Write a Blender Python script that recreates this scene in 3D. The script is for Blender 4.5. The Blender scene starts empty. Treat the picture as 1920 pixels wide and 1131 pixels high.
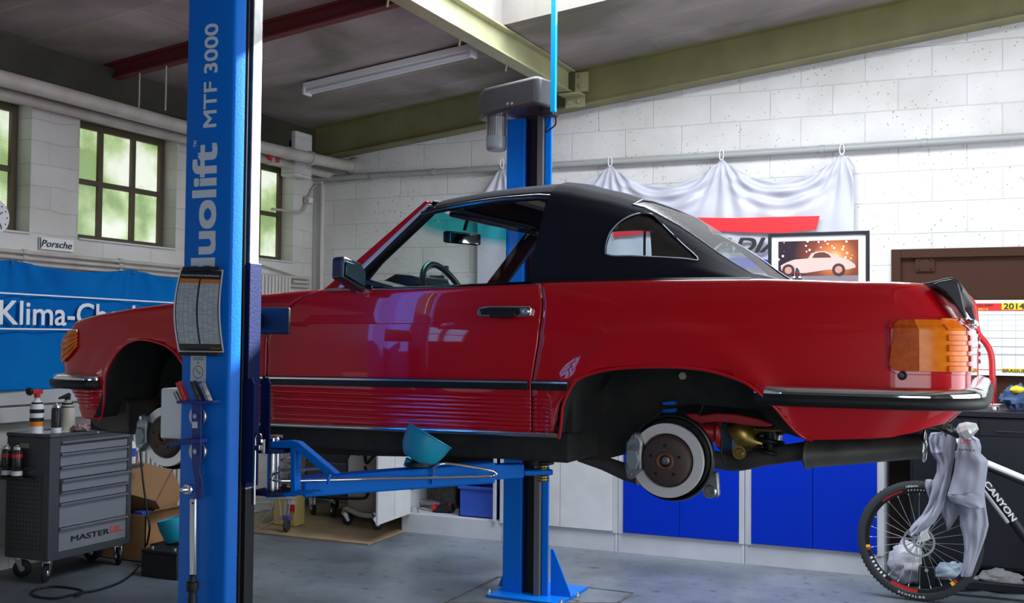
import bpy, bmesh, math, random
from mathutils import Vector, Matrix, noise
random.seed(7)
SC = bpy.context.scene; COL = SC.collection
PI = math.pi
# ------------------------------------------------------------ camera, world, sun, big lights, exposure
F = 2050.0; CYY = 565.5; CH = 1.62
YAW, PITCH, ROLL = math.radians(24.2), math.radians(1.82), math.radians(.56)
_a, _b = math.cos(YAW), math.sin(YAW); _cp, _sp = math.cos(PITCH), math.sin(PITCH)
_r0 = Vector((_a, _b, 0)); _f0 = Vector((-_b, _a, 0)); _u0 = Vector((0, 0, 1))
FWD = _f0*_cp + _u0*_sp; _up = _u0*_cp - _f0*_sp
RT = _r0*math.cos(ROLL) + _up*math.sin(ROLL); UP = _up*math.cos(ROLL) - _r0*math.sin(ROLL)
cam_d = bpy.data.cameras.new('camera'); cam_d.lens = F/1920*36; cam_d.sensor_width = 36; cam_d.clip_start = .05
cam = bpy.data.objects.new('camera', cam_d); COL.objects.link(cam)
M3 = Matrix((RT, UP, -FWD)).transposed()
cam.matrix_world = Matrix.Translation((0, 0, CH)) @ M3.to_4x4()
SC.camera = cam
SC.view_settings.view_transform = 'Standard'; SC.view_settings.look = 'None'
SC.view_settings.gamma = 1; SC.view_settings.use_curve_mapping = False
SC.view_settings.exposure = 0.0
SC.cycles.use_denoising = True
SC.cycles.max_bounces = 8; SC.cycles.diffuse_bounces = 4; SC.cycles.glossy_bounces = 4; SC.cycles.transparent_max_bounces = 12
SC.cycles.caustics_reflective = False; SC.cycles.caustics_refractive = False
SC.cycles.sample_clamp_indirect = 6
W = bpy.data.worlds.new('sky'); SC.world = W; W.use_nodes = True
W.node_tree.nodes['Background'].inputs[0].default_value = (.75, .87, 1, 1)
W.node_tree.nodes['Background'].inputs[1].default_value = 1.6
def area(name, loc, aim, sx, sy, power, col=(1, 1, 1), spread=PI):
    l = bpy.data.lights.new(name, 'AREA'); l.shape = 'RECTANGLE'; l.size = sx; l.size_y = sy
    l.energy = power; l.color = col; l.spread = spread
    o = bpy.data.objects.new(name, l); COL.objects.link(o); o.location = loc
    o.rotation_euler = (Vector(aim)-Vector(loc)).to_track_quat('-Z', 'Y').to_euler()
    return o
def ceil_z(x): return 3.676 + .113*(x+5.86)
area('skylight_daylight', (-1.6, 6.3, ceil_z(-1.6)+.27), (-1.6, 6.3, 0), 3.4, 2.0, 330, (.92, .97, 1))
area('gate_daylight', (3.35, 5.2, 2.0), (-3, 6.2, 1.9), 5.4, 2.9, 185, (.95, .98, 1))
area('front_gate_daylight', (1.6, -2.3, 1.9), (-1.0, 5, 1.5), 2.6, 2.6, 58, (.93, .97, 1))
sun = bpy.data.lights.new('sun', 'SUN'); sun.energy = 36; sun.angle = .01; sun.color = (1, .97, .9)
so = bpy.data.objects.new('sun', sun); COL.objects.link(so); so.location = (0, 6, 8)
so.rotation_euler = Vector((-1.6, -2.5, -1.9)).to_track_quat('-Z', 'Y').to_euler()

# ------------------------------------------------------------ helpers
def at(px, py, x=None, y=None, z=None):
    d = RT*((px-960)/F) - UP*((py-CYY)/F) + FWD
    o = Vector((0, 0, CH))
    for k, c in enumerate((x, y, z)):
        if c is not None: return o + d*((c-o[k])/d[k])
def interp(tab, x):
    if x <= tab[0][0]: return tab[0][1]
    for (a, va), (b, vb) in zip(tab, tab[1:]):
        if x <= b: return va + (vb-va)*(x-a)/(b-a)
    return tab[-1][1]
def sm(t): t = max(0, min(1, t)); return t*t*(3-2*t)
# materials
def NT(name):
    m = bpy.data.materials.new(name); m.use_nodes = True
    return m, m.node_tree, m.node_tree.nodes['Principled BSDF']
def rgba(c): return (c[0], c[1], c[2], 1)
def mat(name, col, rough=.5, metal=0, coat=0, var=None, bump=None, spec=None, emit=None, es=1):
    m, t, p = NT(name)
    p.inputs['Base Color'].default_value = rgba(col); p.inputs['Roughness'].default_value = rough
    p.inputs['Metallic'].default_value = metal; p.inputs['Coat Weight'].default_value = coat
    p.inputs['Coat Roughness'].default_value = .03
    if spec is not None: p.inputs['Specular IOR Level'].default_value = spec
    tc = t.nodes.new('ShaderNodeTexCoord')
    if var:   # (scale, other colour, contrast)
        n = t.nodes.new('ShaderNodeTexNoise'); n.inputs['Scale'].default_value = var[0]; n.inputs['Detail'].default_value = 6
        t.links.new(tc.outputs['Object'], n.inputs['Vector'])
        r = t.nodes.new('ShaderNodeValToRGB'); c = var[2] if len(var) > 2 else .15
        r.color_ramp.elements[0].position = .5-c; r.color_ramp.elements[1].position = .5+c
        r.color_ramp.elements[0].color = rgba(var[1]); r.color_ramp.elements[1].color = rgba(col)
        t.links.new(n.outputs['Fac'], r.inputs['Fac']); t.links.new(r.outputs['Color'], p.inputs['Base Color'])
    if bump:
        n2 = t.nodes.new('ShaderNodeTexNoise'); n2.inputs['Scale'].default_value = bump[0]; n2.inputs['Detail'].default_value = 4
        t.links.new(tc.outputs['Object'], n2.inputs['Vector'])
        b = t.nodes.new('ShaderNodeBump'); b.inputs['Strength'].default_value = bump[1]; b.inputs['Distance'].default_value = .01
        t.links.new(n2.outputs['Fac'], b.inputs['Height']); t.links.new(b.outputs['Normal'], p.inputs['Normal'])
    if emit:
        p.inputs['Emission Color'].default_value = rgba(emit); p.inputs['Emission Strength'].default_value = es
    return m
def glass(name, col, gloss=.08, rough=.02):
    m, t, p = NT(name); t.nodes.remove(p)
    o = t.nodes['Material Output']; tr = t.nodes.new('ShaderNodeBsdfTransparent'); tr.inputs[0].default_value = rgba(col)
    g = t.nodes.new('ShaderNodeBsdfGlossy'); g.inputs['Roughness'].default_value = rough
    mx = t.nodes.new('ShaderNodeMixShader'); mx.inputs[0].default_value = gloss
    t.links.new(tr.outputs[0], mx.inputs[1]); t.links.new(g.outputs[0], mx.inputs[2]); t.links.new(mx.outputs[0], o.inputs[0])
    return m
def axes(t, order):   # object coords re-ordered, e.g. 'xz' -> (x, z, 0)
    tc = t.nodes.new('ShaderNodeNewGeometry'); s = t.nodes.new('ShaderNodeSeparateXYZ'); c = t.nodes.new('ShaderNodeCombineXYZ')
    t.links.new(tc.outputs['Position'], s.inputs[0])
    for i, k in enumerate(order): t.links.new(s.outputs[k.upper()], c.inputs[i])
    return c.outputs[0]
def brickwall(name, order, bw, bh, col, mortar, bumpst, speck=0, off=.5, irregular=.0):
    m, t, p = NT(name); v = axes(t, order); L = t.links
    if irregular:
        nz = t.nodes.new('ShaderNodeTexNoise'); nz.inputs['Scale'].default_value = 2.2; L.new(v, nz.inputs['Vector'])
        ad = t.nodes.new('ShaderNodeMixRGB'); ad.blend_type = 'LINEAR_LIGHT'; ad.inputs[0].default_value = irregular
        L.new(v, ad.inputs[1]); L.new(nz.outputs['Color'], ad.inputs[2]); vv = ad.outputs[0]
    else: vv = v
    b = t.nodes.new('ShaderNodeTexBrick'); b.inputs['Scale'].default_value = 1
    b.inputs['Brick Width'].default_value = bw; b.inputs['Row Height'].default_value = bh; b.offset = off
    b.inputs['Mortar Size'].default_value = .006; b.inputs['Mortar Smooth'].default_value = .7
    b.inputs['Color1'].default_value = rgba(col); b.inputs['Color2'].default_value = rgba([c*.93 for c in col]); b.inputs['Mortar'].default_value = rgba(mortar)
    L.new(vv, b.inputs['Vector'])
    n = t.nodes.new('ShaderNodeTexNoise'); n.inputs['Scale'].default_value = 1.3; n.inputs['Detail'].default_value = 8; L.new(v, n.inputs['Vector'])
    r = t.nodes.new('ShaderNodeValToRGB'); r.color_ramp.elements[0].position = .3; r.color_ramp.elements[1].position = .6
    r.color_ramp.elements[0].color = (.8, .79, .76, 1); r.color_ramp.elements[1].color = (1, 1, 1, 1); L.new(n.outputs['Fac'], r.inputs[0])
    mu = t.nodes.new('ShaderNodeMixRGB'); mu.blend_type = 'MULTIPLY'; mu.inputs[0].default_value = 1
    L.new(b.outputs['Color'], mu.inputs[1]); L.new(r.outputs[0], mu.inputs[2]); out = mu.outputs[0]
    if speck:
        vo = t.nodes.new('ShaderNodeTexVoronoi'); vo.inputs['Scale'].default_value = 26; L.new(v, vo.inputs['Vector'])
        n3 = t.nodes.new('ShaderNodeTexNoise'); n3.inputs['Scale'].default_value = 1.6; L.new(v, n3.inputs['Vector'])
        mth = t.nodes.new('ShaderNodeMath'); mth.operation = 'MULTIPLY'; mth.inputs[1].default_value = .3; L.new(n3.outputs['Fac'], mth.inputs[0])
        s1 = t.nodes.new('ShaderNodeMath'); s1.operation = 'SUBTRACT'; s1.inputs[1].default_value = .02; L.new(mth.outputs[0], s1.inputs[0])
        cmp_ = t.nodes.new('ShaderNodeMath'); cmp_.operation = 'LESS_THAN'; L.new(vo.outputs['Distance'], cmp_.inputs[0]); L.new(s1.outputs[0], cmp_.inputs[1])
        rnd = t.nodes.new('ShaderNodeSeparateColor'); L.new(vo.outputs['Color'], rnd.inputs[0])
        c2 = t.nodes.new('ShaderNodeMath'); c2.operation = 'GREATER_THAN'; c2.inputs[1].default_value = 1-speck; L.new(rnd.outputs[0], c2.inputs[0])
        m2 = t.nodes.new('ShaderNodeMath'); m2.operation = 'MULTIPLY'; L.new(cmp_.outputs[0], m2.inputs[0]); L.new(c2.outputs[0], m2.inputs[1])
        m3 = t.nodes.new('ShaderNodeMath'); m3.operation = 'MULTIPLY'; m3.inputs[1].default_value = .65; L.new(m2.outputs[0], m3.inputs[0])
        mx = t.nodes.new('ShaderNodeMixRGB'); L.new(m3.outputs[0], mx.inputs[0]); L.new(out, mx.inputs[1]); mx.inputs[2].default_value = (.12, .11, .1, 1); out = mx.outputs[0]
    L.new(out, p.inputs['Base Color']); p.inputs['Roughness'].default_value = .6
    h = t.nodes.new('ShaderNodeMath'); h.operation = 'MULTIPLY'; h.inputs[1].default_value = -1; L.new(b.outputs['Fac'], h.inputs[0])
    n4 = t.nodes.new('ShaderNodeTexNoise'); n4.inputs['Scale'].default_value = 9; n4.inputs['Detail'].default_value = 8; L.new(v, n4.inputs['Vector'])
    ad2 = t.nodes.new('ShaderNodeMath'); ad2.operation = 'ADD'; L.new(h.outputs[0], ad2.inputs[0]); L.new(n4.outputs['Fac'], ad2.inputs[1])
    bp = t.nodes.new('ShaderNodeBump'); bp.inputs['Strength'].default_value = bumpst; bp.inputs['Distance'].default_value = .02
    L.new(ad2.outputs[0], bp.inputs['Height']); L.new(bp.outputs[0], p.inputs['Normal'])
    return m
class G: pass
g = G()
g.paint = mat('red_car_paint', (.52, .002, .009), .34, coat=1, spec=.15)
g.black = mat('black_rubber', (.010, .010, .011), .5, spec=.3)
g.under = mat('black_underseal', (.018, .020, .023), .8, var=(6, (.034, .032, .026)), bump=(40, .25), spec=.2)
g.cloth = mat('black_canvas', (.009, .010, .017), .85, bump=(300, .1), spec=.15)
g.chrome = mat('chrome', (.85, .86, .88), .07, 1)
g.steel = mat('brushed_steel', (.62, .62, .63), .28, 1, bump=(60, .05))
g.galv = mat('worn_steel', (.42, .42, .43), .42, 1, var=(14, (.28, .28, .29)))
g.blue = mat('blue_powder_coat', (.0, .15, .64), .42, bump=(120, .12), spec=.2)
g.navy = mat('navy_powder_coat', (.004, .010, .055), .5, bump=(90, .15), spec=.15)
g.dblue = mat('royal_blue_metal', (.012, .05, .35), .4)
g.amber = mat('amber_lens', (.85, .21, .002), .25, spec=.4, var=(25, (.70, .13, .002)))
g.ambdk = mat('dark_amber_lens', (.48, .075, .001), .35, spec=.12, var=(60, (.36, .045, .001)))
g.redlens = mat('red_lens', (.45, .01, .02), .15, coat=1)
g.white = mat('white_plastic', (.72, .73, .74), .4)
g.offwhite = mat('dull_white_metal', (.60, .61, .63), .5, var=(3, (.52, .52, .52)))
g.cab = mat('grey_cabinet_metal', (.50, .52, .56), .45, var=(2.5, (.42, .43, .46)))
g.cblue = mat('blue_cabinet_door', (.0, .024, .42), .45, spec=.15)
g.dgrey = mat('anthracite_metal', (.045, .05, .062), .45)
g.drawer = mat('grey_drawer_metal', (.17, .185, .215), .45)
g.hand = mat('drawer_lip_metal', (.30, .31, .34), .35, .6)
g.bench = mat('black_bench_paint', (.006, .008, .012), .45, spec=.3)
g.brown = mat('brown_door_paint', (.048, .020, .011), .55, bump=(5, .05), spec=.15)
g.wood = mat('window_frame_wood', (.075, .055, .030), .55)
g.wline = mat('text_white', (.80, .83, .88), .5)
g.tsilver = mat('text_silver', (.62, .66, .72), .45)
g.txtblk = mat('text_black', (.012, .012, .014), .5)
g.txtred = mat('text_red', (.65, .02, .02), .5)
g.txtyel = mat('text_yellow', (.80, .60, .02), .5)
g.txtor = mat('text_orange', (.75, .22, .01), .5)
g.red = mat('red_gloss', (.50, .015, .015), .35)
g.beam = mat('olive_beam_paint', (.19, .18, .07), .5, var=(3, (.14, .13, .055)))
g.beam2 = mat('cream_beam_paint', (.36, .35, .20), .5, var=(3, (.28, .27, .15)))
g.redbeam = mat('oxide_red_beam_paint', (.115, .012, .012), .6)
g.pipe = mat('painted_pipe', (.50, .48, .45), .45, var=(5, (.42, .38, .33)))
g.gpipe = mat('grey_conduit', (.33, .34, .34), .45)
g.card = mat('cardboard', (.42, .22, .09), .8, var=(5, (.34, .17, .07)))
g.rust = mat('rusty_hub_metal', (.058, .052, .050), .55, .3, var=(28, (.085, .042, .032)))
g.rustring = mat('rust_orange', (.13, .05, .025), .7)
g.disc = mat('brake_disc_face', (.80, .76, .74), .35, .3)
g.alum = mat('cast_aluminium', (.33, .35, .37), .4, .7, var=(30, (.2, .2, .21)))
g.gold = mat('gold_passivated', (.42, .28, .08), .35, .8)
g.teal = mat('teal_plastic', (.01, .33, .48), .4, var=(6, (.01, .26, .40)))
g.exh = mat('dull_exhaust_metal', (.095, .090, .08), .6, .2, var=(7, (.05, .047, .042)))
g.pad = mat('black_pad', (.012, .013, .016), .5, spec=.3)
g.dred = mat('dusty_red_arm', (.36, .015, .02), .45)
g.hoodie = mat('grey_sweatshirt', (.27, .28, .34), .95, bump=(220, .25))
g.bag = mat('pale_plastic_bag', (.38, .38, .42), .4, bump=(12, .5))
g.tank = mat('dirty_white_tank', (.50, .48, .42), .45, var=(4, (.36, .32, .26)))
g.yellow = mat('dull_yellow_plastic', (.50, .40, .14), .5)
g.paper = mat('white_paper', (.74, .75, .78), .7)
g.orange = mat('orange_print', (.65, .17, .02), .6)
g.oil = mat('grey_can_plastic', (.22, .24, .25), .4)
g.tyre = mat('bicycle_tyre_rubber', (.022, .024, .028), .8)
g.dash = mat('black_leather', (.018, .02, .022), .5)
g.motor = mat('motor_grey', (.22, .27, .29), .4, .2)
g.motfin = mat('motor_fin_metal', (.48, .50, .50), .35, .8)
g.blueplast = mat('blue_crate_plastic', (.02, .07, .42), .45)

class B:
    """collects shapes for one mesh"""
    def __init__(s): s.b = bmesh.new()
    def box(s, a, b_):
        x0, y0, z0 = [min(p, q) for p, q in zip(a, b_)]; x1, y1, z1 = [max(p, q) for p, q in zip(a, b_)]
        v = [s.b.verts.new(p) for p in ((x0,y0,z0),(x1,y0,z0),(x1,y1,z0),(x0,y1,z0),(x0,y0,z1),(x1,y0,z1),(x1,y1,z1),(x0,y1,z1))]
        for f in ((0,3,2,1),(4,5,6,7),(0,1,5,4),(1,2,6,5),(2,3,7,6),(3,0,4,7)): s.b.faces.new([v[i] for i in f])
        return s
    def prism(s, pts, ext):
        ext = Vector(ext); a = [s.b.verts.new(p) for p in pts]; c = [s.b.verts.new(Vector(p)+ext) for p in pts]
        n = len(pts); fs = [s.b.faces.new(a), s.b.faces.new(c[::-1])]
        for i in range(n): fs.append(s.b.faces.new((a[i], c[i], c[(i+1) % n], a[(i+1) % n])))
        bmesh.ops.recalc_face_normals(s.b, faces=fs)
        return s
    def obox(s, o, u, v, w):   # oriented box from corner with three edge vectors
        o, u, v, w = map(Vector, (o, u, v, w)); return s.prism([o, o+u, o+u+v, o+v], w)
    def tube(s, path, r, n=10, closed=False, cap=True, flat=None):
        path = [Vector(p) for p in path]; m = len(path); rr = r if isinstance(r, (list, tuple)) else [r]*m
        rings = []; pn = None
        for i, p in enumerate(path):
            if closed: t = path[(i+1) % m]-path[i-1]
            else: t = path[min(i+1, m-1)]-path[max(i-1, 0)]
            t = t.normalized() if t.length > 1e-9 else Vector((0, 0, 1))
            if pn is None:
                ref = Vector((0, 0, 1)) if abs(t.z) < .9 else Vector((1, 0, 0)); pn = t.cross(ref).normalized()
            else: pn = (pn - t*pn.dot(t)).normalized()
            q = t.cross(pn)
            ring = []
            for k in range(n):
                a = 2*PI*k/n; d = pn*math.cos(a)*rr[i] + q*math.sin(a)*rr[i]
                if flat: fa, fs = Vector(flat[0]).normalized(), flat[1]; d -= fa*d.dot(fa)*(1-fs)
                ring.append(s.b.verts.new(p+d))
            rings.append(ring)
        for i in range(m if closed else m-1):
            A, C = rings[i], rings[(i+1) % m]
            for k in range(n): s.b.faces.new((A[k], A[(k+1) % n], C[(k+1) % n], C[k]))
        if cap and not closed: s.b.faces.new(rings[0][::-1]); s.b.faces.new(rings[-1])
        return s
    def cyl(s, p, q, r, n=24): return s.tube([p, q], r, n)
    def lathe(s, prof, o, ax, n=40):   # prof: (radius, distance along axis)
        o = Vector(o); ax = Vector(ax).normalized(); ref = Vector((0, 0, 1)) if abs(ax.z) < .9 else Vector((1, 0, 0))
        u = ax.cross(ref).normalized(); w = ax.cross(u); R = []
        for r, h in prof:
            if r < 1e-6: R.append([s.b.verts.new(o+ax*h)])
            else: R.append([s.b.verts.new(o+ax*h+u*math.cos(2*PI*k/n)*r+w*math.sin(2*PI*k/n)*r) for k in range(n)])
        fs = []
        for A, C in zip(R, R[1:]):
            for k in range(n):
                k2 = (k+1) % n
                if len(A) == 1 and len(C) == 1: continue
                if len(A) == 1: fs.append(s.b.faces.new((A[0], C[k], C[k2])))
                elif len(C) == 1: fs.append(s.b.faces.new((A[k], C[0], A[k2])))
                else: fs.append(s.b.faces.new((A[k], C[k], C[k2], A[k2])))
        bmesh.ops.recalc_face_normals(s.b, faces=fs)
        return s
    def grid(s, fn, nu, nv, skip=None):
        V = [[s.b.verts.new(fn(i/nu, j/nv)) for j in range(nv+1)] for i in range(nu+1)]
        for i in range(nu):
            for j in range(nv):
                if skip and skip(i, j): continue
                s.b.faces.new((V[i][j], V[i+1][j], V[i+1][j+1], V[i][j+1]))
        return s
    def build(s, name, m, parent=None, smooth=35, bevel=0, merge=0, thick=0, seg=2):
        if merge: bmesh.ops.remove_doubles(s.b, verts=s.b.verts, dist=merge)
        me = bpy.data.meshes.new(name); s.b.to_mesh(me); s.b.free()
        return link(me, name, m, parent, smooth, bevel, thick, seg)
def wloc(o):
    v = Vector(o.location)
    while o.parent: o = o.parent; v += Vector(o.location)
    return v
def link(me, name, m, parent=None, smooth=35, bevel=0, thick=0, seg=2):
    o = bpy.data.objects.new(name, me); COL.objects.link(o)
    if m and not me.materials: me.materials.append(m)
    if smooth:
        me.polygons.foreach_set('use_smooth', [True]*len(me.polygons)); me.set_sharp_from_angle(angle=math.radians(smooth))
    if parent is None:
        xs = [v.co for v in me.vertices]
        c = Vector(((min(v.x for v in xs)+max(v.x for v in xs))/2, (min(v.y for v in xs)+max(v.y for v in xs))/2, min(v.z for v in xs)))
        me.transform(Matrix.Translation(-c)); o.location = c
    else:
        me.transform(Matrix.Translation(-wloc(parent))); o.parent = parent
    if thick:
        k = o.modifiers.new('thickness', 'SOLIDIFY'); k.thickness = thick; k.offset = -1
    if bevel:
        k = o.modifiers.new('bevel', 'BEVEL'); k.width = bevel; k.segments = seg; k.limit_method = 'ANGLE'; k.angle_limit = math.radians(40)
        k.harden_normals = False
    return o
def tag(o, label=None, cat=None, group=None, kind=None):
    for k, v in (('label', label), ('category', cat), ('group', group), ('kind', kind)):
        if v: o[k] = v
    return o
def thing(name, loc, label, cat, group=None):
    o = bpy.data.objects.new(name, None); o.empty_display_size = .1; COL.objects.link(o); o.location = loc
    return tag(o, label, cat, group)
def struct(o): o['kind'] = 'structure'; return o
def copy_tree(o, parent=None):
    c = o.copy(); COL.objects.link(c); c.parent = parent
    for ch in [x for x in bpy.data.objects if x.parent == o]: copy_tree(ch, c)
    return c
def text(body, name, o, u, v, m, parent, depth=.002, bold=0, shear=0, fit=True):
    """lettering with its lower left at o, u = full width vector, v = full height vector"""
    c = bpy.data.curves.new(name, 'FONT'); c.body = body; c.size = 1; c.extrude = .02; c.shear = shear; c.resolution_u = 4
    t = bpy.data.objects.new(name, c); COL.objects.link(t)
    dg = bpy.context.evaluated_depsgraph_get(); me = bpy.data.meshes.new_from_object(t.evaluated_get(dg))
    bpy.data.objects.remove(t); bpy.data.curves.remove(c)
    if bold > 0:
        bb_ = bmesh.new(); k_ = bold*.8
        for dx_, dy_, dz_ in ((0, 0, .004), (k_, k_, 0), (-k_, k_, -.004), (k_, -k_, -.008), (-k_, -k_, -.012)):
            n0 = len(bb_.verts); bb_.from_mesh(me); bb_.verts.ensure_lookup_table()
            for q_ in bb_.verts[n0:]: q_.co.x += dx_; q_.co.y += dy_; q_.co.z += dz_
        bb_.to_mesh(me); bb_.free()
    xs = [p.co.x for p in me.vertices]; ys = [p.co.y for p in me.vertices]
    o, u, v = Vector(o), Vector(u), Vector(v); nrm = u.cross(v).normalized()
    x0, x1, y0, y1 = min(xs), max(xs), min(ys), max(ys)
    for p in me.vertices:
        q = p.co.copy(); p.co = o + u*((q.x-x0)/(x1-x0)) + v*((q.y-y0)/(y1-y0)) + nrm*(depth*(q.z/.02+1)/2)
    me.name = name
    return link(me, name, m, parent, smooth=0)
def boolean_cut(o, cutter):
    k = o.modifiers.new('cut', 'BOOLEAN'); k.operation = 'DIFFERENCE'; k.object = cutter; k.solver = 'EXACT'
    dg = bpy.context.evaluated_depsgraph_get(); me = bpy.data.meshes.new_from_object(o.evaluated_get(dg))
    o.modifiers.clear(); o.data = me; me.polygons.foreach_set('use_smooth', [True]*len(me.polygons)); me.set_sharp_from_angle(angle=math.radians(40))
    bpy.data.objects.remove(cutter)
def spline(pts, n=8):
    pts = [Vector(p) for p in pts]; out = []
    P = [pts[0]*2-pts[1]] + pts + [pts[-1]*2-pts[-2]]
    for i in range(1, len(P)-2):
        for k in range(n):
            t = k/n; a, b, c, d = P[i-1], P[i], P[i+1], P[i+2]
            out.append(.5*((2*b)+(c-a)*t+(2*a-5*b+4*c-d)*t*t+(3*b-a-3*c+d)*t**3))
    out.append(pts[-1]); return out
def hexbolt(bb, p, ax, r, h):
    bb.lathe([(0, 0), (r, 0), (r, h), (0, h)], p, ax, 6)

# ============================================================ SETTING
XL, YB, XR, YF = -6.2, 9.05, 3.5, -2.6
# floor
m, t, p = NT('painted_concrete_floor'); v = axes(t, 'xy'); L = t.links
n1 = t.nodes.new('ShaderNodeTexNoise'); n1.inputs['Scale'].default_value = 1.1; n1.inputs['Detail'].default_value = 9; n1.inputs['Roughness'].default_value = .65; L.new(v, n1.inputs['Vector'])
r1 = t.nodes.new('ShaderNodeValToRGB'); e = r1.color_ramp.elements; e[0].position = .32; e[0].color = (.07, .078, .088, 1); e[1].position = .68; e[1].color = (.17, .20, .24, 1); L.new(n1.outputs['Fac'], r1.inputs[0])
n2 = t.nodes.new('ShaderNodeTexNoise'); n2.inputs['Scale'].default_value = 12; n2.inputs['Detail'].default_value = 8; L.new(v, n2.inputs['Vector'])
r2 = t.nodes.new('ShaderNodeValToRGB'); e = r2.color_ramp.elements; e[0].position = .30; e[0].color = (.45, .43, .40, 1); e[1].position = .42; e[1].color = (1, 1, 1, 1); L.new(n2.outputs['Fac'], r2.inputs[0])
mm = t.nodes.new('ShaderNodeMixRGB'); mm.blend_type = 'MULTIPLY'; mm.inputs[0].default_value = 1; L.new(r1.outputs[0], mm.inputs[1]); L.new(r2.outputs[0], mm.inputs[2])
L.new(mm.outputs[0], p.inputs['Base Color']); p.inputs['Roughness'].default_value = .38
bp = t.nodes.new('ShaderNodeBump'); bp.inputs['Strength'].default_value = .15; bp.inputs['Distance'].default_value = .01; L.new(n2.outputs['Fac'], bp.inputs['Height']); L.new(bp.outputs[0], p.inputs['Normal'])
g.floor = m
struct(B().box((XL-.4, YF-.2, -.1), (XR+.2, YB+.4, 0)).build('floor', g.floor, smooth=0))
# ceiling with skylight opening
m, t, p = NT('concrete_ceiling_panels'); v = axes(t, 'xy'); L = t.links
bk = t.nodes.new('ShaderNodeTexBrick'); bk.inputs['Scale'].default_value = 1; bk.inputs['Brick Width'].default_value = 2.6; bk.inputs['Row Height'].default_value = .5; bk.offset = .35
bk.inputs['Mortar Size'].default_value = .008; bk.inputs['Mortar Smooth'].default_value = .5
bk.inputs['Color1'].default_value = (.33, .30, .29, 1); bk.inputs['Color2'].default_value = (.26, .235, .24, 1); bk.inputs['Mortar'].default_value = (.38, .35, .31, 1); L.new(v, bk.inputs['Vector'])
n1 = t.nodes.new('ShaderNodeTexNoise'); n1.inputs['Scale'].default_value = 1.2; n1.inputs['Detail'].default_value = 9; n1.inputs['Distortion'].default_value = .6; L.new(v, n1.inputs['Vector'])
r1 = t.nodes.new('ShaderNodeValToRGB'); e = r1.color_ramp.elements; e[0].position = .3; e[0].color = (.50, .50, .38, 1); e[1].position = .66; e[1].color = (1.2, 1.12, 1.12, 1); L.new(n1.outputs['Fac'], r1.inputs[0])
mm = t.nodes.new('ShaderNodeMixRGB'); mm.blend_type = 'MULTIPLY'; mm.inputs[0].default_value = 1; L.new(bk.outputs['Color'], mm.inputs[1]); L.new(r1.outputs[0], mm.inputs[2]); L.new(mm.outputs[0], p.inputs['Base Color']); p.inputs['Roughness'].default_value = .85
g.ceil = m
SKX0, SKX1, SKY0, SKY1 = -3.42, .25, 5.25, 7.38
bb = B()
def slab(x0, x1, y0, y1):
    v = [(x0, y0, ceil_z(x0)), (x1, y0, ceil_z(x1)), (x1, y1, ceil_z(x1)), (x0, y1, ceil_z(x0))]; bb.prism(v, (0, 0, .25))
slab(XL-.4, SKX0, YF-.2, YB+.4); slab(SKX1, XR+.2, YF-.2, YB+.4); slab(SKX0, SKX1, YF-.2, SKY0); slab(SKX0, SKX1, SKY1, YB+.4)
struct(bb.build('ceiling', g.ceil, smooth=0))
# skylight: white painted curb and wired pane
bb = B(); zt = .36
for (x0, x1, y0, y1) in ((SKX0-.03, SKX0, SKY0, SKY1), (SKX1, SKX1+.03, SKY0, SKY1), (SKX0, SKX1, SKY1, SKY1+.03), (SKX0, SKX1, SKY0-.03, SKY0)):
    bb.prism([(x0, y0, ceil_z(x0)+.252), (x1, y0, ceil_z(x1)+.252), (x1, y1, ceil_z(x1)+.252), (x0, y1, ceil_z(x0)+.252)], (0, 0, zt-.25))
bb.box((SKX0+1.0, SKY0, ceil_z(-2.4)+.31), (SKX0+1.04, SKY1, ceil_z(-2.4)+.35))
sk = struct(bb.build('window_4', mat('white_curb', (.75, .76, .76), .6), smooth=0))
B().prism([(SKX0, SKY0, ceil_z(SKX0)+.35), (SKX1, SKY0, ceil_z(SKX1)+.35), (SKX1, SKY1, ceil_z(SKX1)+.35), (SKX0, SKY1, ceil_z(SKX0)+.35)], (0, 0, .008)).build('pane', glass('skylight_glass', (.95, .98, 1), .04), sk, smooth=0)
# walls
g.wb = brickwall('painted_block_wall', 'xz', .5, .245, (.72, .71, .71), (.64, .63, .62), .45, speck=.75, irregular=.006)
g.wl = brickwall('painted_rough_brick_wall', 'yz', .52, .165, (.64, .63, .61), (.60, .59, .57), .5, irregular=.05)
WIN = [(4.55, 5.563), (6.0, 7.04), (7.62, 8.662)]; WZ0, WZ1 = 2.30, 3.215
bb = B(); ys = YF-.2
for (a, b_) in WIN: bb.box((XL-.32, ys, 0), (XL, a, ceil_z(XL)+.05)); ys = b_
bb.box((XL-.32, ys, 0), (XL, YB+.3, ceil_z(XL)+.05))
for (a, b_) in WIN: bb.box((XL-.32, a, 0), (XL, b_, WZ0)); bb.box((XL-.32, a, WZ1), (XL, b_, ceil_z(XL)+.05))
struct(bb.build('wall_left', g.wl, smooth=0, merge=.0001))
bb = B()
bb.prism([(XL, YB, 0), (-.80, YB, 0), (-.80, YB, 2.33), (.45, YB, 2.33), (.45, YB, 0), (XR, YB, 0), (XR, YB, ceil_z(XR)), (XL, YB, ceil_z(XL))], (0, .3, 0))
struct(bb.build('wall_back', g.wb, smooth=0))
bb = B(); bb.prism([(XR, YF, 0), (XR, 2.4, 0), (XR, 2.4, 3.5), (XR, 8.0, 3.5), (XR, 8.0, 0), (XR, YB, 0), (XR, YB, ceil_z(XR)), (XR, YF, ceil_z(XR))], (.2, 0, 0))
g.plain = mat('painted_plaster', (.13, .125, .12), .7, var=(1.5, (.09, .09, .085)))
struct(bb.build('wall_right', g.plain, smooth=0))
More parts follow.
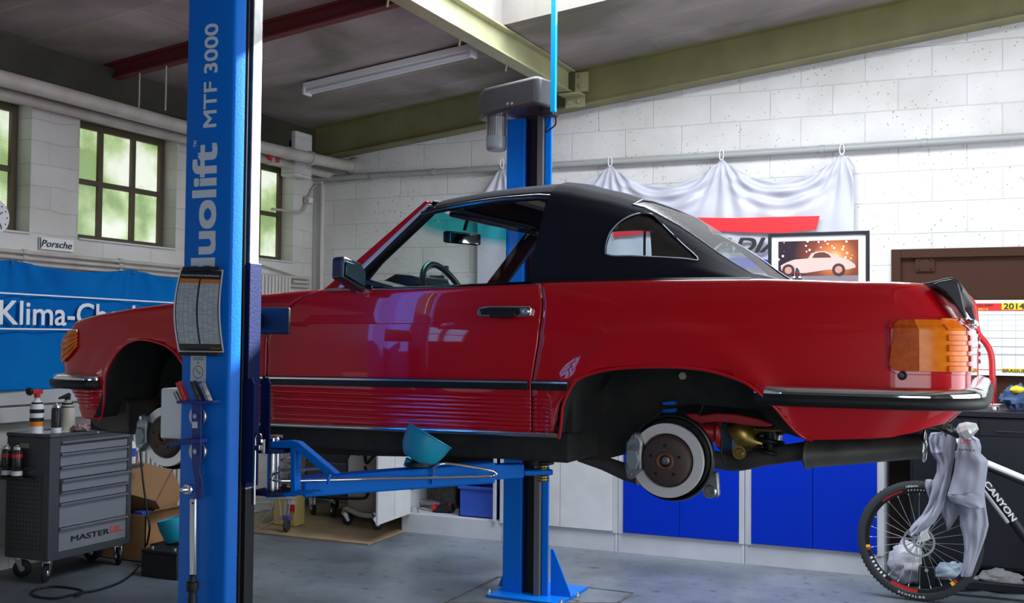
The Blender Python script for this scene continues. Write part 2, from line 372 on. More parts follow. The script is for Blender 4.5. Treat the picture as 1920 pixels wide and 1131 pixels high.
bb = B(); bb.prism([(XL, YF, 0), (.2, YF, 0), (.2, YF, 3.3), (3.0, YF, 3.3), (3.0, YF, 0), (XR, YF, 0), (XR, YF, ceil_z(XR)), (XL, YF, ceil_z(XL))], (0, -.2, 0))
struct(bb.build('wall_front', g.plain, smooth=0))
# frosted windows in left wall
m, t, p = NT('frosted_daylit_glass'); v = axes(t, 'yz'); L = t.links
n1 = t.nodes.new('ShaderNodeTexNoise'); n1.inputs['Scale'].default_value = 2.0; n1.inputs['Detail'].default_value = 4; L.new(v, n1.inputs['Vector'])
r1 = t.nodes.new('ShaderNodeValToRGB'); e = r1.color_ramp.elements; e[0].position = .38; e[0].color = (.22, .36, .08, 1); e[1].position = .56; e[1].color = (.95, 1.0, .86, 1)
x = r1.color_ramp.elements.new(.46); x.color = (.50, .66, .30, 1); L.new(n1.outputs['Fac'], r1.inputs[0])
ck = t.nodes.new('ShaderNodeTexBrick'); ck.offset = 0; ck.inputs['Scale'].default_value = 1; ck.inputs['Brick Width'].default_value = .016; ck.inputs['Row Height'].default_value = .016; ck.inputs['Mortar Size'].default_value = .0022
ck.inputs['Color1'].default_value = (1, 1, 1, 1); ck.inputs['Color2'].default_value = (1, 1, 1, 1); ck.inputs['Mortar'].default_value = (.6, .6, .6, 1); L.new(v, ck.inputs['Vector'])
mm = t.nodes.new('ShaderNodeMixRGB'); mm.blend_type = 'MULTIPLY'; mm.inputs[0].default_value = 1; L.new(r1.outputs[0], mm.inputs[1]); L.new(ck.outputs['Color'], mm.inputs[2])
L.new(mm.outputs[0], p.inputs['Emission Color']); p.inputs['Emission Strength'].default_value = 1.0; p.inputs['Base Color'].default_value = (.3, .35, .3, 1); p.inputs['Roughness'].default_value = .2
g.frost = m
for i, (a, b_) in enumerate(WIN):
    xw = XL-.16; bb = B(); fw = .055; zm = (WZ0+WZ1)/2
    bb.box((xw-.03, a, WZ0), (xw+.03, a+fw, WZ1)); bb.box((xw-.03, b_-fw, WZ0), (xw+.03, b_, WZ1))
    bb.box((xw-.03, a+fw, WZ0), (xw+.03, b_-fw, WZ0+fw)); bb.box((xw-.03, a+fw, WZ1-fw), (xw+.03, b_-fw, WZ1)); bb.box((xw-.025, a+fw, zm-.02), (xw+.025, b_-fw, zm+.02))
    for k in (1, 2):
        yy = a+(b_-a)*k/3; bb.box((xw-.0285, yy-.022, WZ0+fw), (xw+.0285, yy+.022, WZ1-fw))
    w = struct(bb.build('window_%d' % (i+1), g.wood, smooth=0, bevel=.004))
    for k in range(3):
        for j in range(2):
            y0 = a+(b_-a)*k/3+.02; y1 = a+(b_-a)*(k+1)/3-.02; z0, z1 = (WZ0+.03, zm-.01) if j == 0 else (zm+.01, WZ1-.03)
            B().box((xw-.008, y0, z0), (xw, y1, z1)).build('pane', g.frost, w, smooth=0)
    B().box((XL-.13, a, WZ0-.0), (XL+.02, b_, WZ0+.012)).build('window_sill', g.offwhite, w, smooth=0)
# beams
def ibeam(p0, p1, wid, hgt, tf=.014, tw=.012):
    """I section between two points given at the middle of the top flange"""
    p0, p1 = Vector(p0), Vector(p1); d = (p1-p0); s_ = d.cross(Vector((0, 0, 1))).normalized(); u = Vector((0, 0, 1)); b = B()
    b.obox(p0-s_*wid/2-u*tf, s_*wid, u*tf, d); b.obox(p0-s_*wid/2-u*hgt, s_*wid, u*tf, d); b.obox(p0-s_*tw/2-u*(hgt-tf), s_*tw, u*(hgt-2*tf), d)
    return b
b = ibeam((XL, 8.93, ceil_z(XL)), (XR, 8.93, ceil_z(XR)), .16, .33)
struct(b.build('trim_1', g.beam, smooth=0))
xb = -3.46
b = ibeam((xb, YF, ceil_z(xb)-.005), (xb, 8.84, ceil_z(xb)-.005), .13, .21)
for yy in (5.9, 6.9, 7.7): b.cyl((xb-.065, yy, ceil_z(xb)-.195), (xb-.075, yy, ceil_z(xb)-.26), .008, 8)
struct(b.build('trim_2', g.beam2, smooth=0))
# bolted angle cleats where the cream beam meets the back beam
tt = B(); zc = ceil_z(xb)
tt.box((xb+.07, 8.838, zc-.20), (xb+.19, 8.85, zc-.03)); tt.box((xb-.02, 8.838, zc-.33), (xb+.16, 8.85, zc-.235)); tt.box((xb-.04, 8.72, zc-.24), (xb+.16, 8.85, zc-.225))
for (dx, dz) in ((.13, -.07), (.13, -.15), (.02, -.285), (.11, -.285)): hexbolt(tt, (xb+dx, 8.838, zc+dz), (0, -1, 0), .02, .015)
struct(tt.build('trim_3', g.beam2, smooth=0))
ib = ibeam((XL, 6.22, ceil_z(XL)-.01), (xb-.07, 6.22, ceil_z(xb)-.01), .08, .12)
ib.box((xb-.19, 6.12, ceil_z(xb)-.14), (xb-.06, 6.32, ceil_z(xb)-.12))
struct(ib.build('trim_4', g.redbeam, smooth=0))
struct(B().box((XL, YF, 3.37), (XL+.12, 8.84, 3.60)).build('trim_5', mat('dark_olive_band', (.035, .032, .018), .7, var=(3, (.02, .018, .012))), smooth=0))
struct(B().box((.9, YF, ceil_z(.9)-.25), (1.03, 8.84, ceil_z(.9)-.01)).build('trim_6', g.beam2, smooth=0))
pb = B(); pb.box((XL, 8.45, 3.10), (XL+.17, 8.72, 3.53)); pb.box((XL, 8.40, 3.25), (XL+.12, 8.76, 3.45))
struct(pb.build('trim_7', g.wl, smooth=0, bevel=.015))
pp = B()
vt = at(600, 340, y=YB-.03); pp.box((XL, YB-.06, 0), (XL+.10, YB, 3.2)); struct(pp.build('trim_8', mat('corner_plaster', (.55, .545, .52), .6, bump=(7, .4)), smooth=0, bevel=.01))
# brown steel door in back wall
dr = struct(B().box((-.80, YB+.02, 0), (.45, YB+.08, 2.33)).build('door_1', g.brown, smooth=0))
f = B()
for a, b_ in (((-.80, YB-.02, 0), (-.73, YB+.05, 2.33)), ((.38, YB-.02, 0), (.45, YB+.05, 2.33)), ((-.73, YB-.02, 2.26), (.38, YB+.05, 2.33))): f.box(a, b_)
f.build('door_frame', g.brown, dr, smooth=0, bevel=.004)
h0 = at(1716, 490, y=YB); h = B(); h.box((h0.x, YB+.0, h0.z-.08), (h0.x+.14, YB+.02, h0.z+.03))
for dx in (.025, .115):
    for dz in (-.06, .01): h.lathe([(0, 0), (.012, 0), (.008, .008), (0, .008)], (h0.x+dx, YB, h0.z+dz), (0, -1, 0), 10)
h.build('hinge', g.brown, dr)

# ============================================================ PIPES, LAMP, WALL THINGS
def pipe(name, pts, r, m, label, cat='pipe', joints=(), bends=6):
    b = B(); pts = [Vector(q) for q in pts]; b.tube(spline(pts, bends) if len(pts) > 2 else pts, r, 14)
    for q, d in joints: q = Vector(q); d = Vector(d).normalized(); b.cyl(q-d*.02, q+d*.02, r*1.25, 14)
    return tag(b.build(name, m), label, cat)
bx = -5.82
pipe('heating_pipe', [(bx, 1.0, 3.235), (bx, 5.0, 3.235), (bx, 7.0, 3.225), (bx+.02, 8.2, 3.235), (bx+.05, YB+.02, 3.255)], .052, g.pipe,
     'thick cream heating pipe, upper of the pair running along the window wall', joints=[((bx+.02, 8.35, 3.236), (0, 1, 0)), ((bx+.05, 9.0, 3.254), (0, 1, 0))])
pipe('heating_pipe', [(XL+.13, 1.0, 3.20), (XL+.13, 5.0, 3.20), (XL+.13, 8.3, 3.20), (XL+.15, 8.85, 3.19), (XL+.22, YB+.0, 3.17)], .038, g.pipe,
     'thinner cream pipe running under the thick heating pipe over the windows', joints=[((XL+.13, 8.1, 3.2), (0, 1, 0))])
for i, (zz, lab) in enumerate(((2.170, 'top white conduit of three on the window wall'), (2.130, 'middle white conduit of three on the window wall'), (2.090, 'bottom white conduit of three on the window wall'))):
    pipe('conduit_pipe', [(XL+.03, 3.5, zz), (XL+.03, 8.9, zz-.01)], .014, g.pipe, lab, 'pipe', joints=[((XL+.03, q, zz), (0, 1, 0)) for q in (5.5, 6.4, 7.3)])
q0, q1, q2 = at(640, 333, y=YB-.06), at(1280, 296, y=YB-.06), at(1920, 257, y=YB-.06); d_ = (q2-q0).normalized()
pipe('steel_pipe', [q0-d_*.42, q0, q1, q2, q2+d_*2.5], .028, g.gpipe, 'long grey pipe running across the back wall above the white banner', joints=[(at(px, py, y=YB-.06), d_) for px, py in ((700, 330), (813, 323), (1350, 292), (1541, 280), (1733, 268))])
ec = [at(510, 392, x=XL+.03), at(538, 395, x=XL+.03), at(565, 398, x=XL+.05), at(575, 385, x=XL+.05), at(590, 350, y=YB-.08), at(640, 343, y=YB-.03), at(700, 335, y=YB-.03)]
tag(B().tube(spline(ec, 6), .012, 8).build('wall_cable', g.pipe), 'white cable looping across the corner beside the third window', 'cable')
ec = [at(492, 498, x=XL+.03), at(530, 510, x=XL+.03), at(560, 520, x=XL+.03), at(585, 518, y=YB-.04), at(600, 500, y=YB-.04)]
tag(B().tube(spline(ec, 6), .008, 8).build('wall_cable', g.gpipe), 'thin grey cable sagging under the third window above the small radiator', 'cable')
pipe('conduit_pipe', [(XL+.12, YB-.09, 1.6), (XL+.12, YB-.09, 3.1)], .012, g.pipe, 'thin vertical white conduit in the far corner of the room', 'pipe')
jb = thing('junction_box', (XL+.03, 8.87, 2.6), 'small white junction box at the corner beside the third window', 'junction box')
q = at(578, 377, x=XL+.04); B().box((q.x-.03, q.y-.04, q.z-.03), (q.x+.03, q.y+.04, q.z+.04)).build('housing', g.pipe, jb, bevel=.008)
B().box((q.x+.03, q.y-.03, q.z-.02), (q.x+.035, q.y+.03, q.z+.03)).build('lid', g.white, jb, bevel=.002)
for k, (px, py) in enumerate(((262, 130), (312, 115))):
    q = at(px, py, y=6.22); tag(B().cyl((q.x, 6.22, ceil_z(q.x)-.12), (q.x, 6.22, 3.25), .006, 8).build('hanger_rod', g.pipe),
        ('thin hanger rod under the red beam, nearer the window wall', 'thin hanger rod under the red beam, nearer the blue lift post')[k], 'rod')
pm = B(); q = at(684, 318, y=YB)
pm.lathe([(.0, 0), (.1, 0), (.085, .03), (.05, .05)], (bx+.05, YB, 3.255), (0, -1, 0), 14); tag(pm.build('mortar_collar', mat('mortar', (.38, .36, .33), .9, bump=(20, .8))), 'rough mortar collar where the thick pipe enters the back wall', 'mortar')
# red arrow sticker on the pipe
st = thing('pipe_marker', (XL+.17, 7.75, 3.2), 'small red arrow sticker on the thinner cream pipe beside the lift post', 'sticker')
q = at(497, 294, x=XL+.17); B().prism([(XL+.171, q.y, q.z), (XL+.171, q.y+.05, q.z+.02), (XL+.171, q.y+.21, q.z+.02), (XL+.171, q.y+.21, q.z-.025), (XL+.171, q.y+.05, q.z-.025)], (.002, 0, 0)).build('arrow', mat('sticker_red', (.6, .02, .02), .5), st, smooth=0)
text('VL', 'lettering', (XL+.174, q.y+.08, q.z-.012), (0, .08, 0), (0, 0, .025), g.wline, st)
# fluorescent lamp
fl = thing('fluorescent_lamp', (-4.53, 7.6, 3.7), 'long white fluorescent batten lamp, switched off, under the ceiling', 'ceiling lamp')
def cz(x, d): return (x, 7.6, ceil_z(x)-d)
a0, a1 = Vector(cz(-5.33, .07)), Vector(cz(-3.76, .07)); dd = a1-a0
B().obox(a0+Vector((0, -.05, 0)), dd, (0, .10, 0), (0, 0, .055)).build('housing', g.white, fl, bevel=.006)
for sgn in (-1, 1): B().cyl(a0+Vector((0, sgn*.032, -.02))+dd*.01, a1+Vector((0, sgn*.032, -.02))-dd*.01, .014, 14).build('lamp_tube', mat('off_tube', (.62, .64, .66), .3), fl)
for e_ in (a0, a1-dd*.015): B().obox(e_+Vector((0, -.055, -.045)), dd*.015, (0, .11, 0), (0, 0, .06)).build('end_cap', g.white, fl, bevel=.004)
# cable box near lamp left? clock, Porsche sign
ck = thing('wall_clock', (XL+.03, 5.25, 2.25), 'white round wall clock cut by the left edge of the picture', 'clock')
cq = at(-9, 407, x=XL+.04); B().lathe([(0, 0), (.115, 0), (.12, .015), (.105, .03), (0, .03)], (XL+.02, cq.y, cq.z), (1, 0, 0), 40).build('dial', g.white, ck)
for k in range(12):
    a = PI*k/6; B().obox((XL+.051, cq.y+math.sin(a)*.085-.003, cq.z+math.cos(a)*.085-.006), (0, .006, 0), (0, 0, .012), (.002, 0, 0)).build('hour_mark', g.txtblk, ck, smooth=0)
for a, l_ in ((.9, .06), (2.6, .08)): B().tube([(XL+.055, cq.y, cq.z), (XL+.055, cq.y+math.sin(a)*l_, cq.z+math.cos(a)*l_)], .003, 6).build('clock_hand', g.txtblk, ck)
ps = thing('wall_sign', (XL+.02, 5.78, 2.15), 'small white sign with slanted black lettering below the windows', 'sign')
q = at(75, 444, x=XL+.02); q2 = at(138, 468, x=XL+.02); B().box((XL+.005, q.y, q2.z-.02), (XL+.02, q2.y, q.z)).build('plate', g.white, ps, smooth=0, bevel=.002)
text('Porsche', 'lettering', (XL+.022, q.y+.012, q2.z+.0), (0, q2.y-q.y-.03, 0), (0, 0, (q.z-q2.z)*.72), g.txtblk, ps, bold=.012, shear=.25)
B().box((XL+.021, q.y+.002, q2.z-.015), (XL+.024, q.y+.008, q.z-.005)).build('plate_edge', g.txtblk, ps, smooth=0)

# ------------- blue banner on the left wall
def cloth_grid(fn, nu, nv, name, m, parent, thick=.003):
    return B().grid(fn, nu, nv).build(name, m, parent, smooth=180, thick=thick)
bnx = XL+.07; yA, yB_ = 4.6, 7.55
bt = thing('blue_banner', (bnx, 6.1, 1.2), 'large blue cloth banner with white lettering and lines on the window wall', 'banner')
def bann(u, v):
    y = yA+(yB_-yA)*u; top = 2.105; hooks = (4.75, 5.35, 6.49, 7.5)
    dh = min(abs(y-h) for h in hooks); zt = top-.045*math.sin(min(1, dh/.55)*PI/2); zb = 1.215
    z = zb+(zt-zb)*v; fold = .018*math.sin(14*math.atan2(y-5.35, 2.3-z))*v**.6*math.exp(-abs(y-5.35)*1.3)+.018*math.sin(13*math.atan2(y-6.49, 2.3-z))*v**.6*math.exp(-abs(y-6.49)*1.3)
    return (bnx+fold+.012*math.sin(y*4+z*5)*(1-v*.5), y, z)
cloth_grid(bann, 150, 50, 'cloth', mat('blue_banner_cloth', (.0, .165, .50), .8, var=(1.2, (.0, .115, .42)), spec=.1), bt)
def bpt(px, py): return at(px, py, x=bnx+.03)
q0, q1 = bpt(0, 547.5), bpt(330, 569); B().obox((bnx+.034, 4.6, q0.z-.006), (0, yB_-4.6, q1.z-q0.z), (0, 0, .010), (.002, 0, 0)).build('stripe', g.wline, bt, smooth=0)
q0, q1 = bpt(0, 617), bpt(120, 620); B().obox((bnx+.034, 4.6, q0.z-.003), (0, yB_-4.6, 0), (0, 0, .010), (.002, 0, 0)).build('stripe', g.wline, bt, smooth=0)
q0, q1, q2 = bpt(-3, 609), bpt(286, 613), bpt(0, 562); text('Klima-Check i', 'lettering', (bnx+.034, q0.y, q0.z), (0, q1.y-q0.y, 0), (0, 0, q2.z-q0.z), g.wline, bt, bold=.012)
for h_ in (4.75, 5.35, 6.49): B().tube([(bnx+.01+.012*math.cos(a*PI/4), h_, 2.085+.012*math.sin(a*PI/4)) for a in range(8)], .004, 6, closed=True).build('eyelet', g.steel, bt)
# ------------- white banner on the back wall
yw = YB-.05
wb = thing('white_banner', (-3.0, yw, 1.9), 'white cloth banner with red and blue stripes hanging from the grey pipe', 'banner')
HK = [at(945, 312, y=yw), at(1147, 309, y=yw), at(1355, 297, y=yw), at(1580, 287, y=yw)]
def wban(u, v):
    x0, x1 = HK[0].x-.25, HK[3].x+.09; x = x0+(x1-x0)*u
    z0 = 1.78; seg = 0
    for i in range(3):
        if x > HK[i].x: seg = i
    a, c = HK[seg], HK[min(seg+1, 3)]; tt = (x-a.x)/(c.x-a.x)
    if x < HK[0].x: zt = HK[0].z-.28*min(1, (HK[0].x-x)/.25)
    elif x > HK[3].x: zt = HK[3].z-.03-.10*max(0, (x-HK[3].x-.05)/.04); tt = 1
    else: zt = a.z+(c.z-a.z)*tt - .22*(math.sin(PI*tt)**.8)
    z = z0+(zt-z0)*v; f = 0
    for h in HK:
        dx = x-h.x; dz = h.z+.03-z; ang = math.atan2(dx, dz); rr = math.hypot(dx, dz)
        f += .022*math.sin(ang*19+h.x)*math.exp(-rr*1.9)*min(1, rr*5)
    mid = math.exp(-((z-(zt-.10))/.13)**2)*math.sin(PI*max(0, min(1, tt)))
    f += .02*mid*math.sin((zt-z)*60)
    f += .008*math.sin(x*13+math.sin(z*4)*1.5)
    return (x, yw-.035+f, z)
cloth_grid(wban, 220, 90, 'cloth', mat('white_satin_cloth', (.50, .50, .57), .42), wb)
def wsurf(px, py, off=.008):   # place flat print just in front of cloth
    q = at(px, py, y=yw-.09); return q
def strip(pxs, name, m):
    return B().prism([at(a, b_, y=yw-.075) for a, b_ in pxs], (0, .004, 0)).build(name, m, wb, smooth=0)
strip([(1150, 424), (1230, 414), (1310, 408), (1380, 409), (1450, 407), (1537, 405), (1530, 431), (1470, 437), (1400, 436), (1310, 431), (1200, 438), (1150, 445)], 'red_stripe', mat('banner_red', (.75, .012, .02), .5))
strip([(1330, 486), (1384, 483), (1440, 487), (1490, 484), (1486, 500), (1440, 504), (1395, 503), (1340, 510)], 'blue_stripe', mat('banner_blue', (.01, .04, .42), .5))
q0, q1 = at(1338, 474, y=yw-.078), at(1462, 474, y=yw-.078); q2 = at(1338, 446, y=yw-.078)
text('ADIA', 'lettering', q0, Vector((q1.x-q0.x, 0, q1.z-q0.z)), Vector((0, 0, q2.z-q0.z)), g.txtblk, wb, bold=.03, shear=.35)
for h in HK:
    B().tube([(h.x+.018*math.sin(a*PI/5), YB-.075-.02, h.z+.02+.045*math.cos(a*PI/5)) for a in range(10)], .005, 6, closed=True).build('cable_tie', g.white, wb)

# ============================================================ CAR
CY = 4.745
car = thing('car', (-2.2, CY, 1.1), 'red two-door convertible with black soft top raised on the blue lift, wheels removed', 'car')
PLAN = spline([(-4.27, CY, 0), (-4.265, 4.4, 0), (-4.25, 4.2, 0), (-4.222, 4.06, 0), (-4.178, 3.975, 0), (-4.11, 3.918, 0), (-4.02, 3.89, 0), (-3.9, 3.876, 0), (-3.6, 3.865, 0), (-3.0, 3.855, 0), (-2, 3.85, 0),
               (-1.2, 3.85, 0), (-.7, 3.855, 0), (-.4, 3.868, 0), (-.25, 3.885, 0), (-.165, 3.915, 0), (-.120, 3.965, 0), (-.103, 4.06, 0), (-.098, 4.3, 0), (-.095, CY, 0)], 8)
ZTOP = [(-4.3, 1.575), (-4.2, 1.60), (-4.11, 1.628), (-4.054, 1.677), (-3.903, 1.703), (-3.676, 1.733), (-3.425, 1.757), (-2.938, 1.792), (-2.757, 1.805), (-2.6, 1.812), (-2.3, 1.815), (-2.06, 1.820), (-1.656, 1.831), (-1.232, 1.836), (-.778, 1.834), (-.648, 1.829), (-.469, 1.821), (-.296, 1.819), (-.2, 1.817), (-.09, 1.814)]
def ztop(x): return interp(ZTOP, x)
BOT = [(-4.3, 1.27), (-4.1, 1.225), (-4.0, 1.21), (-3.885, 1.205), (-3.872, 1.215), (-3.835, 1.30), (-3.82, 1.38), (-3.795, 1.445), (-3.738, 1.52), (-3.665, 1.57), (-3.58, 1.588), (-3.477, 1.574), (-3.40, 1.545), (-3.34, 1.49), (-3.30, 1.42), (-3.28, 1.34), (-3.27, 1.25), (-3.26, 1.243),
       (-2.9, 1.240), (-1.56, 1.258), (-1.548, 1.236), (-1.541, 1.24), (-1.525, 1.31), (-1.51, 1.374), (-1.461, 1.455), (-1.376, 1.491), (-1.272, 1.507), (-1.11, 1.515), (-.992, 1.509), (-.907, 1.492), (-.838, 1.469), (-.80, 1.447), (-.728, 1.385), (-.677, 1.322), (-.635, 1.282), (-.60, 1.272), (-.294, 1.292), (-.2, 1.31), (-.15, 1.33), (-.09, 1.345)]
def zbot(x): return interp(BOT, x)
def side_off(x, z):
    o = interp([(1.20, .045), (1.25, .03), (1.40, .006), (1.44, 0), (1.60, .001), (1.664, .005), (1.669, .010), (1.75, .020), (1.84, .036)], z)
    if 1.262 < z < 1.392 and (-2.87 < x < -1.575 or -3.25 < x < -2.90 or -4.2 < x < -3.86):
        e = min(1, min(abs(x+2.87), abs(x+1.575), abs(x+1.655), abs(x+1.635))/.012) if x > -2.88 else 1
        o += .0045*e*(.5-.5*math.cos((z-1.262)/.130*2*PI*8))
    # flare round the wheel openings
    for cx, cz_, r_ in ((-3.58, 1.25, .345), (-1.13, 1.20, .43)):
        d = math.hypot(x-cx, z-cz_)-r_
        if -.05 < d < .09 and z > 1.26: o -= .010*math.exp(-((d)/.04)**2)
    return o
ROWS = [1.205+.01*i for i in range(6)] + [1.262+.0025*i for i in range(53)] + [1.40, 1.42, 1.44, 1.48, 1.52, 1.56, 1.60]
UP_ = [0, .2, .3, .318, .34, .5, .65, .78, .86, .90, .93, .955, .975, .99, 1.0]
def plan_pt(s):   # s in index units
    i = max(0, min(len(PLAN)-2, int(s))); f_ = s-i; a, b_ = PLAN[i], PLAN[i+1]; p = a.lerp(b_, f_); t_ = (b_-a).normalized()
    return p, Vector((-t_.y, t_.x, 0))   # inward normal
def plan_s(x):
    for i in range(len(PLAN)-1):
        if PLAN[i].x <= x <= PLAN[i+1].x: return i+(x-PLAN[i].x)/max(1e-9, PLAN[i+1].x-PLAN[i].x)
    return 0
def body_pt(s, z, dx=0):
    p, n_ = plan_pt(s); x = p.x; zt = ztop(x+dx)
    o = side_off(x+dx, z); h_ = zt-z; R_ = .028
    if h_ < R_: o += R_-math.sqrt(max(0, R_*R_-(R_-h_)**2))
    q = p+n_*o; q.z = z; q.x += dx
    w_ = sm((x+.45)/.33)
    if w_ > 0:
        q.x -= w_*(.085*max(0, min(1, (z-1.655)/.155)) + .085*max(0, (1.405-z)/.10)**1.2)
    w2 = sm((-4.0-x)/.15)
    if w2 > 0: q.x += w2*(.11*max(0, (1.38-z)/.16) + .018*max(0, (z-1.56)/.06))
    return q
def svals(x0, x1, s0=None, s1=None, step=.5):
    s0 = plan_s(x0) if s0 is None else s0; s1 = plan_s(x1) if s1 is None else s1
    out = [s0]; s = s0
    while s < s1-1e-6:
        x = plan_pt(s)[0].x; ln = (PLAN[min(int(s)+1, len(PLAN)-1)]-PLAN[int(s)]).length
        s = min(s1, s+min(step, .02/max(ln, 1e-6))); out.append(s)
    # extra columns at arch corners
    for xx, _ in BOT:
        k = plan_s(xx)
        if s0 < k < s1: out.append(k)
    return sorted(out)
SEAMF = lambda z: interp([(1.24, -2.883), (1.588, -2.883), (1.634, -2.876), (1.70, -2.83), (1.76, -2.74), (1.803, -2.634)], z)
SEAMR = lambda z: interp([(1.24, -1.656), (1.276, -1.654), (1.439, -1.644), (1.602, -1.617), (1.744, -1.61), (1.826, -1.631)], z)
def side_panel(name, svs, dxf, m=None, lowclip=None):
    """side skin; dxf(x,z) shifts columns to follow the seams"""
    b = B(); cols = []
    for s in svs:
        p, _ = plan_pt(s); col_ = []
        for zr in ROWS:
            dx = dxf(p.x, zr); z = max(zr, zbot(p.x)); col_.append(body_pt(s, z, dx))
        zt = ztop(p.x)
        for u in UP_[1:]:
            z = 1.60+(zt-1.60)*u; z = max(z, zbot(p.x)); dx = dxf(p.x, z); col_.append(body_pt(s, min(z, ztop(p.x+dx)) if dx == 0 else 1.60+(ztop(p.x+dx)-1.60)*u, dx))
        cols.append(col_)
    V = [[b.b.verts.new(q) for q in c] for c in cols]
    for i in range(len(V)-1):
        for j in range(len(V[0])-1):
            f_ = (V[i][j], V[i+1][j], V[i+1][j+1], V[i][j+1])
            if (f_[0].co-f_[3].co).length < 1e-6 and (f_[1].co-f_[2].co).length < 1e-6: continue
            b.b.faces.new(f_)
    return b
def mirror_obj(o, name=None):
    me = o.data.copy(); off = wloc(car).y
    for v in me.vertices: v.co.y = -v.co.y   # the car's origin lies on its centre line
    me.flip_normals(); c = bpy.data.objects.new(o.name if name is None else name, me); COL.objects.link(c); c.parent = car
    for k in o.modifiers:
        n_ = c.modifiers.new(k.name, k.type)
        for a in ('thickness', 'offset', 'width', 'segments', 'limit_method', 'angle_limit'):
            if hasattr(k, a): setattr(n_, a, getattr(k, a))
    return c
gap = .003
svF = svals(0, -2.883, s0=0)
def dxF(x, z): return (SEAMF(z)-gap+2.883)*sm((x+3.25)/.367)
fender = side_panel('f', svF, dxF).build('front_fender', g.paint, car, smooth=28, merge=.0003, thick=.004)
def dxD(x, z):
    t_ = (x+2.883)/(2.883-1.617); return (1-t_)*(SEAMF(z)+gap+2.883)+t_*(SEAMR(z)-gap+1.617)
door = side_panel('d', svals(-2.883, -1.617), dxD).build('door', g.paint, car, smooth=28, merge=.0003, thick=.004)
def dxR(x, z): return (SEAMR(z)+gap+1.617)*sm((-1.40-x)/.217)
rear = side_panel('r', svals(-1.617, 0, s1=len(PLAN)-1.001), dxR).build('rear_fender', g.paint, car, smooth=28, merge=.0003, thick=.004)
for o in (fender, door, rear): mirror_obj(o)
# bonnet and boot top skins
def topskin(s0, s1, crown, n=40, dx=None):
    sv = [s0+(s1-s0)*i/60 for i in range(61)]; b = B()
    def fn(u, v):
        s = s0+(s1-s0)*u; p, _ = plan_pt(s); d = dx(p.x) if dx else 0; q = body_pt(s, ztop(p.x+d), d); y = q.y+(2*CY-2*q.y)*v
        return (q.x, y, q.z+crown*(1-(2*v-1)**2)*min(1, (CY-q.y)/.5))
    return b.grid(fn, 60, n)
topskin(0, plan_s(-2.883), .035, dx=lambda x: (.25)*sm((x+3.25)/.367)).build('bonnet', g.paint, car, smooth=30, thick=.004)
topskin(plan_s(-.86), len(PLAN)-1.001, .02).build('boot_lid', g.paint, car, smooth=30, thick=.004)
# dark inner shell behind panel gaps, floor pan and cabin
b = B()
for y in (3.905, 2*CY-3.905-.02): b.box((-2.98, y, 1.25), (-1.56, y+.02, 1.77))
b.box((-3.2, 3.93, 1.135), (-1.52, 2*CY-3.93, 1.25))          # floor pan with side members
b.box((-2.9, 3.98, 1.25), (-2.86, 2*CY-3.98, 1.76)); b.box((-1.56, 3.93, 1.25), (-1.50, 2*CY-3.93, 1.72))
b.box((-4.0, 4.25, 1.22), (-2.9, 2*CY-4.25, 1.50)); b.box((-.85, 4.35, 1.30), (-.2, 2*CY-4.35, 1.55)); b.box((-1.5, 4.5, 1.25), (-.8, 2*CY-4.5, 1.45))
shell = b.build('floor_pan', g.under, car, smooth=0, bevel=.012)
# wheel houses: inner wall plate and arch liner
def wheelhouse(xs, name, plate):
    b = B(); path = [(x, zbot(x)) for x, _ in BOT if xs[0] <= x <= xs[1]]
    yo, yi = 3.885, 4.30
    path = [(x, z+.002) for x, z in path]
    V = [[b.b.verts.new((x, y, z+.03*sm((y-yo)/.1)*0+.012)) for y in (yo, 3.92, 4.0, 4.15, yi)] for x, z in path]
    for i in range(len(V)-1):
        for j in range(4): b.b.faces.new((V[i][j], V[i][j+1], V[i+1][j+1], V[i+1][j]))
    o = b.build(name, g.under, car, smooth=60, thick=.01)
    pl = B().prism([at(a, c_, y=yi-.04) for a, c_ in plate], (0, .03, 0)).build('inner_wheelhouse', g.under, car, smooth=0)
    return o, pl
RP = [(1040, 815), (1046, 862), (1130, 863), (1172, 852), (1200, 826), (1215, 790), (1250, 765), (1300, 758), (1420, 768), (1470, 812), (1530, 830), (1530, 740), (1440, 660), (1060, 660)]
w1, w2 = wheelhouse((-1.56, -.60), 'wheel_arch_liner', RP)
mirror_obj(w1); mirror_obj(w2)
FP = [(170, 806), (250, 815), (300, 780), (350, 770), (470, 800), (520, 800), (520, 600), (170, 600)]
w1, w2 = wheelhouse((-3.89, -3.26), 'wheel_arch_liner', FP)
mirror_obj(w1); mirror_obj(w2)
q_ = [at(a, c_, y=4.02) for a, c_ in ((178, 742), (205, 738), (240, 752), (242, 814), (205, 812), (180, 803), (168, 790))]
B().prism(q_, (0, .25, 0)).build('front_apron', mat('dusty_black_plastic', (.03, .026, .022), .55, var=(8, (.06, .045, .03))), car, smooth=0, bevel=.01)
# side member of body seen below the chrome sill, curving up in front of rear wheel
b = B(); yy = 3.99
b.prism([at(a, c_, y=yy) for a, c_ in ((440, 790), (440, 846), (700, 856), (1050, 862), (1062, 830), (1062, 805))], (0, .1, 0))
b.build('side_member', g.under, car, bevel=.015)
pz = at(1008, 862, y=4.1); B().cyl((pz.x, 4.08, pz.z-.018), (pz.x, 4.08, pz.z+.05), .055, 24).build('jacking_pad', g.black, car, bevel=.004)
for a, c_ in ((1116, 795), (1281, 705)):
    q = at(a, c_, y=4.25); bb = B(); hexbolt(bb, q, (0, -1, 0), .016, .012); bb.build('body_plug', mat('plug_beige', (.45, .42, .33), .5), car)
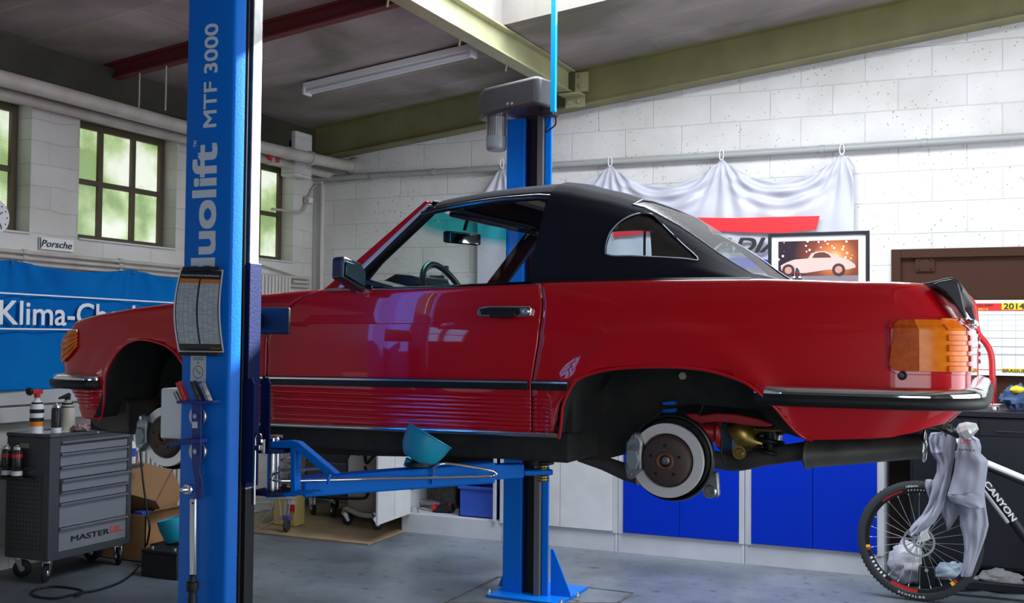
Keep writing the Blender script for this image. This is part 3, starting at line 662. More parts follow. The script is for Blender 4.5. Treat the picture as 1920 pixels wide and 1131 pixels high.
# arch lips
for rng in ((-3.885, -3.27), (-1.548, -.60)):
    pts = [body_pt(plan_s(x), zb_) - Vector((0, .002, 0)) for x, zb_ in BOT if rng[0] <= x <= rng[1]]
    o = B().tube(spline(pts, 3), .006, 8).build('wheel_arch_lip', g.paint, car, smooth=80); mirror_obj(o)
# chrome sill
b = B(); x0, x1 = -3.24, -1.545; y_ = 3.872
V_ = []
for x_, zt_2, zb_2 in ((x0, 1.238, 1.216), (x1, 1.258, 1.232)):
    r_ = (zt_2-zb_2)/2; V_.append([b.b.verts.new((x_, y_+.014-.018*math.sin(PI*k/10), (zt_2+zb_2)/2+r_*math.cos(PI*k/10))) for k in range(11)] + [b.b.verts.new((x_, y_+.03, zb_2)), b.b.verts.new((x_, y_+.03, zt_2))])
for k in range(13): b.b.faces.new((V_[0][k], V_[0][(k+1) % 13], V_[1][(k+1) % 13], V_[1][k]))
b.b.faces.new(V_[0]); b.b.faces.new(V_[1][::-1]); bmesh.ops.recalc_face_normals(b.b, faces=b.b.faces[:]); o = b.build('chrome_sill', g.chrome, car); mirror_obj(o)
# side rub strips: black with thin bright insert
def strip_on(name, x0, x1, z0f, z1f, th, m, off=0, n=30, bev=.003):
    b = B(); fr = []; 
    for i in range(n+1):
        x = x0+(x1-x0)*i/n; s = plan_s(x); zz0, zz1 = z0f(x), z1f(x); a = body_pt(s, zz0); c = body_pt(s, zz1); _, nn = plan_pt(s)
        fr.append([b.b.verts.new(v_) for v_ in (a+nn*.004-nn*off, a-nn*(th+off), c-nn*(th+off), c+nn*.004-nn*off)])
    for A, C in zip(fr, fr[1:]):
        for k in range(4): b.b.faces.new((A[k], A[(k+1) % 4], C[(k+1) % 4], C[k]))
    b.b.faces.new(fr[0]); b.b.faces.new(fr[-1][::-1]); bmesh.ops.recalc_face_normals(b.b, faces=b.b.faces[:])
    o = b.build(name, m, car, smooth=30, bevel=bev); mirror_obj(o); return o
lz = lambda x: 1.403+.0105*(x+2.86); 
strip_on('side_moulding', -3.24, -2.893, lambda x: lz(x), lambda x: lz(x)+.036, .014, g.black)
strip_on('side_moulding', -2.875, -1.656, lambda x: lz(x), lambda x: lz(x)+.036, .014, g.black)
strip_on('side_moulding', -1.638, -1.488, lambda x: lz(x)+.0*(x), lambda x: lz(x)+.036, .014, g.black)
for a, c_ in ((-3.24, -2.893), (-2.875, -1.656), (-1.638, -1.49)): strip_on('bright_strip', a, c_, lambda x: lz(x)+.026, lambda x: lz(x)+.033, .003, g.steel, off=.0125, bev=0)
# chrome belt line trims
strip_on('belt_trim', -2.62, -1.64, lambda x: ztop(x)-.008, lambda x: ztop(x)+.004, .004, g.chrome, bev=.001)
strip_on('belt_trim', -1.62, -.82, lambda x: ztop(x)-.002, lambda x: ztop(x)+.006, .002, g.black, bev=.001)
# bumpers
def bumper(path, zt, zm, zb_, names=('bumper', 'bumper_rubber')):
    n = len(path); b = B(); fr = []
    def nrm(i):
        a, c = path[max(0, i-1)], path[min(n-1, i+1)]; t_ = Vector((c[0]-a[0], c[1]-a[1], 0)).normalized(); return Vector((t_.y, -t_.x, 0))   # outward
    def sweep(prof, name, m):
        b = B(); R = []
        for i in range(n):
            nn = nrm(i); o_ = Vector((path[i][0], path[i][1], 0)); e_ = path[i][2] if len(path[i]) > 2 else 1
            R.append([b.b.verts.new(o_+nn*d_*e_+Vector((0, 0, z_))) for d_, z_ in prof])
        k = len(prof)
        for A, C in zip(R, R[1:]):
            for j in range(k): b.b.faces.new((A[j], A[(j+1) % k], C[(j+1) % k], C[j]))
        b.b.faces.new(R[0]); b.b.faces.new(R[-1][::-1]); bmesh.ops.recalc_face_normals(b.b, faces=b.b.faces[:])
        return b.build(name, m, car, smooth=50)
    h = zt-zm
    o1 = sweep([(-.02, zt-.004), (.0, zt), (.022, zt-.004), (.042, zt-.35*h), (.050, zt-.7*h), (.050, zm), (-.02, zm)], names[0], g.chrome)
    h2 = zm-zb_
    o2 = sweep([(-.02, zm-.001), (.050, zm-.001), (.060, zm-.2*h2), (.062, zm-.6*h2), (.052, zb_+.004), (.035, zb_), (-.02, zb_)], names[1], g.black)
    return o1, o2
def mir(pts): return pts + [(p_[0], 2*CY-p_[1]) + tuple(p_[2:]) for p_ in pts[::-1][1:]]
rb = spline([(-.80, 3.87, 0), (-.6, 3.862, 0), (-.4, 3.868, 0), (-.26, 3.88, 0), (-.18, 3.91, 0), (-.125, 3.97, 0), (-.105, 4.06, 0), (-.10, 4.3, 0), (-.10, CY, 0)], 6)
rb = [(p_.x, p_.y, min(1, .15+(p_.x+.80)/.12)) for p_ in rb]
bumper(mir(rb), 1.463, 1.430, 1.388)
fb = spline([(-3.85, 3.885, 0), (-3.95, 3.872, 0), (-4.05, 3.885, 0), (-4.12, 3.92, 0), (-4.19, 4.0, 0), (-4.24, 4.2, 0), (-4.27, 4.4, 0), (-4.28, CY, 0)], 6)
fb = [(p_.x, p_.y, min(1, .2+(-3.85-p_.x)/.05)) for p_ in fb][::-1]
fbm = [(p_[0], 2*CY-p_[1], p_[2]) for p_ in fb[::-1]] + fb[1:]
bumper(fbm, 1.424, 1.396, 1.352)
# tail lamp wrapping the corner (near, mirrored)
def wrap_panel(sv, zs, off, name, m, ribs=None, thick=.006, shape=None, slant=0):
    b = B(); n = 40; nz = 70
    def fn(u, v):
        s = sv[0]+(sv[1]-sv[0])*u; z0, z1 = zs
        if shape: z0, z1 = shape(u, z0, z1)
        z = z0+(z1-z0)*v; q = body_pt(s, z); _, nn = plan_pt(s)
        o_ = off
        if ribs: o_ += ribs(v, u)
        s = s+slant*(1-u)*v; q = body_pt(s, z); _, nn = plan_pt(s)
        return q-nn*o_
    o = b.grid(fn, n, nz).build(name, m, car, smooth=40, thick=thick); mirror_obj(o); return o
def rib(v, u=1): return .007 if (v*5 % 1) < .55 and u > .45 else 0.0
z0t, z1t = 1.516, 1.690
s_in, s_m, s_o = plan_s(-.352), plan_s(-.262), plan_s(-.118)
def shp(u, z0, z1): e = .02*max(0, 1-u/.35)**2; return z0+e, z1-e
wrap_panel((s_in-.3, s_o+5), (z0t-.012, z1t+.008), .0015, 'tail_lamp_surround', g.paint, shape=lambda u, a, c_: (a+.02*max(0, 1-u/.08)**2, c_-.02*max(0, 1-u/.08)**2))
wrap_panel((s_in, s_m), (z0t, z1t), .006, 'side_marker_lens', g.ambdk, shape=shp, slant=.9)
wrap_panel((s_m+.05, s_o), (z0t, z1t), .006, 'indicator_lens', g.amber, ribs=rib)
wrap_panel((s_o+.02, s_o+5), (z0t, z1t), .006, 'tail_lamp_lens', g.redlens, ribs=rib)
# front corner lamp
def shp2(u, z0, z1): return z0+interp([(0, .06), (.3, .02), (.55, 0), (.8, .03), (1, .075)], u), z1
wrap_panel((plan_s(-4.205), plan_s(-4.0)), (1.472, 1.622), .008, 'indicator_lens', g.amber, ribs=lambda v, u: rib(v, 1), shape=shp2)
wrap_panel((plan_s(-4.205), plan_s(-4.0)), (1.622, 1.632), .010, 'lamp_trim', g.chrome)
# head lamps, grille
for y in (4.15, 2*CY-4.15): B().lathe([(0, 0), (.07, 0), (.075, .01), (.06, .03), (0, .045)], (-4.235, y, 1.53), (-1, 0, 0), 24).build('head_lamp', g.steel, car)
b = B(); b.box((-4.285, 4.35, 1.45), (-4.25, 2*CY-4.35, 1.60)); b.build('grille', g.black, car, bevel=.006)
for k in range(3): B().box((-4.292, 4.35, 1.475+.045*k), (-4.284, 2*CY-4.35, 1.485+.045*k)).build('grille_bar', g.chrome, car, bevel=.002)
b = B(); b.tube([(-4.29, CY+.07*math.cos(a*PI/12), 1.525+.07*math.sin(a*PI/12)) for a in range(24)], .005, 8, closed=True)
for k in range(3): a = PI/2+k*2*PI/3; b.tube([(-4.29, CY, 1.525), (-4.29, CY+.07*math.cos(a), 1.525+.07*math.sin(a))], .005, 6)
b.build('grille_emblem', g.chrome, car)
# door handle
b = B(); hq = [at(a, c_, y=3.845) for a, c_ in ((894, 583), (898, 577), (915, 574), (993, 574), (996, 578), (994, 592), (990, 594), (900, 594), (895, 591))]
o = b.prism(hq, (0, .02, 0)).build('door_handle', g.chrome, car, bevel=.003)
o2 = B().prism([at(a, c_, y=3.836) for a, c_ in ((899, 580), (916, 577), (974, 577), (976, 589), (902, 590))], (0, .02, 0)).build('handle_insert', g.black, o, bevel=.002)
B().prism([at(a, c_, y=3.822) for a, c_ in ((912, 585), (918, 583), (962, 584), (966, 591), (960, 596), (920, 596))], (0, .018, 0)).build('handle_grip', g.black, o, bevel=.004)
q = at(984, 584, y=3.838); B().lathe([(0, 0), (.012, 0), (.012, .006), (.008, .006), (.008, .003), (0, .003)], q+Vector((0, .005, 0)), (0, -1, 0), 20).build('lock', g.steel, o)
q = at(1692, 704, y=3.885); b = B(); b.lathe([(0, 0), (.016, 0), (.016, .01), (.012, .012), (0, .008)], q, (0, -1, 0), 20); lk = b.build('fuel_lock', g.black, car)
B().lathe([(0, 0), (.008, 0), (.007, .004), (0, .004)], q+Vector((0, -.009, 0)), (0, -1, 0), 14).build('key_slot', g.chrome, lk)
# windscreen pillars: sloped strips
PB, PT = Vector((-2.640, 3.965, 1.80)), Vector((-2.245, 4.125, 2.185))
def wp(px, py):
    t_ = (545-py)/(545-378); return at(px, py, y=3.975+.15*t_)
def pillar(pts, name, m, th=.03, bev=.003):
    o = B().prism([wp(*q) for q in pts], (0, th, 0)).build(name, m, car, smooth=0, bevel=bev); mirror_obj(o); return o
pillar([(600, 548), (797, 376), (803, 378), (626, 548)], 'windscreen_frame', g.paint, .05, .006)
pillar([(626, 546), (800, 382), (808, 383), (648, 537)], 'pillar_trim', mat('bright_trim', (.80, .80, .82), .25, .55), .02, .004)
pillar([(648, 538), (803, 386), (816, 388), (700, 492), (655, 538)], 'pillar_seal', g.black, .045, .006)
for (pa, pb_) in (((600, 548), (797, 376)),):
    o = B().prism([wp(*q)+Vector((-.003, .052, 0)) for q in ((600, 548), (797, 374), (818, 386), (706, 492), (662, 546))], (0, .012, 0)).build('pillar_lining', g.black, car, smooth=0, bevel=.002); mirror_obj(o)
hd = B()
def hdr(u, v):
    a = 2*PI*v; y = 4.13+(2*CY-2*4.13)*u; bow = -.10*(1-(2*u-1)**2); e_ = min(1, .15+12*min(u, 1-u)); return (-2.232+bow+.026*e_*math.cos(a), y, 2.195+.012*(1-(2*u-1)**2)+.015*e_*math.sin(a))
hd.grid(hdr, 20, 10).build('windscreen_header', g.black, car, smooth=60, merge=.0001)
# windscreen glass with teal sun band
m, t, p = NT('windscreen_glass'); t.nodes.remove(p); L = t.links
v = axes(t, 'z'); tr = t.nodes.new('ShaderNodeBsdfTransparent'); gl = t.nodes.new('ShaderNodeBsdfGlossy'); gl.inputs['Roughness'].default_value = .02
sx = t.nodes.new('ShaderNodeSeparateXYZ'); L.new(v, sx.inputs[0]); mr = t.nodes.new('ShaderNodeMapRange'); mr.inputs[1].default_value = 2.085; mr.inputs[2].default_value = 2.125; L.new(sx.outputs[0], mr.inputs[0])
cr = t.nodes.new('ShaderNodeMixRGB'); cr.inputs[1].default_value = (.80, .86, .84, 1); cr.inputs[2].default_value = (.06, .58, .60, 1); L.new(mr.outputs[0], cr.inputs[0]); L.new(cr.outputs[0], tr.inputs[0])
mx = t.nodes.new('ShaderNodeMixShader'); mx.inputs[0].default_value = .07; L.new(tr.outputs[0], mx.inputs[1]); L.new(gl.outputs[0], mx.inputs[2]); L.new(mx.outputs[0], t.nodes['Material Output'].inputs[0])
def wsg(u, v):
    y0 = 3.99+.15*v; y = y0+(2*CY-2*y0)*u; bow = -.14*(1-(2*u-1)**2); x = -2.60+(.365)*v+bow; return (x, y, 1.80+.385*v)
B().grid(wsg, 24, 12).build('windscreen', m, car, smooth=80)
# soft top
ZR = [(-2.36, 2.205), (-2.2, 2.238), (-2.0, 2.262), (-1.85, 2.273), (-1.69, 2.278), (-1.6, 2.266), (-1.43, 2.222), (-1.28, 2.168), (-1.14, 2.075), (-1.06, 2.01), (-.985, 1.945), (-.90, 1.882), (-.85, 1.853), (-.80, 1.842)]
def zroof(x): return interp(ZR, x)
HWT = [(0, .818), (.25, .80), (.5, .755), (.7, .712), (.82, .672), (.90, .615), (.955, .52), (.985, .38), (1, 0)]
QN = [0, .08, .16, .25, .34, .43, .5, .58, .65, .7, .75, .79, .82, .85, .875, .9, .92, .94, .955, .97, .982, .99]
def ring(x, off=0):
    zb_ = ztop(max(x, -1.69))-.004; zr = max(zroof(x), zb_+.004); pts = []
    tap = 1-.06*sm((x+1.3)/.5)
    H_ = zr-zb_
    for h in QN: pts.append((interp(HWT, h)*tap, zb_+H_*h))
    wlast = interp(HWT, .99)*tap; mid = []
    for k in range(1, 12):
        y_ = wlast*(1-2*k/12); mid.append((y_, zr - (.01*H_)*(y_/wlast)**2))
    full = [(-a_, z_) for a_, z_ in pts] + [(-a_, z_) for a_, z_ in mid] + [(a_, z_) for a_, z_ in pts[::-1]]
    return [Vector((x+.035*(z_-zb_)/H_*sm((-1.5-x)/.19), CY+a_, z_)) for a_, z_ in full]
b = B(); xs = [-1.69+(.89)*i/50 for i in range(51)]; R_ = [[b.b.verts.new(q) for q in ring(x)] for x in xs]
for A, C in zip(R_, R_[1:]):
    for k in range(len(A)-1): b.b.faces.new((A[k], C[k], C[k+1], A[k+1]))
bmesh.ops.recalc_face_normals(b.b, faces=b.b.faces[:])
st_o = b.build('soft_top', g.cloth, car, smooth=0)
kk = st_o.modifiers.new('t', 'SOLIDIFY'); kk.thickness = .012; kk.offset = 0
dg = bpy.context.evaluated_depsgraph_get(); me_ = bpy.data.meshes.new_from_object(st_o.evaluated_get(dg)); st_o.modifiers.clear(); st_o.data = me_
QW = [at(a, c_, y=4.0) for a, c_ in ((1144, 478), (1142, 462), (1145, 440), (1155, 421), (1170, 407), (1187, 398), (1203, 396), (1215, 401), (1240, 424), (1275, 456), (1308, 486), (1280, 485), (1200, 482), (1160, 482))]
def shapeb(pts, y0, y1): return B().prism([(q.x, y0, q.z) for q in pts], (0, y1-y0, 0))
cut = shapeb(QW, 3.7, 5.8).build('cutter', None, car, smooth=0); boolean_cut(st_o, cut)
# rear window cutter: a block taken through the sloping back from above, bounded by the two side seams
RWx0, RWx1 = -1.33, -.87
def rhw(x): return .64-.05*(x-RWx0)/(RWx1-RWx0)
cb = B(); cb.prism([Vector((x, CY+s_*rhw(x), 1.86)) for x, s_ in ((RWx0, -1), (RWx1, -1), (RWx1, 1), (RWx0, 1))], (0, 0, .6))
cut = cb.build('cutter', None, car, smooth=0); boolean_cut(st_o, cut)
g.qglass = glass('rear_side_glass', (.62, .74, .76), .10); g.rglass = glass('rear_glass', (.88, .94, .92), .32, .25)
def on_side(q, off=.0):
    zb_ = ztop(q.x); H_ = max(.01, zroof(q.x)-zb_); tap = 1-.06*sm((q.x+1.3)/.5); return Vector((q.x, CY-interp(HWT, (q.z-zb_)/H_)*tap-off, q.z))
cqx = sum((q.x for q in QW))/len(QW); cqz = sum((q.z for q in QW))/len(QW)
b = B(); cc = b.b.verts.new(on_side(Vector((cqx, 0, cqz)))); rings = []
for f_ in (.5, 1.02): rings.append([b.b.verts.new(on_side(Vector((cqx+(q.x-cqx)*f_, 0, cqz+(q.z-cqz)*f_)))) for q in QW])
n_ = len(QW)
for k in range(n_): b.b.faces.new((cc, rings[0][k], rings[0][(k+1) % n_])); b.b.faces.new((rings[0][k], rings[1][k], rings[1][(k+1) % n_], rings[0][(k+1) % n_]))
o = b.build('quarter_window', g.qglass, car, smooth=80); mirror_obj(o)
o = B().tube(spline([on_side(q, .007) for q in QW+QW[:1]], 4)[:-1], .0028, 6, closed=True).build('quarter_window_piping', g.hand, car, smooth=80); mirror_obj(o)
sq = [on_side(at(a, c_, y=4.02), .006) for a, c_ in ((1222, 397), (1260, 430), (1298, 462), (1322, 488))]
def rwp(x, k, off=0): return Vector((x, CY+k*rhw(x), zroof(x)+off-.01*(zroof(x)-1.83)*(k*rhw(x)/.3)**2*.25))
def ringz(x, y):   # height of the soft top at a given half width
    hw_ = abs(y-CY); zb_ = ztop(x)-.004; zr = zroof(x); tap = 1-.06*sm((x+1.3)/.5)
    lo, hi = 0, 1
    for _ in range(30):
        mi = (lo+hi)/2
        if interp(HWT, mi)*tap > hw_: lo = mi
        else: hi = mi
    return zb_+(zr-zb_)*lo
def rwg(u, v): x = RWx0+(RWx1-RWx0)*v; y = CY+(2*u-1)*rhw(x)*1.01; return (x, y, ringz(x, y))
B().grid(rwg, 40, 20).build('rear_window', g.rglass, car, smooth=80)
pth = [Vector(rwg(0, v/10)) for v in range(11)] + [Vector(rwg(u/10, 1)) for u in range(1, 11)] + [Vector(rwg(1, 1-v/10)) for v in range(1, 11)] + [Vector(rwg(1-u/10, 0)) for u in range(1, 10)]
B().tube([q+Vector((.004, 0, .006)) for q in pth], .004, 6, closed=True).build('rear_window_piping', g.hand, car, smooth=80)
# front part of the roof
def rf(u, v):
    x = -2.275+(.64)*u; k = 2*v-1; bow = -.07*(1-k*k)*(1-u)**2; hw_ = .672-.045*(1-u)**1.5
    H0 = zroof(-1.69)-ztop(-1.69)+.004; hh = abs(k)*.672
    lo, hi = 0, 1
    for _ in range(24):
        mi = (lo+hi)/2
        if interp(HWT, mi) > hh: lo = mi
        else: hi = mi
    return (x+bow, CY+k*hw_, zroof(x)-(1-lo)*H0*(.86+.14*u))
B().grid(rf, 24, 60).build('roof_canopy', g.cloth, car, smooth=80, thick=.012)
for sy in (0, 1):
    rr_ = [Vector(rf(u/8, 0)) + Vector((0, -.002, -.012)) for u in range(9)]
    o = B().tube(rr_, .014, 8).build('roof_rail', mat('gloss_black_rail', (.01, .012, .02), .12, coat=1), car, smooth=80)
    if sy == 0: mirror_obj(o)
    break
bq = [at(a, c_, y=4.0+.09*(530-c_)/160) for a, c_ in ((1027, 376), (1022, 400), (1013, 450), (1006, 500), (1003, 528))]
o = B().tube(bq, .007, 8).build('top_edge_seal', g.black, car, smooth=80); mirror_obj(o)
# folded sun visors and lining bow seen through the side window
for y0 in (4.25, 4.85): B().obox((-2.22, y0, 2.165), (.17, 0, -.035), (0, .38, 0), (0, 0, -.022)).build('sun_visor', g.dash, car, bevel=.008)
B().box((-1.86, 4.16, 2.175), (-1.80, 2*CY-4.16, 2.20)).build('roof_bow', mat('beige_bow', (.20, .17, .13), .6), car, bevel=.005)
# interior mirror
mi = B().obox(at(840, 432, y=4.72), at(903, 438, y=4.80)-at(840, 432, y=4.72), (0, 0, -.060), (-.03, .0, 0)).build('interior_mirror', g.black, car, bevel=.012, seg=3)
a0 = at(844, 436, y=4.715); a1 = at(899, 441, y=4.793)
B().obox(a0+Vector((.004, -.002, 0)), a1-a0, (0, 0, -.047), (-.004, 0, 0)).build('mirror_glass', mat('mirror', (.30, .32, .33), .05, 1), mi, bevel=.006)
B().cyl(at(871, 432, y=4.76), at(878, 418, y=4.78)+Vector((0, 0, .03)), .009, 10).build('mirror_arm', g.black, mi)
# dash, seats, steering wheel, tub
b = B(); b.prism([(-2.60, 4.02, 1.55), (-2.60, 4.02, 1.835), (-2.50, 4.02, 1.86), (-2.36, 4.02, 1.83), (-2.30, 4.02, 1.70), (-2.34, 4.02, 1.55)], (0, 2*CY-8.04, 0)); b.build('dashboard', g.dash, car, bevel=.01)
B().prism([(-2.52, 4.22, 1.80), (-2.54, 4.22, 1.86), (-2.47, 4.22, 1.893), (-2.37, 4.22, 1.885), (-2.35, 4.22, 1.85), (-2.40, 4.22, 1.80)], (0, .32, 0)).build('instrument_hood', g.dash, car, bevel=.012, seg=3)
sw0 = Vector((-2.27, 4.36, 1.765)); ax_ = Vector((.90, 0, .42)).normalized(); u_ = Vector((0, 1, 0)); w_ = ax_.cross(u_)
sw = B().tube([sw0+u_*math.cos(a*PI/18)*.195+w_*math.sin(a*PI/18)*.195 for a in range(36)], .014, 10, closed=True).build('steering_wheel', mat('grey_black_leather', (.035, .045, .05), .3), car, smooth=80)
b = B(); 
for a in (.3, PI-.3, -PI/2): b.tube([sw0-ax_*.02, sw0+u_*math.cos(a)*.19-w_*math.sin(a)*-.19], [.02, .012], 8)
b.lathe([(0, 0), (.05, 0), (.045, .02), (0, .025)], sw0-ax_*.03, ax_, 20); b.cyl(sw0-ax_*.02, sw0-ax_*.2, .025, 12); b.build('steering_hub', g.dash, sw)
for y0 in (4.12, 4.85):
    b = B(); b.box((-2.05, y0, 1.40), (-1.60, y0+.5, 1.54)); b.prism([(-1.72, y0, 1.5), (-1.58, y0, 1.5), (-1.52, y0, 1.80), (-1.60, y0, 1.80)], (0, .5, 0)); b.build('seat', g.dash, car, bevel=.03, seg=3)
B().box((-1.50, 4.02, 1.70), (-.84, 2*CY-4.02, 1.80)).build('rear_shelf', g.dash, car, bevel=.02)
for s_ in (0,):
    b = B(); b.box((-2.58, 3.93, 1.70), (-1.66, 3.975, 1.812)); o = b.build('door_lining', g.dash, car, bevel=.008); mirror_obj(o)
B().box((-2.9, 3.95, 1.76), (-2.56, 2*CY-3.95, 1.80)).build('scuttle', g.black, car, bevel=.01)
# wing mirror
mq = lambda px, py, y=3.76: at(px, py, y=y)
hx = mq(663, 510).x
b = B(); P4 = [(hx-.015, 3.70, 1.845), (hx-.015, 3.70, 1.925), (hx-.010, 3.715, 1.935), (hx-.010, 3.83, 1.915), (hx, 3.855, 1.885), (hx, 3.855, 1.80), (hx, 3.835, 1.795)]
b.prism(P4, (-.060, .012, 0)); wm = b.build('wing_mirror', mat('mirror_housing', (.012, .014, .02), .3), car, bevel=.012, seg=3)
b = B(); b.prism([Vector(q)*1.0+Vector((.003, 0, 0)) for q in ((hx-.012, 3.712, 1.856), (hx-.012, 3.712, 1.914), (hx-.008, 3.825, 1.902), (hx, 3.843, 1.878), (hx, 3.843, 1.815))], (.004, 0, 0)); b.build('mirror_glass', mat('mirror_b', (.03, .06, .08), .08, 1), wm, bevel=.002)
B().tube([(hx-.03, 3.84, 1.815), (hx-.02, 3.90, 1.80)], [.02, .03], 10).build('mirror_foot', g.chrome, wm)
# aerial, rear spoiler, boot handle
q = at(1495, 526, y=4.0); b = B(); b.lathe([(0, 0), (.022, 0), (.020, .008), (.012, .014), (.010, .022), (.012, .026), (.007, .034), (.006, .046), (.0, .050)], (q.x, 4.0, ztop(q.x)+.001), (0, 0, 1), 20); b.build('aerial_base', g.chrome, car)
spm = mat('spoiler_rubber', (.022, .025, .030), .4)
SPX = [(1722, 532), (1745, 529), (1768, 523), (1783, 520), (1797, 526), (1806, 540), (1806, 549), (1797, 556), (1784, 557), (1760, 543), (1740, 539)]
lip = [at(a_, c_, y=3.99) for a_, c_ in SPX]
spo = B().prism(lip, (0, 2*(CY-3.99), 0)).build('rear_spoiler', spm, car, smooth=40, bevel=.004)
for yy in (3.930, 2*CY-3.930-.07):
    B().prism([Vector((q_.x, yy, q_.z)) for q_ in (at(a_, c_, y=3.93) for a_, c_ in ((1748, 533), (1762, 527), (1785, 523), (1796, 530), (1802, 552), (1807, 575), (1813, 594), (1808, 598), (1796, 580), (1784, 562), (1772, 548)))], (0, .07, 0)).build('spoiler_end', spm, spo, smooth=40, bevel=.008, seg=3)
q = at(1826, 606, y=4.70); b = B(); b.box((q.x-.02, 4.45, q.z-.012), (q.x+.012, 5.04, q.z+.012)); b.box((q.x-.035, 4.62, q.z-.022), (q.x+.008, 4.87, q.z-.008)); b.build('boot_handle', g.chrome, car, bevel=.006)
# ---- running gear
def brake(hub, name_suffix=''):
    hx_, hy, hz = hub; out = []
    d = B(); d.lathe([(.100, .006), (.103, .0), (.139, .0), (.140, .004), (.140, .020), (.139, .024), (.100, .024)], hub, (0, 1, 0), 64); disc = d.build('brake_disc', g.disc, car)
    h = B(); h.lathe([(.024, .02), (.024, -.026), (.030, -.028), (.034, -.024), (.080, -.024), (.088, -.020), (.091, -.010), (.098, .006), (.100, .012)], hub, (0, 1, 0), 48); hat = h.build('disc_hat', g.rust, disc)
    B().lathe([(0, .03), (.05, .03), (.05, .034), (0, .034)], hub, (0, 1, 0), 24).build('hub_back', g.black, disc)
    B().lathe([(.020, .018), (.022, -.029), (.030, -.032), (.035, -.027), (.036, -.022)], hub, (0, 1, 0), 32).build('hub_bore', g.rustring, disc)
    B().lathe([(0, -.022), (.008, -.022), (.009, -.017), (.016, -.015), (.017, .02)], hub, (0, 1, 0), 20).build('axle_nut', g.alum, disc)
    for k in range(5):
        a = PI/2+k*2*PI/5; c_ = Vector(hub)+Vector((math.cos(a)*.058, -.0255, math.sin(a)*.058)); B().cyl(c_, c_+Vector((0, .004, 0)), .0065, 12).build('wheel_bolt_hole', g.black, disc)
    s = B(); s.lathe([(.05, .045), (.146, .042), (.156, .024), (.162, .026), (.165, .040), (.160, .066), (.06, .075)], (hx_+.010, hy, hz+.008), (0, 1, 0), 48); s.build('backing_plate', mat('gloss_black_plate', (.008, .008, .009), .3) if 'gloss_black_plate' not in bpy.data.materials else bpy.data.materials['gloss_black_plate'], disc)
    c = B(); cp = [(-.150, .062), (-.118, .105), (-.100, .098), (-.085, .065), (-.090, .02), (-.088, -.035), (-.098, -.045), (-.130, -.078), (-.148, -.070), (-.155, -.02)]
    cp = [(a*1.0, b2*1.0) for a, b2 in cp]
    c.prism([Vector((hx_+a, hy-.035, hz+b2)) for a, b2 in cp], (0, .085, 0)); cal = c.build('brake_caliper', g.alum, disc, bevel=.008)
    c = B(); c.prism([Vector((hx_+a, hy-.044, hz+b2)) for a, b2 in ((-.140, .04), (-.105, .035), (-.095, 0), (-.105, -.035), (-.135, -.04), (-.148, 0))], (0, .012, 0)); c.build('caliper_body', g.motor, cal, bevel=.004)
    for a, b2 in ((-.118, .085), (-.132, -.062)):
        c = B(); hexbolt(c, (hx_+a, hy-.035, hz+b2), (0, -1, 0), .010, .006); c.build('caliper_bolt', g.steel, cal)
    return disc
HR = (-1.155, 4.0, 1.159); HF = (-3.575, 4.02, 1.135)
dR = brake(HR); dF = brake(HF)
def place_copy(o, mv, rotz=0):
    c = copy_tree(o, car); c.matrix_basis = Matrix.Translation(mv) @ Matrix.Rotation(rotz, 4, 'Z') @ c.matrix_basis; return c
dl = wloc(car)
for o in (dR, dF): c = copy_tree(o, car); c.rotation_euler = (0, 0, PI); c.location = Vector((2*((HR if o is dR else HF)[0])-2*dl.x, 0, 0))
# rear axle parts
def pris(pts, y, th, name, m, bev=.004, parent=car): return B().prism([at(a, c_, y=y) for a, c_ in pts], (0, th, 0)).build(name, m, parent, smooth=30, bevel=bev)
pris([(1283, 776), (1306, 776), (1310, 780), (1345, 775), (1380, 777), (1420, 785), (1445, 794), (1447, 799), (1436, 801), (1400, 798), (1370, 793), (1345, 791), (1312, 794), (1295, 786)], 4.20, .05, 'control_arm', g.dred, .006)
q = at(1372, 810, y=4.42); b = B(); b.lathe([(0, 0), (.055, 0), (.06, .01), (.06, .02), (.04, .03), (.04, .09), (0, .1)], q-Vector((.03, .05, 0)), (-1, -.2, 0), 24); b.build('boot_flange', g.red, car)
pris([(1340, 790), (1375, 792), (1374, 845), (1345, 843)], 4.45, .12, 'differential_housing', mat('grease_blue', (.01, .045, .10), .5), .008)
b = B(); q0, q1 = at(1378, 820, y=4.4), at(1432, 833, y=4.4)
b.tube([q0, at(1392, 812, y=4.4), at(1405, 822, y=4.4), at(1418, 830, y=4.4), q1], [.055, .062, .052, .034, .03], 20); b.lathe([(0, 0), (.02, 0), (.027, .01), (.027, .02), (0, .02)], at(1388, 848, y=4.32), (0, -1, 0), 18)
gs_ = b.build('gold_strut', g.gold, car, smooth=50); B().lathe([(.005, 0), (.008, .006), (.014, .006), (.018, 0)], at(1388, 848, y=4.32)+Vector((0, -.020, 0)), (0, -1, 0), 18).build('strut_eye', g.gold, gs_)
b = B(); zc_ = at(1444, 800, y=4.35)
b.lathe([(0, .0), (.062, .0), (.066, .006), (.062, .012), (0, .012)], zc_-Vector((0, 0, .015)), (0, 0, 1), 28); b.build('spring_cup', g.gold, car)
b = B(); b.tube([zc_+Vector((.05*math.cos(a*.5), .05*math.sin(a*.5), -.02-.0035*a)) for a in range(26)], .010, 8); b.cyl(zc_-Vector((0, 0, .12)), zc_, .025, 12); b.build('coil_spring', g.black, car)
pris([(1394, 838), (1440, 838), (1462, 826), (1462, 838), (1440, 850), (1396, 850)], 4.5, .05, 'subframe_bracket', g.alum)
pris([(1336, 886), (1345, 885), (1348, 930), (1343, 934), (1318, 933), (1316, 926), (1328, 900)], 4.15, .03, 'lower_bracket', g.alum, .006)
for py in (754, 768): pris([(1241, py), (1263, py-2), (1265, py+4), (1258, py+6), (1242, py+6)], 4.20, .05, 'blue_clip', g.blue, .003)
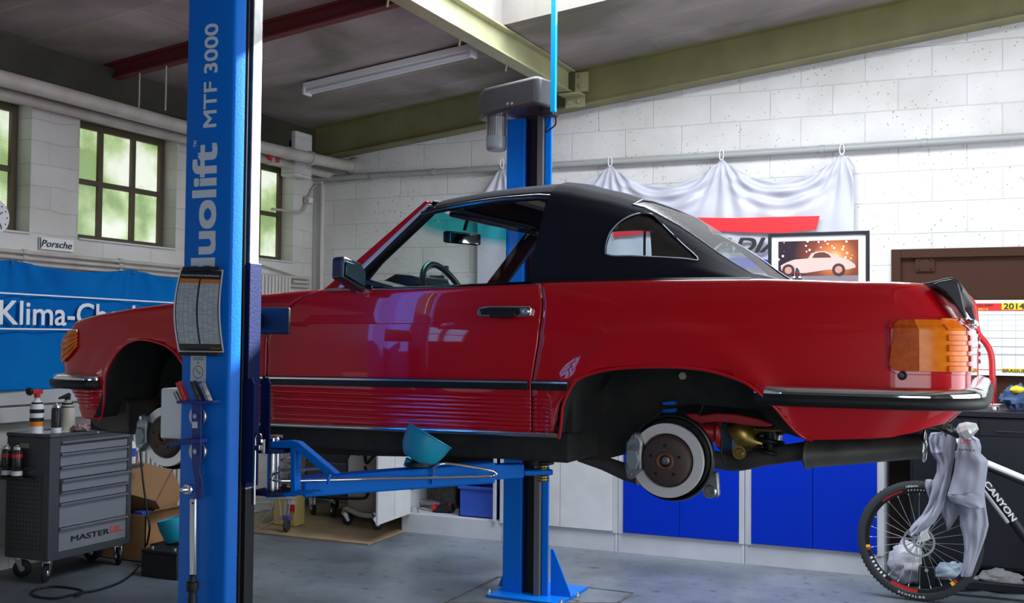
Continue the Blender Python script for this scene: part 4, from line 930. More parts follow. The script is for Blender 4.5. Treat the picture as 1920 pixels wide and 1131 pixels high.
q = at(1331, 922, y=4.15); b = B(); b.lathe([(.008, 0), (.012, .008), (.022, .008), (.026, 0)], q, (0, -1, 0), 24); b.build('bushing', g.steel, car)
b = B(); b.tube(spline([at(a, c_, y=4.22) for a, c_ in ((1318, 757), (1312, 790), (1350, 800), (1352, 850), (1358, 870))], 6), .004, 6); b.build('brake_hose', g.black, car)
# trailing arm, exhaust pipe, silencer
b = B(); b.tube([at(1085, 856, y=4.32), at(1130, 868, y=4.32), at(1175, 886, y=4.30), at(1200, 895, y=4.28)], [.022, .030, .036, .034], 16, flat=((0, 1, 0), .6)); b.build('trailing_arm', g.exh, car, smooth=60)
b = B(); b.tube(spline([at(1330, 860, y=4.45), at(1380, 867, y=4.42), at(1440, 856, y=4.36), at(1515, 845, y=4.30)], 5), .036, 18); b.build('exhaust_pipe', g.exh, car, smooth=60)
b = B(); s0_, s1_ = at(1512, 850, y=4.30), at(1733, 836, y=4.25); dd = (s1_-s0_).normalized(); sd = Vector((0, 1, 0))
sec = [(math.cos(a*2*PI/24), math.sin(a*2*PI/24)) for a in range(24)]
def silr(pt, ry, rz): return [b.b.verts.new(pt+sd*c_*ry+Vector((0, 0, 1))*s_*rz) for c_, s_ in sec]
rg = [silr(s0_, .02, .005), silr(s0_, .12, .055), silr(s0_+dd*.01, .13, .062), silr(s0_+dd*.02, .12, .056), silr(s1_-dd*.02, .10, .045), silr(s1_, .10, .045), silr(s1_, .06, .03)]
for A, C in zip(rg, rg[1:]):
    for k in range(24): b.b.faces.new((A[k], A[(k+1) % 24], C[(k+1) % 24], C[k]))
bmesh.ops.recalc_face_normals(b.b, faces=b.b.faces[:]); b.build('silencer', g.exh, car, smooth=50)
b = B(); b.tube([s1_+Vector((.0, .085*math.cos(a*PI/12), .055*math.sin(a*PI/12))) for a in range(24)], .005, 8, closed=True); b.build('exhaust_end_ring', g.chrome, car)

# ============================================================ LIFT POSTS
# ---- near post
np_ = thing('lift_post', (-2.6, 3.2, 0), 'tall blue lift post in front of the car with large white lettering', 'lift post')
TOPZ = 3.35
prof = [(-2.714, 3.32), (-2.714, 3.135), (-2.709, 3.124), (-2.700, 3.12), (-2.512, 3.12), (-2.503, 3.1215), (-2.498, 3.125), (-2.495, 3.130), (-2.485, 3.168), (-2.50, 3.168), (-2.50, 3.17), (-2.69, 3.17), (-2.69, 3.32)]
B().prism([(x_, y_, 0) for x_, y_ in prof], (0, 0, TOPZ)).build('column', g.blue, np_, smooth=28)
B().box((-2.55, 3.172, 0), (-2.505, 3.20, TOPZ)).build('slot_cover', g.black, np_, smooth=0)
b = B(); b.box((-2.53, 3.20, 1.06), (-2.475, 3.252, TOPZ)); b.build('guide_rail', g.galv, np_, smooth=0, bevel=.003)
b = B(); b.box((-2.53, 3.20, 0), (-2.475, 3.252, 1.06)); b.build('cover_belt', g.pad, np_, smooth=0, bevel=.003)
b = B(); b.tube([(-2.489, 3.186, .0), (-2.489, 3.186, TOPZ)], .0045, 6); b.build('chain', g.black, np_)
b = B(); b.box((-2.95, 2.95, 0), (-2.25, 3.45, .02)); b.build('base_plate', g.blue, np_, bevel=.003)
b = B(); b.box((-2.75, 3.09, TOPZ), (-2.43, 3.4, TOPZ+.12)); b.build('head_cover', g.pad, np_, bevel=.03)
# carriage with swing arm
cr_ = B(); cr_.box((-2.525, 3.193, 1.07), (-2.468, 3.262, 1.875)); car_o = cr_.build('carriage', g.navy, np_, smooth=0, bevel=.003)
def nb(px, py, y): return at(px, py, y=y)
b = B(); q0, q1 = nb(458, 708, 3.19), nb(476, 860, 3.19); b.prism([(q0.x, 3.185, q0.z-.01), (q1.x-.012, 3.185, q0.z), (q1.x, 3.185, q0.z-.022), (q1.x, 3.185, 1.09), (q0.x, 3.185, 1.09)], (0, .006, 0)); b.build('guide_plate', g.navy, car_o, smooth=0, bevel=.001)
b = B(); q0, q1 = nb(489, 708, 3.30), nb(504, 860, 3.30); b.prism([(q0.x, 3.30, q0.z-.01), (q1.x-.012, 3.30, q0.z+.002), (q1.x, 3.30, q0.z-.022), (q1.x, 3.30, 1.19), (q0.x, 3.30, 1.19)], (0, .008, 0)); b.build('guide_plate', g.navy, car_o, smooth=0, bevel=.001)
PV = Vector((-2.475, 3.36, 0)); zpl = at(510, 846, y=3.33).z; zpb = at(510, 925, y=3.33).z
def disc_plate(z, th, r, name, m, par):
    b = B(); pts = []
    for k in range(25):
        a = -PI/2+PI*k/24; pts.append((PV.x+r*math.cos(a), PV.y+r*math.sin(a), z))
    pts += [(-2.53, PV.y+r, z), (-2.53, PV.y-r, z)]
    b.prism(pts, (0, 0, th)); return b.build(name, m, par, bevel=.003)
disc_plate(zpl-.006, .016, .075, 'top_plate', g.navy, car_o); disc_plate(zpb-.006, .016, .075, 'bottom_plate', g.navy, car_o)
B().cyl((PV.x, PV.y, zpb-.01), (PV.x, PV.y, zpl+.045), .026, 28).build('pivot_pin', g.steel, car_o, bevel=.002)
B().cyl((PV.x, PV.y, zpl+.03), (PV.x, PV.y, zpl+.048), .028, 28).build('pin_collar', g.chrome, car_o, bevel=.002)
lp = nb(478, 850, 3.24)
b = B(); b.tube([(lp.x, 3.24, zpb-.03), (lp.x, 3.24, zpl+.055)]+[(lp.x+.014-.014*math.cos(a*PI/5), 3.24, zpl+.055+.016*math.sin(a*PI/5)) for a in range(1, 5)]+[(lp.x+.028, 3.24, zpl+.04)], .0055, 8); b.build('locking_rod', g.chrome, car_o, smooth=80)
b = B(); b.box((lp.x-.012, 3.225, zpl+.012), (lp.x+.03, 3.255, zpl+.03)); b.cyl((lp.x+.03, 3.25, zpl+.0), (lp.x+.03, 3.25, zpl+.05), .007, 10); b.build('lock_bracket', g.steel, car_o, bevel=.002)
b = B(); b.tube([(PV.x+.03+.012*math.cos(a*.6)*1.6, PV.y+.04+.012*math.sin(a*.6)*1.6, zpb+.02+.0035*a) for a in range(34)], .004, 6); b.tube([(PV.x+.055, PV.y+.02, zpb+.03), (PV.x+.075, PV.y+.02, zpb+.09)], .012, 10); b.build('lock_spring', g.alum, car_o, smooth=80)
b = B(); b.lathe([(.0, 0), (.028, 0), (.03, .006), (.028, .012), (0, .012)], at(516, 822, y=3.42), (0, 0, 1), 36); gq = at(516, 822, y=3.42); b.cyl((gq.x, 3.42, zpl), (gq.x, 3.42, gq.z+.004), .012, 12); b.build('gear_segment', g.alum, car_o)
# arm
PE = at(1018, 886, y=4.08); AD = Vector((PE.x-PV.x, PE.y-PV.y, 0)); AL = AD.length; AD.normalize(); AN = Vector((AD.y, -AD.x, 0))   # AN points to camera side/right
def ap(t_, n_, z_): return Vector((PV.x, PV.y, z_)) + AD*(AL*t_) + AN*n_
def arm_z(t_, which): 
    return None
ztA, zbA = 1.118, 1.045
za0, za1 = at(640, 884, y=3.50).z, at(930, 866, y=3.93).z
zb0, zb1 = at(560, 930, y=3.43).z, at(930, 905, y=3.93).z
def slope_box(t0, t1, n0, n1, zb_a, zb_b, zt_a, zt_b, name, m, par, bev=.004):
    b = B(); P_ = [ap(t0, n0, zb_a), ap(t0, n0, zt_a), ap(t1, n0, zt_b), ap(t1, n0, zb_b)]
    Q_ = AN*(n1-n0); b.prism(P_, Q_); return b.build(name, m, par, smooth=0, bevel=bev)
arm = slope_box(.10, .80, -.045, .045, zb0, zb1, zb0+.072, za1, 'swing_arm', g.blue, np_, .008)
slope_box(.80, .915, -.032, .032, zb1+.012, zb1+.016, za1-.010, za1-.012, 'arm_extension', g.blue, arm)
pz_ = PE.z; b = B(); b.obox(ap(.915, -.035, pz_-.008), AD*(AL*.115), AN*.07, (0, 0, .022)); b.build('arm_tongue', g.blue, arm, bevel=.005)
b = B(); b.prism([ap(.10, .05, zb0+.072), ap(.42, .05, zb0+.078), ap(.47, .05, zb0+.066), ap(.10, .05, zb0+.055)], -AN*.10); b.build('arm_top_plate', g.blue, arm, smooth=0, bevel=.003)
tp = [(500, 838), (552, 836), (560, 840), (597, 872), (640, 886), (610, 886), (588, 878), (555, 846), (500, 846)]
b = B(); b.prism([at(a, c_, y=3.33) for a, c_ in [(484, 838), (500, 829), (545, 826), (558, 829), (630, 889), (612, 891), (550, 841), (500, 841), (484, 843)]], (0, .035, 0)); b.build('arm_fork_top', g.blue, arm, bevel=.003)
b = B(); b.prism([at(a, c_, y=3.33) for a, c_ in [(544, 840), (553, 840), (553, 922), (544, 925)]], (0, .04, 0)); b.build('arm_fork_web', g.blue, arm, bevel=.003)
b = B(); b.prism([at(a, c_, y=3.33) for a, c_ in [(492, 929), (500, 925), (584, 922), (590, 925), (550, 931), (500, 934)]], (0, .06, 0)); b.build('arm_fork_bottom', g.blue, arm, bevel=.003)
# pad screw
b = B(); b.tube([(PE.x, PE.y, pz_-.035), (PE.x, PE.y, pz_+.035)], .020, 20)
for k in range(7): b.lathe([(.020, 0), (.026, .003), (.020, .006)], (PE.x, PE.y, pz_-.036+.0105*k), (0, 0, 1), 20)
b.build('pad_screw', g.gold, arm, smooth=40)
b = B(); b.cyl((PE.x, PE.y, pz_+.033), (PE.x, PE.y, pz_+.047), .045, 28); b.build('support_pad', g.black, arm, bevel=.004)
# chrome rail on the arm
yA_ = [3.40, 3.34, 3.34, 3.44]
def armp(px, py, t_, n_): return at(px, py, y=ap(t_, n_, 0).y)
rp = [armp(618, 892, .14, .048), armp(616, 883, .14, .07), armp(603, 878, .12, .09), armp(560, 882, .09, .10), armp(520, 888, .05, .10), armp(509, 893, .04, .10), armp(512, 899, .05, .10), armp(540, 902, .08, .10), armp(720, 898, .37, .10), armp(900, 894, .72, .10), armp(925, 892, .76, .10), armp(930, 887, .77, .10), armp(915, 881, .74, .09), armp(860, 872, .64, .075), armp(830, 870, .585, .07), armp(815, 876, .56, .06), armp(812, 886, .555, .048)]
B().tube(spline(rp, 5), .0055, 10).build('arm_guard_rail', g.chrome, arm, smooth=80)
for px, t_ in ((616, .14), (811, .555)):
    q = armp(px, 892, t_, .047); B().tube([q+Vector((0, 0, .004)), q-Vector((0, 0, .032))], .007, 10).build('rail_socket', g.blue, arm)
# rubber door bumper
b = B(); q0, q1 = nb(488, 577, 3.40), nb(545, 627, 3.40); b.box((q0.x, 3.385, q1.z), (q1.x, 3.40, q0.z)); b.build('door_guard', g.pad, car_o, bevel=.006, seg=3)
B().box((q0.x, 3.26, q1.z+.02), (q0.x+.012, 3.39, q0.z-.02)).build('guard_bracket', g.navy, car_o, bevel=.002)
# motor
q = at(334, 20, y=3.30); b = B(); mc = Vector((-2.755, 3.33, 2.84))
b.lathe([(0, 0), (.045, .002), (.052, .008), (.060, .03), (.062, .045)], mc, (0, 0, 1), 36); mo = b.build('motor', g.motor, np_)
b = B()
for k in range(28):
    a = 2*PI*k/28; b.obox(mc+Vector((math.cos(a)*.056, math.sin(a)*.056, .045)), Vector((-math.sin(a), math.cos(a), 0))*.004, Vector((math.cos(a), math.sin(a), 0))*.012, (0, 0, .26))
b.cyl(mc+Vector((0, 0, .045)), mc+Vector((0, 0, .31)), .058, 28); b.box((mc.x-.03, mc.y-.08, mc.z+.06), (mc.x+.03, mc.y-.05, mc.z+.10)); b.build('motor_fins', g.motor, mo)
b = B(); b.lathe([(0, 0), (.044, 0), (.044, -.002), (0, -.002)], mc, (0, 0, 1), 30); b.build('fan_grille', mat('fan_mesh', (.05, .05, .06), .6, var=(200, (.2, .2, .22), .02)), mo)
# lettering on outer face
yf = 3.1195
def face(px, py): return at(px, py, y=yf)
q0 = face(403, 530); q1 = face(403, 268); q2 = face(357, 530)
ub, wv = Vector((0, 0, 1)), Vector((-1, 0, 0))
text('duolift', 'lettering', (q0.x, yf, q0.z), ub*(q1.z-q0.z), wv*(q0.x-q2.x), g.tsilver, np_, .0012, bold=.035)
q0, q1, q2 = face(369, 276), face(369, 264), face(363, 276)
text('TM', 'lettering', (q0.x, yf, q0.z), ub*(q1.z-q0.z), wv*(q0.x-q2.x), g.tsilver, np_, .0012, bold=.02)
q0, q1, q2 = face(406, 238), face(406, 43), face(381, 238)
text('MTF 3000', 'lettering', (q0.x, yf, q0.z), ub*(q1.z-q0.z), wv*(q0.x-q2.x), g.tsilver, np_, .0012, bold=.02)
# silver instruction sticker
q0, q1 = face(358, 663), face(386, 716)
stk = B().box((q0.x, yf-.001, q1.z), (q1.x, yf, q0.z)).build('instruction_label', mat('label_silver', (.50, .53, .56), .4), np_, smooth=0)
cx_, cz_ = (q0.x+q1.x)/2, face(372, 698).z
B().tube([(cx_+.022*math.cos(a*PI/12), yf-.0015, cz_+.022*math.sin(a*PI/12)) for a in range(24)], .001, 4, closed=True).build('label_symbol', g.txtblk, stk)
B().tube([(cx_-.012, yf-.0015, cz_+.012), (cx_+.008, yf-.0015, cz_-.006), (cx_+.013, yf-.0015, cz_+.0)], .0012, 4).build('label_symbol', g.txtblk, stk)
B().prism([(cx_-.004, yf-.0015, cz_+.036), (cx_+.004, yf-.0015, cz_+.036), (cx_, yf-.0015, cz_+.030)], (0, -.0005, 0)).build('label_arrow', g.txtblk, stk, smooth=0)
for dz, w_ in ((.052, .022), (.046, .026)): B().box((cx_-w_, yf-.0015, cz_+dz-.002), (cx_+w_, yf-.001, cz_+dz)).build('label_line', g.txtblk, stk, smooth=0)

# ---- far post
fp = thing('lift_post', (-2.72, 6.4, 0), 'blue lift post standing behind the car with dark head cover and motor', 'lift post')
def X63(px, y=6.3): return at(px, 700, y=y).x
xl, x1_, x2_, x3_, x4_, xr = [X63(p_) for p_ in (946, 980, 985, 1007, 1017, 1031)]
b = B(); yq = 6.3
b.prism([(xl, yq, 0), (x1_-.008, yq, 0), (x1_, yq+.01, 0), (x1_, yq+.05, 0), (xl+.03, yq+.05, 0), (xl+.03, yq+.26, 0), (xr-.16, yq+.26, 0), (xr-.045, yq+.05, 0), (x4_, yq+.05, 0), (x4_, yq+.008, 0), (x4_+.006, yq, 0), (xr-.006, yq, 0), (xr, yq+.006, 0), (xr-.13, yq+.30, 0), (xl, yq+.30, 0)], (0, 0, 3.0))
b.build('column', g.blue, fp, smooth=30, bevel=.004)
B().box((x2_-.01, yq+.04, 0), (x3_, yq+.05, 3.0)).build('cover_belt', g.black, fp, smooth=0)
B().box((x3_, yq-.03, 0), (x4_, yq+.05, 3.0)).build('guide_rail', mat('dark_rail', (.10, .10, .11), .4), fp, smooth=0)
B().box((x1_-.002, yq+.03, 0), (x2_, yq+.06, 3.0)).build('column_recess', g.navy, fp, smooth=0)
b = B(); b.box((-2.93, 6.17, 0), (-2.44, 6.66, .018)); b.build('base_plate', g.blue, fp, bevel=.003)
for px, py in ((917, 1107), (1083, 1115), (1052, 1128)):
    q = at(px, py+6, z=.02); b = B(); hexbolt(b, (q.x, q.y, .018), (0, 0, 1), .018, .018); b.cyl((q.x, q.y, .03), (q.x, q.y, .05), .008, 10); b.build('anchor_bolt', g.steel, fp)
b = B(); b.prism([(xl, 6.40, .02), (xl, 6.40, .20), (xl-.005, 6.40, .20), (xl-.075, 6.40, .02)], (0, .012, 0)); b.build('gusset', g.blue, fp, smooth=0)
b = B(); b.prism([(xr, 6.34, .02), (xr, 6.34, .30), (xr+.015, 6.34, .30), (xr+.13, 6.34, .04), (xr+.13, 6.34, .02)], (0, .012, 0)); b.build('gusset', g.blue, fp, smooth=0)
# head cover
b = B(); hz0 = at(960, 212, y=6.2).z; hz1 = at(960, 160, y=6.2).z
a0, a1 = at(897, 190, y=6.34), at(1041, 185, y=6.20)
pts = [(a0.x, 6.34), (at(907, 190, y=6.20).x, 6.20), (at(1000, 190, y=6.02).x, 6.02), (at(1012, 190, y=6.03).x, 6.03), (a1.x, 6.20), (at(1040, 190, y=6.62).x, 6.62), (a0.x+.02, 6.62)]
b.prism([(x_, y_, hz0) for x_, y_ in pts], (0, 0, hz1-hz0)); hc = b.build('head_cover', mat('dark_grey_plastic', (.045, .045, .052), .35), fp, bevel=.02, seg=3)
for px in (949, 958):
    q = at(px, 194, y=6.08); 
    B().lathe([(0, 0), (.009, 0), (.006, .005), (0, .005)], (q.x, 6.10+(px-949)*-.001, q.z), (0, -1, 0), 12).build('cover_screw', g.steel, hc)
mcx = at(931, 250, y=6.3); zb_ = at(931, 283, y=6.3).z
b = B(); b.lathe([(0, 0), (.055, .0), (.064, .012), (.066, .03), (.066, .09), (0, .09)], (mcx.x, 6.3, zb_), (0, 0, 1), 32); mo2 = b.build('motor', g.motor, fp)
b = B(); b.cyl((mcx.x, 6.3, zb_+.09), (mcx.x, 6.3, hz0+.03), .056, 24)
for k in range(26):
    a = 2*PI*k/26; b.obox(Vector((mcx.x+math.cos(a)*.054, 6.3+math.sin(a)*.054, zb_+.09)), Vector((-math.sin(a), math.cos(a), 0))*.004, Vector((math.cos(a), math.sin(a), 0))*.011, (0, 0, hz0-zb_-.06))
b.build('motor_fins', g.motfin, mo2)
q = at(1039, 150, y=6.02)
b = B(); b.box((q.x-.016, 6.0, at(1038, 209, y=6.0).z), (q.x+.014, 6.03, ceil_z(q.x)+.30)); b.build('cable_duct', mat('sky_blue_metal', (.0, .30, .62), .35), fp, smooth=0, bevel=.002)
b = B(); b.tube(spline([at(1040, 212, y=6.2), at(1042, 232, y=6.2), at(1032, 242, y=6.25), at(1024, 248, y=6.29)], 6), .005, 6); b.tube(spline([at(1034, 215, y=6.2), at(1028, 232, y=6.25), at(1022, 246, y=6.29)], 6), .004, 6); b.build('motor_cable', g.black, fp)
b = B(); q = at(1030, 212, y=6.15); b.box((q.x-.05, 6.10, q.z-.02), (q.x+.04, 6.2, q.z+.03)); b.build('head_bracket', g.black, fp, bevel=.004)
# carriage and short arm ends of far post under the car
b = B(); b.box((x1_-.01, 6.22, .96), (x3_-.01, 6.30, 1.9)); b.build('carriage', g.navy, fp, bevel=.004)
for (ex, ey) in ((-3.4, 5.5), (-1.7, 5.45)):
    o_ = Vector((x2_, 6.2, 1.03)); d_ = Vector((ex, ey, 1.03))-o_; s_ = Vector((d_.y, -d_.x, 0)).normalized()*.09
    b = B(); b.obox(o_-s_/2, d_, s_, (0, 0, .06)); ar = b.build('swing_arm', g.blue, fp, bevel=.006)
    B().cyl((ex, ey, 1.05), (ex, ey, 1.133), .045, 20).build('support_pad', g.black, ar)

# ============================================================ THINGS ON THE NEAR POST
# torque chart
tcq = thing('torque_chart', (-2.62, 3.11, 1.55), 'printed table poster with black and orange header held on the blue post', 'poster')
c00, c10, c01, c11 = at(332, 660, y=3.108), at(418, 661, y=3.108), at(336, 503, y=3.108), at(417, 506, y=3.108)
def chp(u, v, off=0):   # gently curled sheet
    a = c00.lerp(c10, u); b_ = c01.lerp(c11, u); q = a.lerp(b_, v); q.y = 3.117-.020*math.sin(PI*v)-.002-off; q.x -= .010*math.sin(PI*v)*(1-u)-.0; return q
def patch(u0, u1, v0, v1, off, name, m, par, nu=2, nv=24):
    return B().grid(lambda u, v: chp(u0+(u1-u0)*u, v0+(v1-v0)*v, off), nu, nv).build(name, m, par, smooth=80)
sheet = patch(0, 1, 0, 1, 0, 'sheet', g.paper, tcq, 6)
patch(.035, .965, .015, .985, .0006, 'black_border', g.txtblk, sheet)
m, t, p = NT('chart_rows'); v = axes(t, 'xz'); br = t.nodes.new('ShaderNodeTexBrick'); br.offset = 0; br.inputs['Scale'].default_value = 1
br.inputs['Brick Width'].default_value = .022; br.inputs['Row Height'].default_value = .0045; br.inputs['Mortar Size'].default_value = .0006
br.inputs['Color1'].default_value = (.42, .44, .48, 1); br.inputs['Color2'].default_value = (.60, .62, .66, 1); br.inputs['Mortar'].default_value = (.16, .16, .18, 1)
t.links.new(v, br.inputs['Vector']); t.links.new(br.outputs[0], p.inputs['Base Color'])
for u0, u1 in ((.06, .49), (.53, .95)):
    patch(u0, u1, .10, .83, .0012, 'table_column', m, sheet); patch(u0, u1, .83, .88, .0012, 'orange_header', g.orange, sheet)
a = chp(.07, .905, .002); b_ = chp(.93, .905, .002); c_ = chp(.07, .935, .002)
text('Anzugsmomente Radschrauben/Radmuttern', 'lettering', a, b_-a, c_-a, g.tsilver, sheet, .0004)
a = chp(.72, .035, .002); b_ = chp(.93, .035, .002); c_ = chp(.72, .06, .002)
text('Continental', 'lettering', a, b_-a, c_-a, g.txtor, sheet, .0004)
for (px0, py0, px1, py1) in ((344, 501, 412, 507), (337, 660, 410, 668)):
    a, b_ = at(px0, py0, y=3.10), at(px1, py1, y=3.10); B().box((a.x, 3.094, b_.z), (b_.x, 3.106 if py0 < 600 else 3.118, a.z)).build('magnet_strip', g.pad, tcq, bevel=.001)
# tool holder
Y0 = 3.12
th_ = thing('tool_holder', (-2.65, 3.1, .9), 'dark blue magnetic tool holder stuck on the near lift post', 'tool holder')
def pz(pts, y, th, name, m, par, bev=.002): return B().prism([at(a, c_, y=y) for a, c_ in pts], (0, th, 0)).build(name, m, par, bevel=bev)
for py in (781, 847):
    q = at(371, py, y=3.112); B().lathe([(0, 0), (.036, 0), (.038, .003), (.038, .012), (0, .012)], (q.x, 3.107, q.z), (0, 1, 0), 36).build('magnet_disc', g.steel, th_)
stp = pz([(359, 752), (377, 752), (377, 862), (374, 885), (379, 900), (377, 935), (367, 936), (364, 900), (359, 870)], 3.098, .006, 'bracket_strip', mat('holder_blue', (.012, .03, .22), .4), th_)
pz([(330, 752), (400, 752), (399, 757), (331, 757)], 3.055, .045, 'bracket_tray', stp.data.materials[0], th_)
pz([(317, 830), (345, 824), (376, 823), (376, 831), (350, 833), (318, 838)], 3.06, .04, 'hook_arm', stp.data.materials[0], th_)
for py in (781, 847):
    q = at(364, py, y=3.09); b = B(); hexbolt(b, (q.x, 3.099, q.z), (0, -1, 0), .0095, .006); b.lathe([(0, 0), (.005, 0), (.004, .004), (0, .004)], (q.x, 3.093, q.z), (0, -1, 0), 10); b.build('bolt', g.steel, th_)
pz([(360, 791), (370, 791), (370, 803), (360, 803)], 3.0975, .001, 'holder_label', g.tsilver, th_, 0)
for (pb, pt_, r_, m_, lab, gr) in (((349, 752), (335, 716), .0125, mat('red_socket', (.45, .02, .03), .4), 'red socket standing on the tool holder tray', None),
                              ((377, 752), (361, 716), .0125, mat('black_socket', (.04, .04, .045), .4, .5), 'black socket standing between red and silver sockets', None),
                              ((394, 753), (379, 718), .0115, g.alum, 'long silver socket at the right end of the tool tray', None),
                              ((337, 754), (328, 735), .008, g.alum, 'short silver socket below the red one', None)):
    a, c_ = at(*pb, y=3.075), at(*pt_, y=3.065); d_ = (c_-a); b = B(); L_ = d_.length
    b.lathe([(0, 0), (r_*.9, 0), (r_, .003), (r_, L_*.3), (r_*.97, L_*.32), (r_, L_*.34), (r_, L_-.002), (r_*.95, L_), (r_*.72, L_), (r_*.68, L_-.012), (0, L_-.012)], a, d_, 24)
    tag(b.build('socket', m_), lab, 'socket')
tw = thing('torque_wrench', (-2.65, 3.07, .6), 'long chrome torque wrench with black grip hanging on the tool holder', 'wrench')
hd_ = at(357, 917, y=3.07); b = B(); b.lathe([(0, 0), (.018, 0), (.020, .004), (.020, .016), (.018, .020), (0, .020)], hd_, (0, -1, 0), 28); b.cyl(hd_+Vector((0, -.018, 0)), hd_+Vector((-.008, -.034, 0)), .009, 18); b.obox(hd_+Vector((-.02, -.034, -.006)), (.012, 0, 0), (0, .012, 0), (0, 0, .012)); hdo = b.build('ratchet_head', g.chrome, tw, bevel=.001)
pz([(355, 935), (366, 935), (365, 1080), (354, 1080)], 3.062, .014, 'shaft', g.steel, tw, .004)
q = at(361, 944, y=3.06); B().cyl((q.x, 3.063, q.z), (q.x, 3.059, q.z), .0035, 10).build('pin', g.black, tw)
a, b2 = at(361, 1080, y=3.07), at(360, 1131, y=3.07)
b = B(); b.lathe([(.0, 0), (.011, 0), (.013, -.02), (.021, -.022), (.022, -.04), (.020, -.052), (.013, -.055), (.013, -.07), (.016, -.075), (.017, -.17), (.014, -.20), (0, -.205)], a, (0, 0, 1), 12); b.build('grip', g.pad, tw)
wc = thing('white_case', (-2.78, 3.25, 1.2), 'white plastic case fixed to the left edge of the near lift post', 'case')
a, b2 = at(301, 728, y=3.2), at(299, 822, y=3.2)
B().box((a.x, 3.2, b2.z), (-2.7145, 3.29, a.z)).build('housing', g.white, wc, bevel=.008, seg=3)
B().box((a.x+.012, 3.196, b2.z+.012), (-2.73, 3.2, a.z-.012)).build('lid', g.white, wc, bevel=.004)
b = B(); b.tube([(a.x-.002, 3.24, a.z-.05), (a.x-.012, 3.24, a.z-.055), (a.x-.012, 3.24, a.z-.10), (a.x-.002, 3.24, a.z-.105)], .005, 8); b.build('latch', g.steel, wc)
# funnel
fn = thing('funnel', (-1.98, 3.72, 1.12), 'light blue plastic funnel lying tilted on the swing arm', 'funnel')
fb_ = at(783, 864, y=3.70); ax2 = (RT*.50+Vector((0, 0, .86))+FWD*.13).normalized(); b = B()
b.lathe([(0, .0), (.050, .0), (.062, .012), (.080, .035), (.089, .07), (.094, .105), (.098, .107), (.097, .112), (.091, .108), (.086, .07), (.075, .035), (.055, .014), (0, .010)], fb_-Vector((.010, 0, .0)), ax2, 48)
bw = b.build('bowl', g.teal, fn, smooth=40)
q = at(762, 868, y=3.67); b = B(); b.tube([q+Vector((.01, 0, .015)), q+Vector((-.005, 0, -.012))], [.012, .008], 12); b.build('spout', g.teal, fn)
b = B(); b.lathe([(0, 0), (.052, 0), (.052, .015), (0, .015)], (fb_.x+.004, 3.70, fb_.z-.020), (0, 0, 1), 30); b.build('rubber_foot', g.pad, fn)

# ============================================================ TOOL CART AND LEFT CORNER
cxa, cxb, cya, cyb = -5.99, -5.605, 5.235, 5.965
ct = thing('tool_cart', ((cxa+cxb)/2, (cya+cyb)/2, 0), 'grey workshop tool cart with seven drawers and red-black lettering', 'tool cart')
m, t, p = NT('perforated_grey_metal'); v = axes(t, 'xz'); vo = t.nodes.new('ShaderNodeTexVoronoi'); vo.inputs['Scale'].default_value = 34; vo.inputs['Randomness'].default_value = 0
t.links.new(v, vo.inputs['Vector']); cr = t.nodes.new('ShaderNodeValToRGB'); cr.color_ramp.elements[0].position = .20; cr.color_ramp.elements[0].color = (.005, .005, .006, 1); cr.color_ramp.elements[1].position = .24; cr.color_ramp.elements[1].color = (.045, .05, .06, 1)
t.links.new(vo.outputs['Distance'], cr.inputs[0]); t.links.new(cr.outputs[0], p.inputs['Base Color']); p.inputs['Roughness'].default_value = .5
zt_ = at(88, 812, x=cxb, y=None).z
b = B(); b.box((cxa, cya, .14), (cxb-.03, cyb, .93)); body = b.build('body', g.dgrey, ct, bevel=.006)
B().box((cxa+.03, cya-.003, .18), (cxb-.06, cya, .70)).build('perforated_panel', m, body, smooth=0)
b = B(); b.box((cxb-.03, cya, .14), (cxb, cya+.085, .93)); b.box((cxb-.03, cyb-.04, .14), (cxb, cyb, .93)); b.box((cxb-.03, cya+.085, .14), (cxb, cyb-.04, .185)); b.box((cxb-.03, cya+.085, .875), (cxb, cyb-.04, .93)); b.build('front_frame', g.dgrey, ct, smooth=0, bevel=.003)
b = B(); b.box((cxa-.005, cya-.005, .93), (cxb+.005, cyb+.005, .955)); b.build('worktop', g.dgrey, ct, bevel=.006)
dz = [at(113, y_, x=cxb).z for y_ in (829, 852, 877, 901, 924, 946, 992, 1037)]
for i in range(7):
    off = .02 if i == 3 else 0
    d = B().box((cxb-.02, cya+.09, dz[i+1]+.006), (cxb-.002+off, cyb-.045, dz[i]-.0)).build('drawer', g.drawer, ct, smooth=0, bevel=.003)
    b = B(); zz = dz[i]; b.prism([(cxb-.002+off, cya+.088, zz-.014), (cxb+.016+off, cya+.088, zz-.010), (cxb+.018+off, cya+.088, zz-.002), (cxb+.004+off, cya+.088, zz+.003), (cxb-.004+off, cya+.088, zz+.002)], (0, cyb-cya-.132, 0)); b.build('drawer_handle', g.hand, d, smooth=0)
zl = dz[6]; h_ = dz[6]-dz[7]
ya, yb = cya+.21, cyb-.20
text('MASTER', 'lettering', (cxb-.001, ya-.02, dz[7]+h_*.36), (0, yb-ya+.02, 0), (0, 0, .038), g.txtblk, ct, .001, bold=.03)
text('Line', 'lettering', (cxb-.001, yb+.005, dz[7]+h_*.42), (0, .09, 0), (0, 0, .055), g.txtred, ct, .001, shear=.4)
B().prism([(cxb, yb+.0, dz[7]+h_*.40), (cxb, yb+.14, dz[7]+h_*.40), (cxb, yb+.09, dz[7]+h_*.46)], (.001, 0, 0)).build('underline', g.txtred, ct, smooth=0)
q = at(135, 814, x=cxb); B().box((cxb, q.y-.06, q.z-.008), (cxb+.001, q.y+.06, q.z+.006)).build('top_label', g.tsilver, ct, smooth=0)
q = at(183, 811, x=cxb); B().cyl((cxb-.002, q.y, q.z), (cxb+.006, q.y, q.z), .008, 14).build('lock', g.steel, ct)
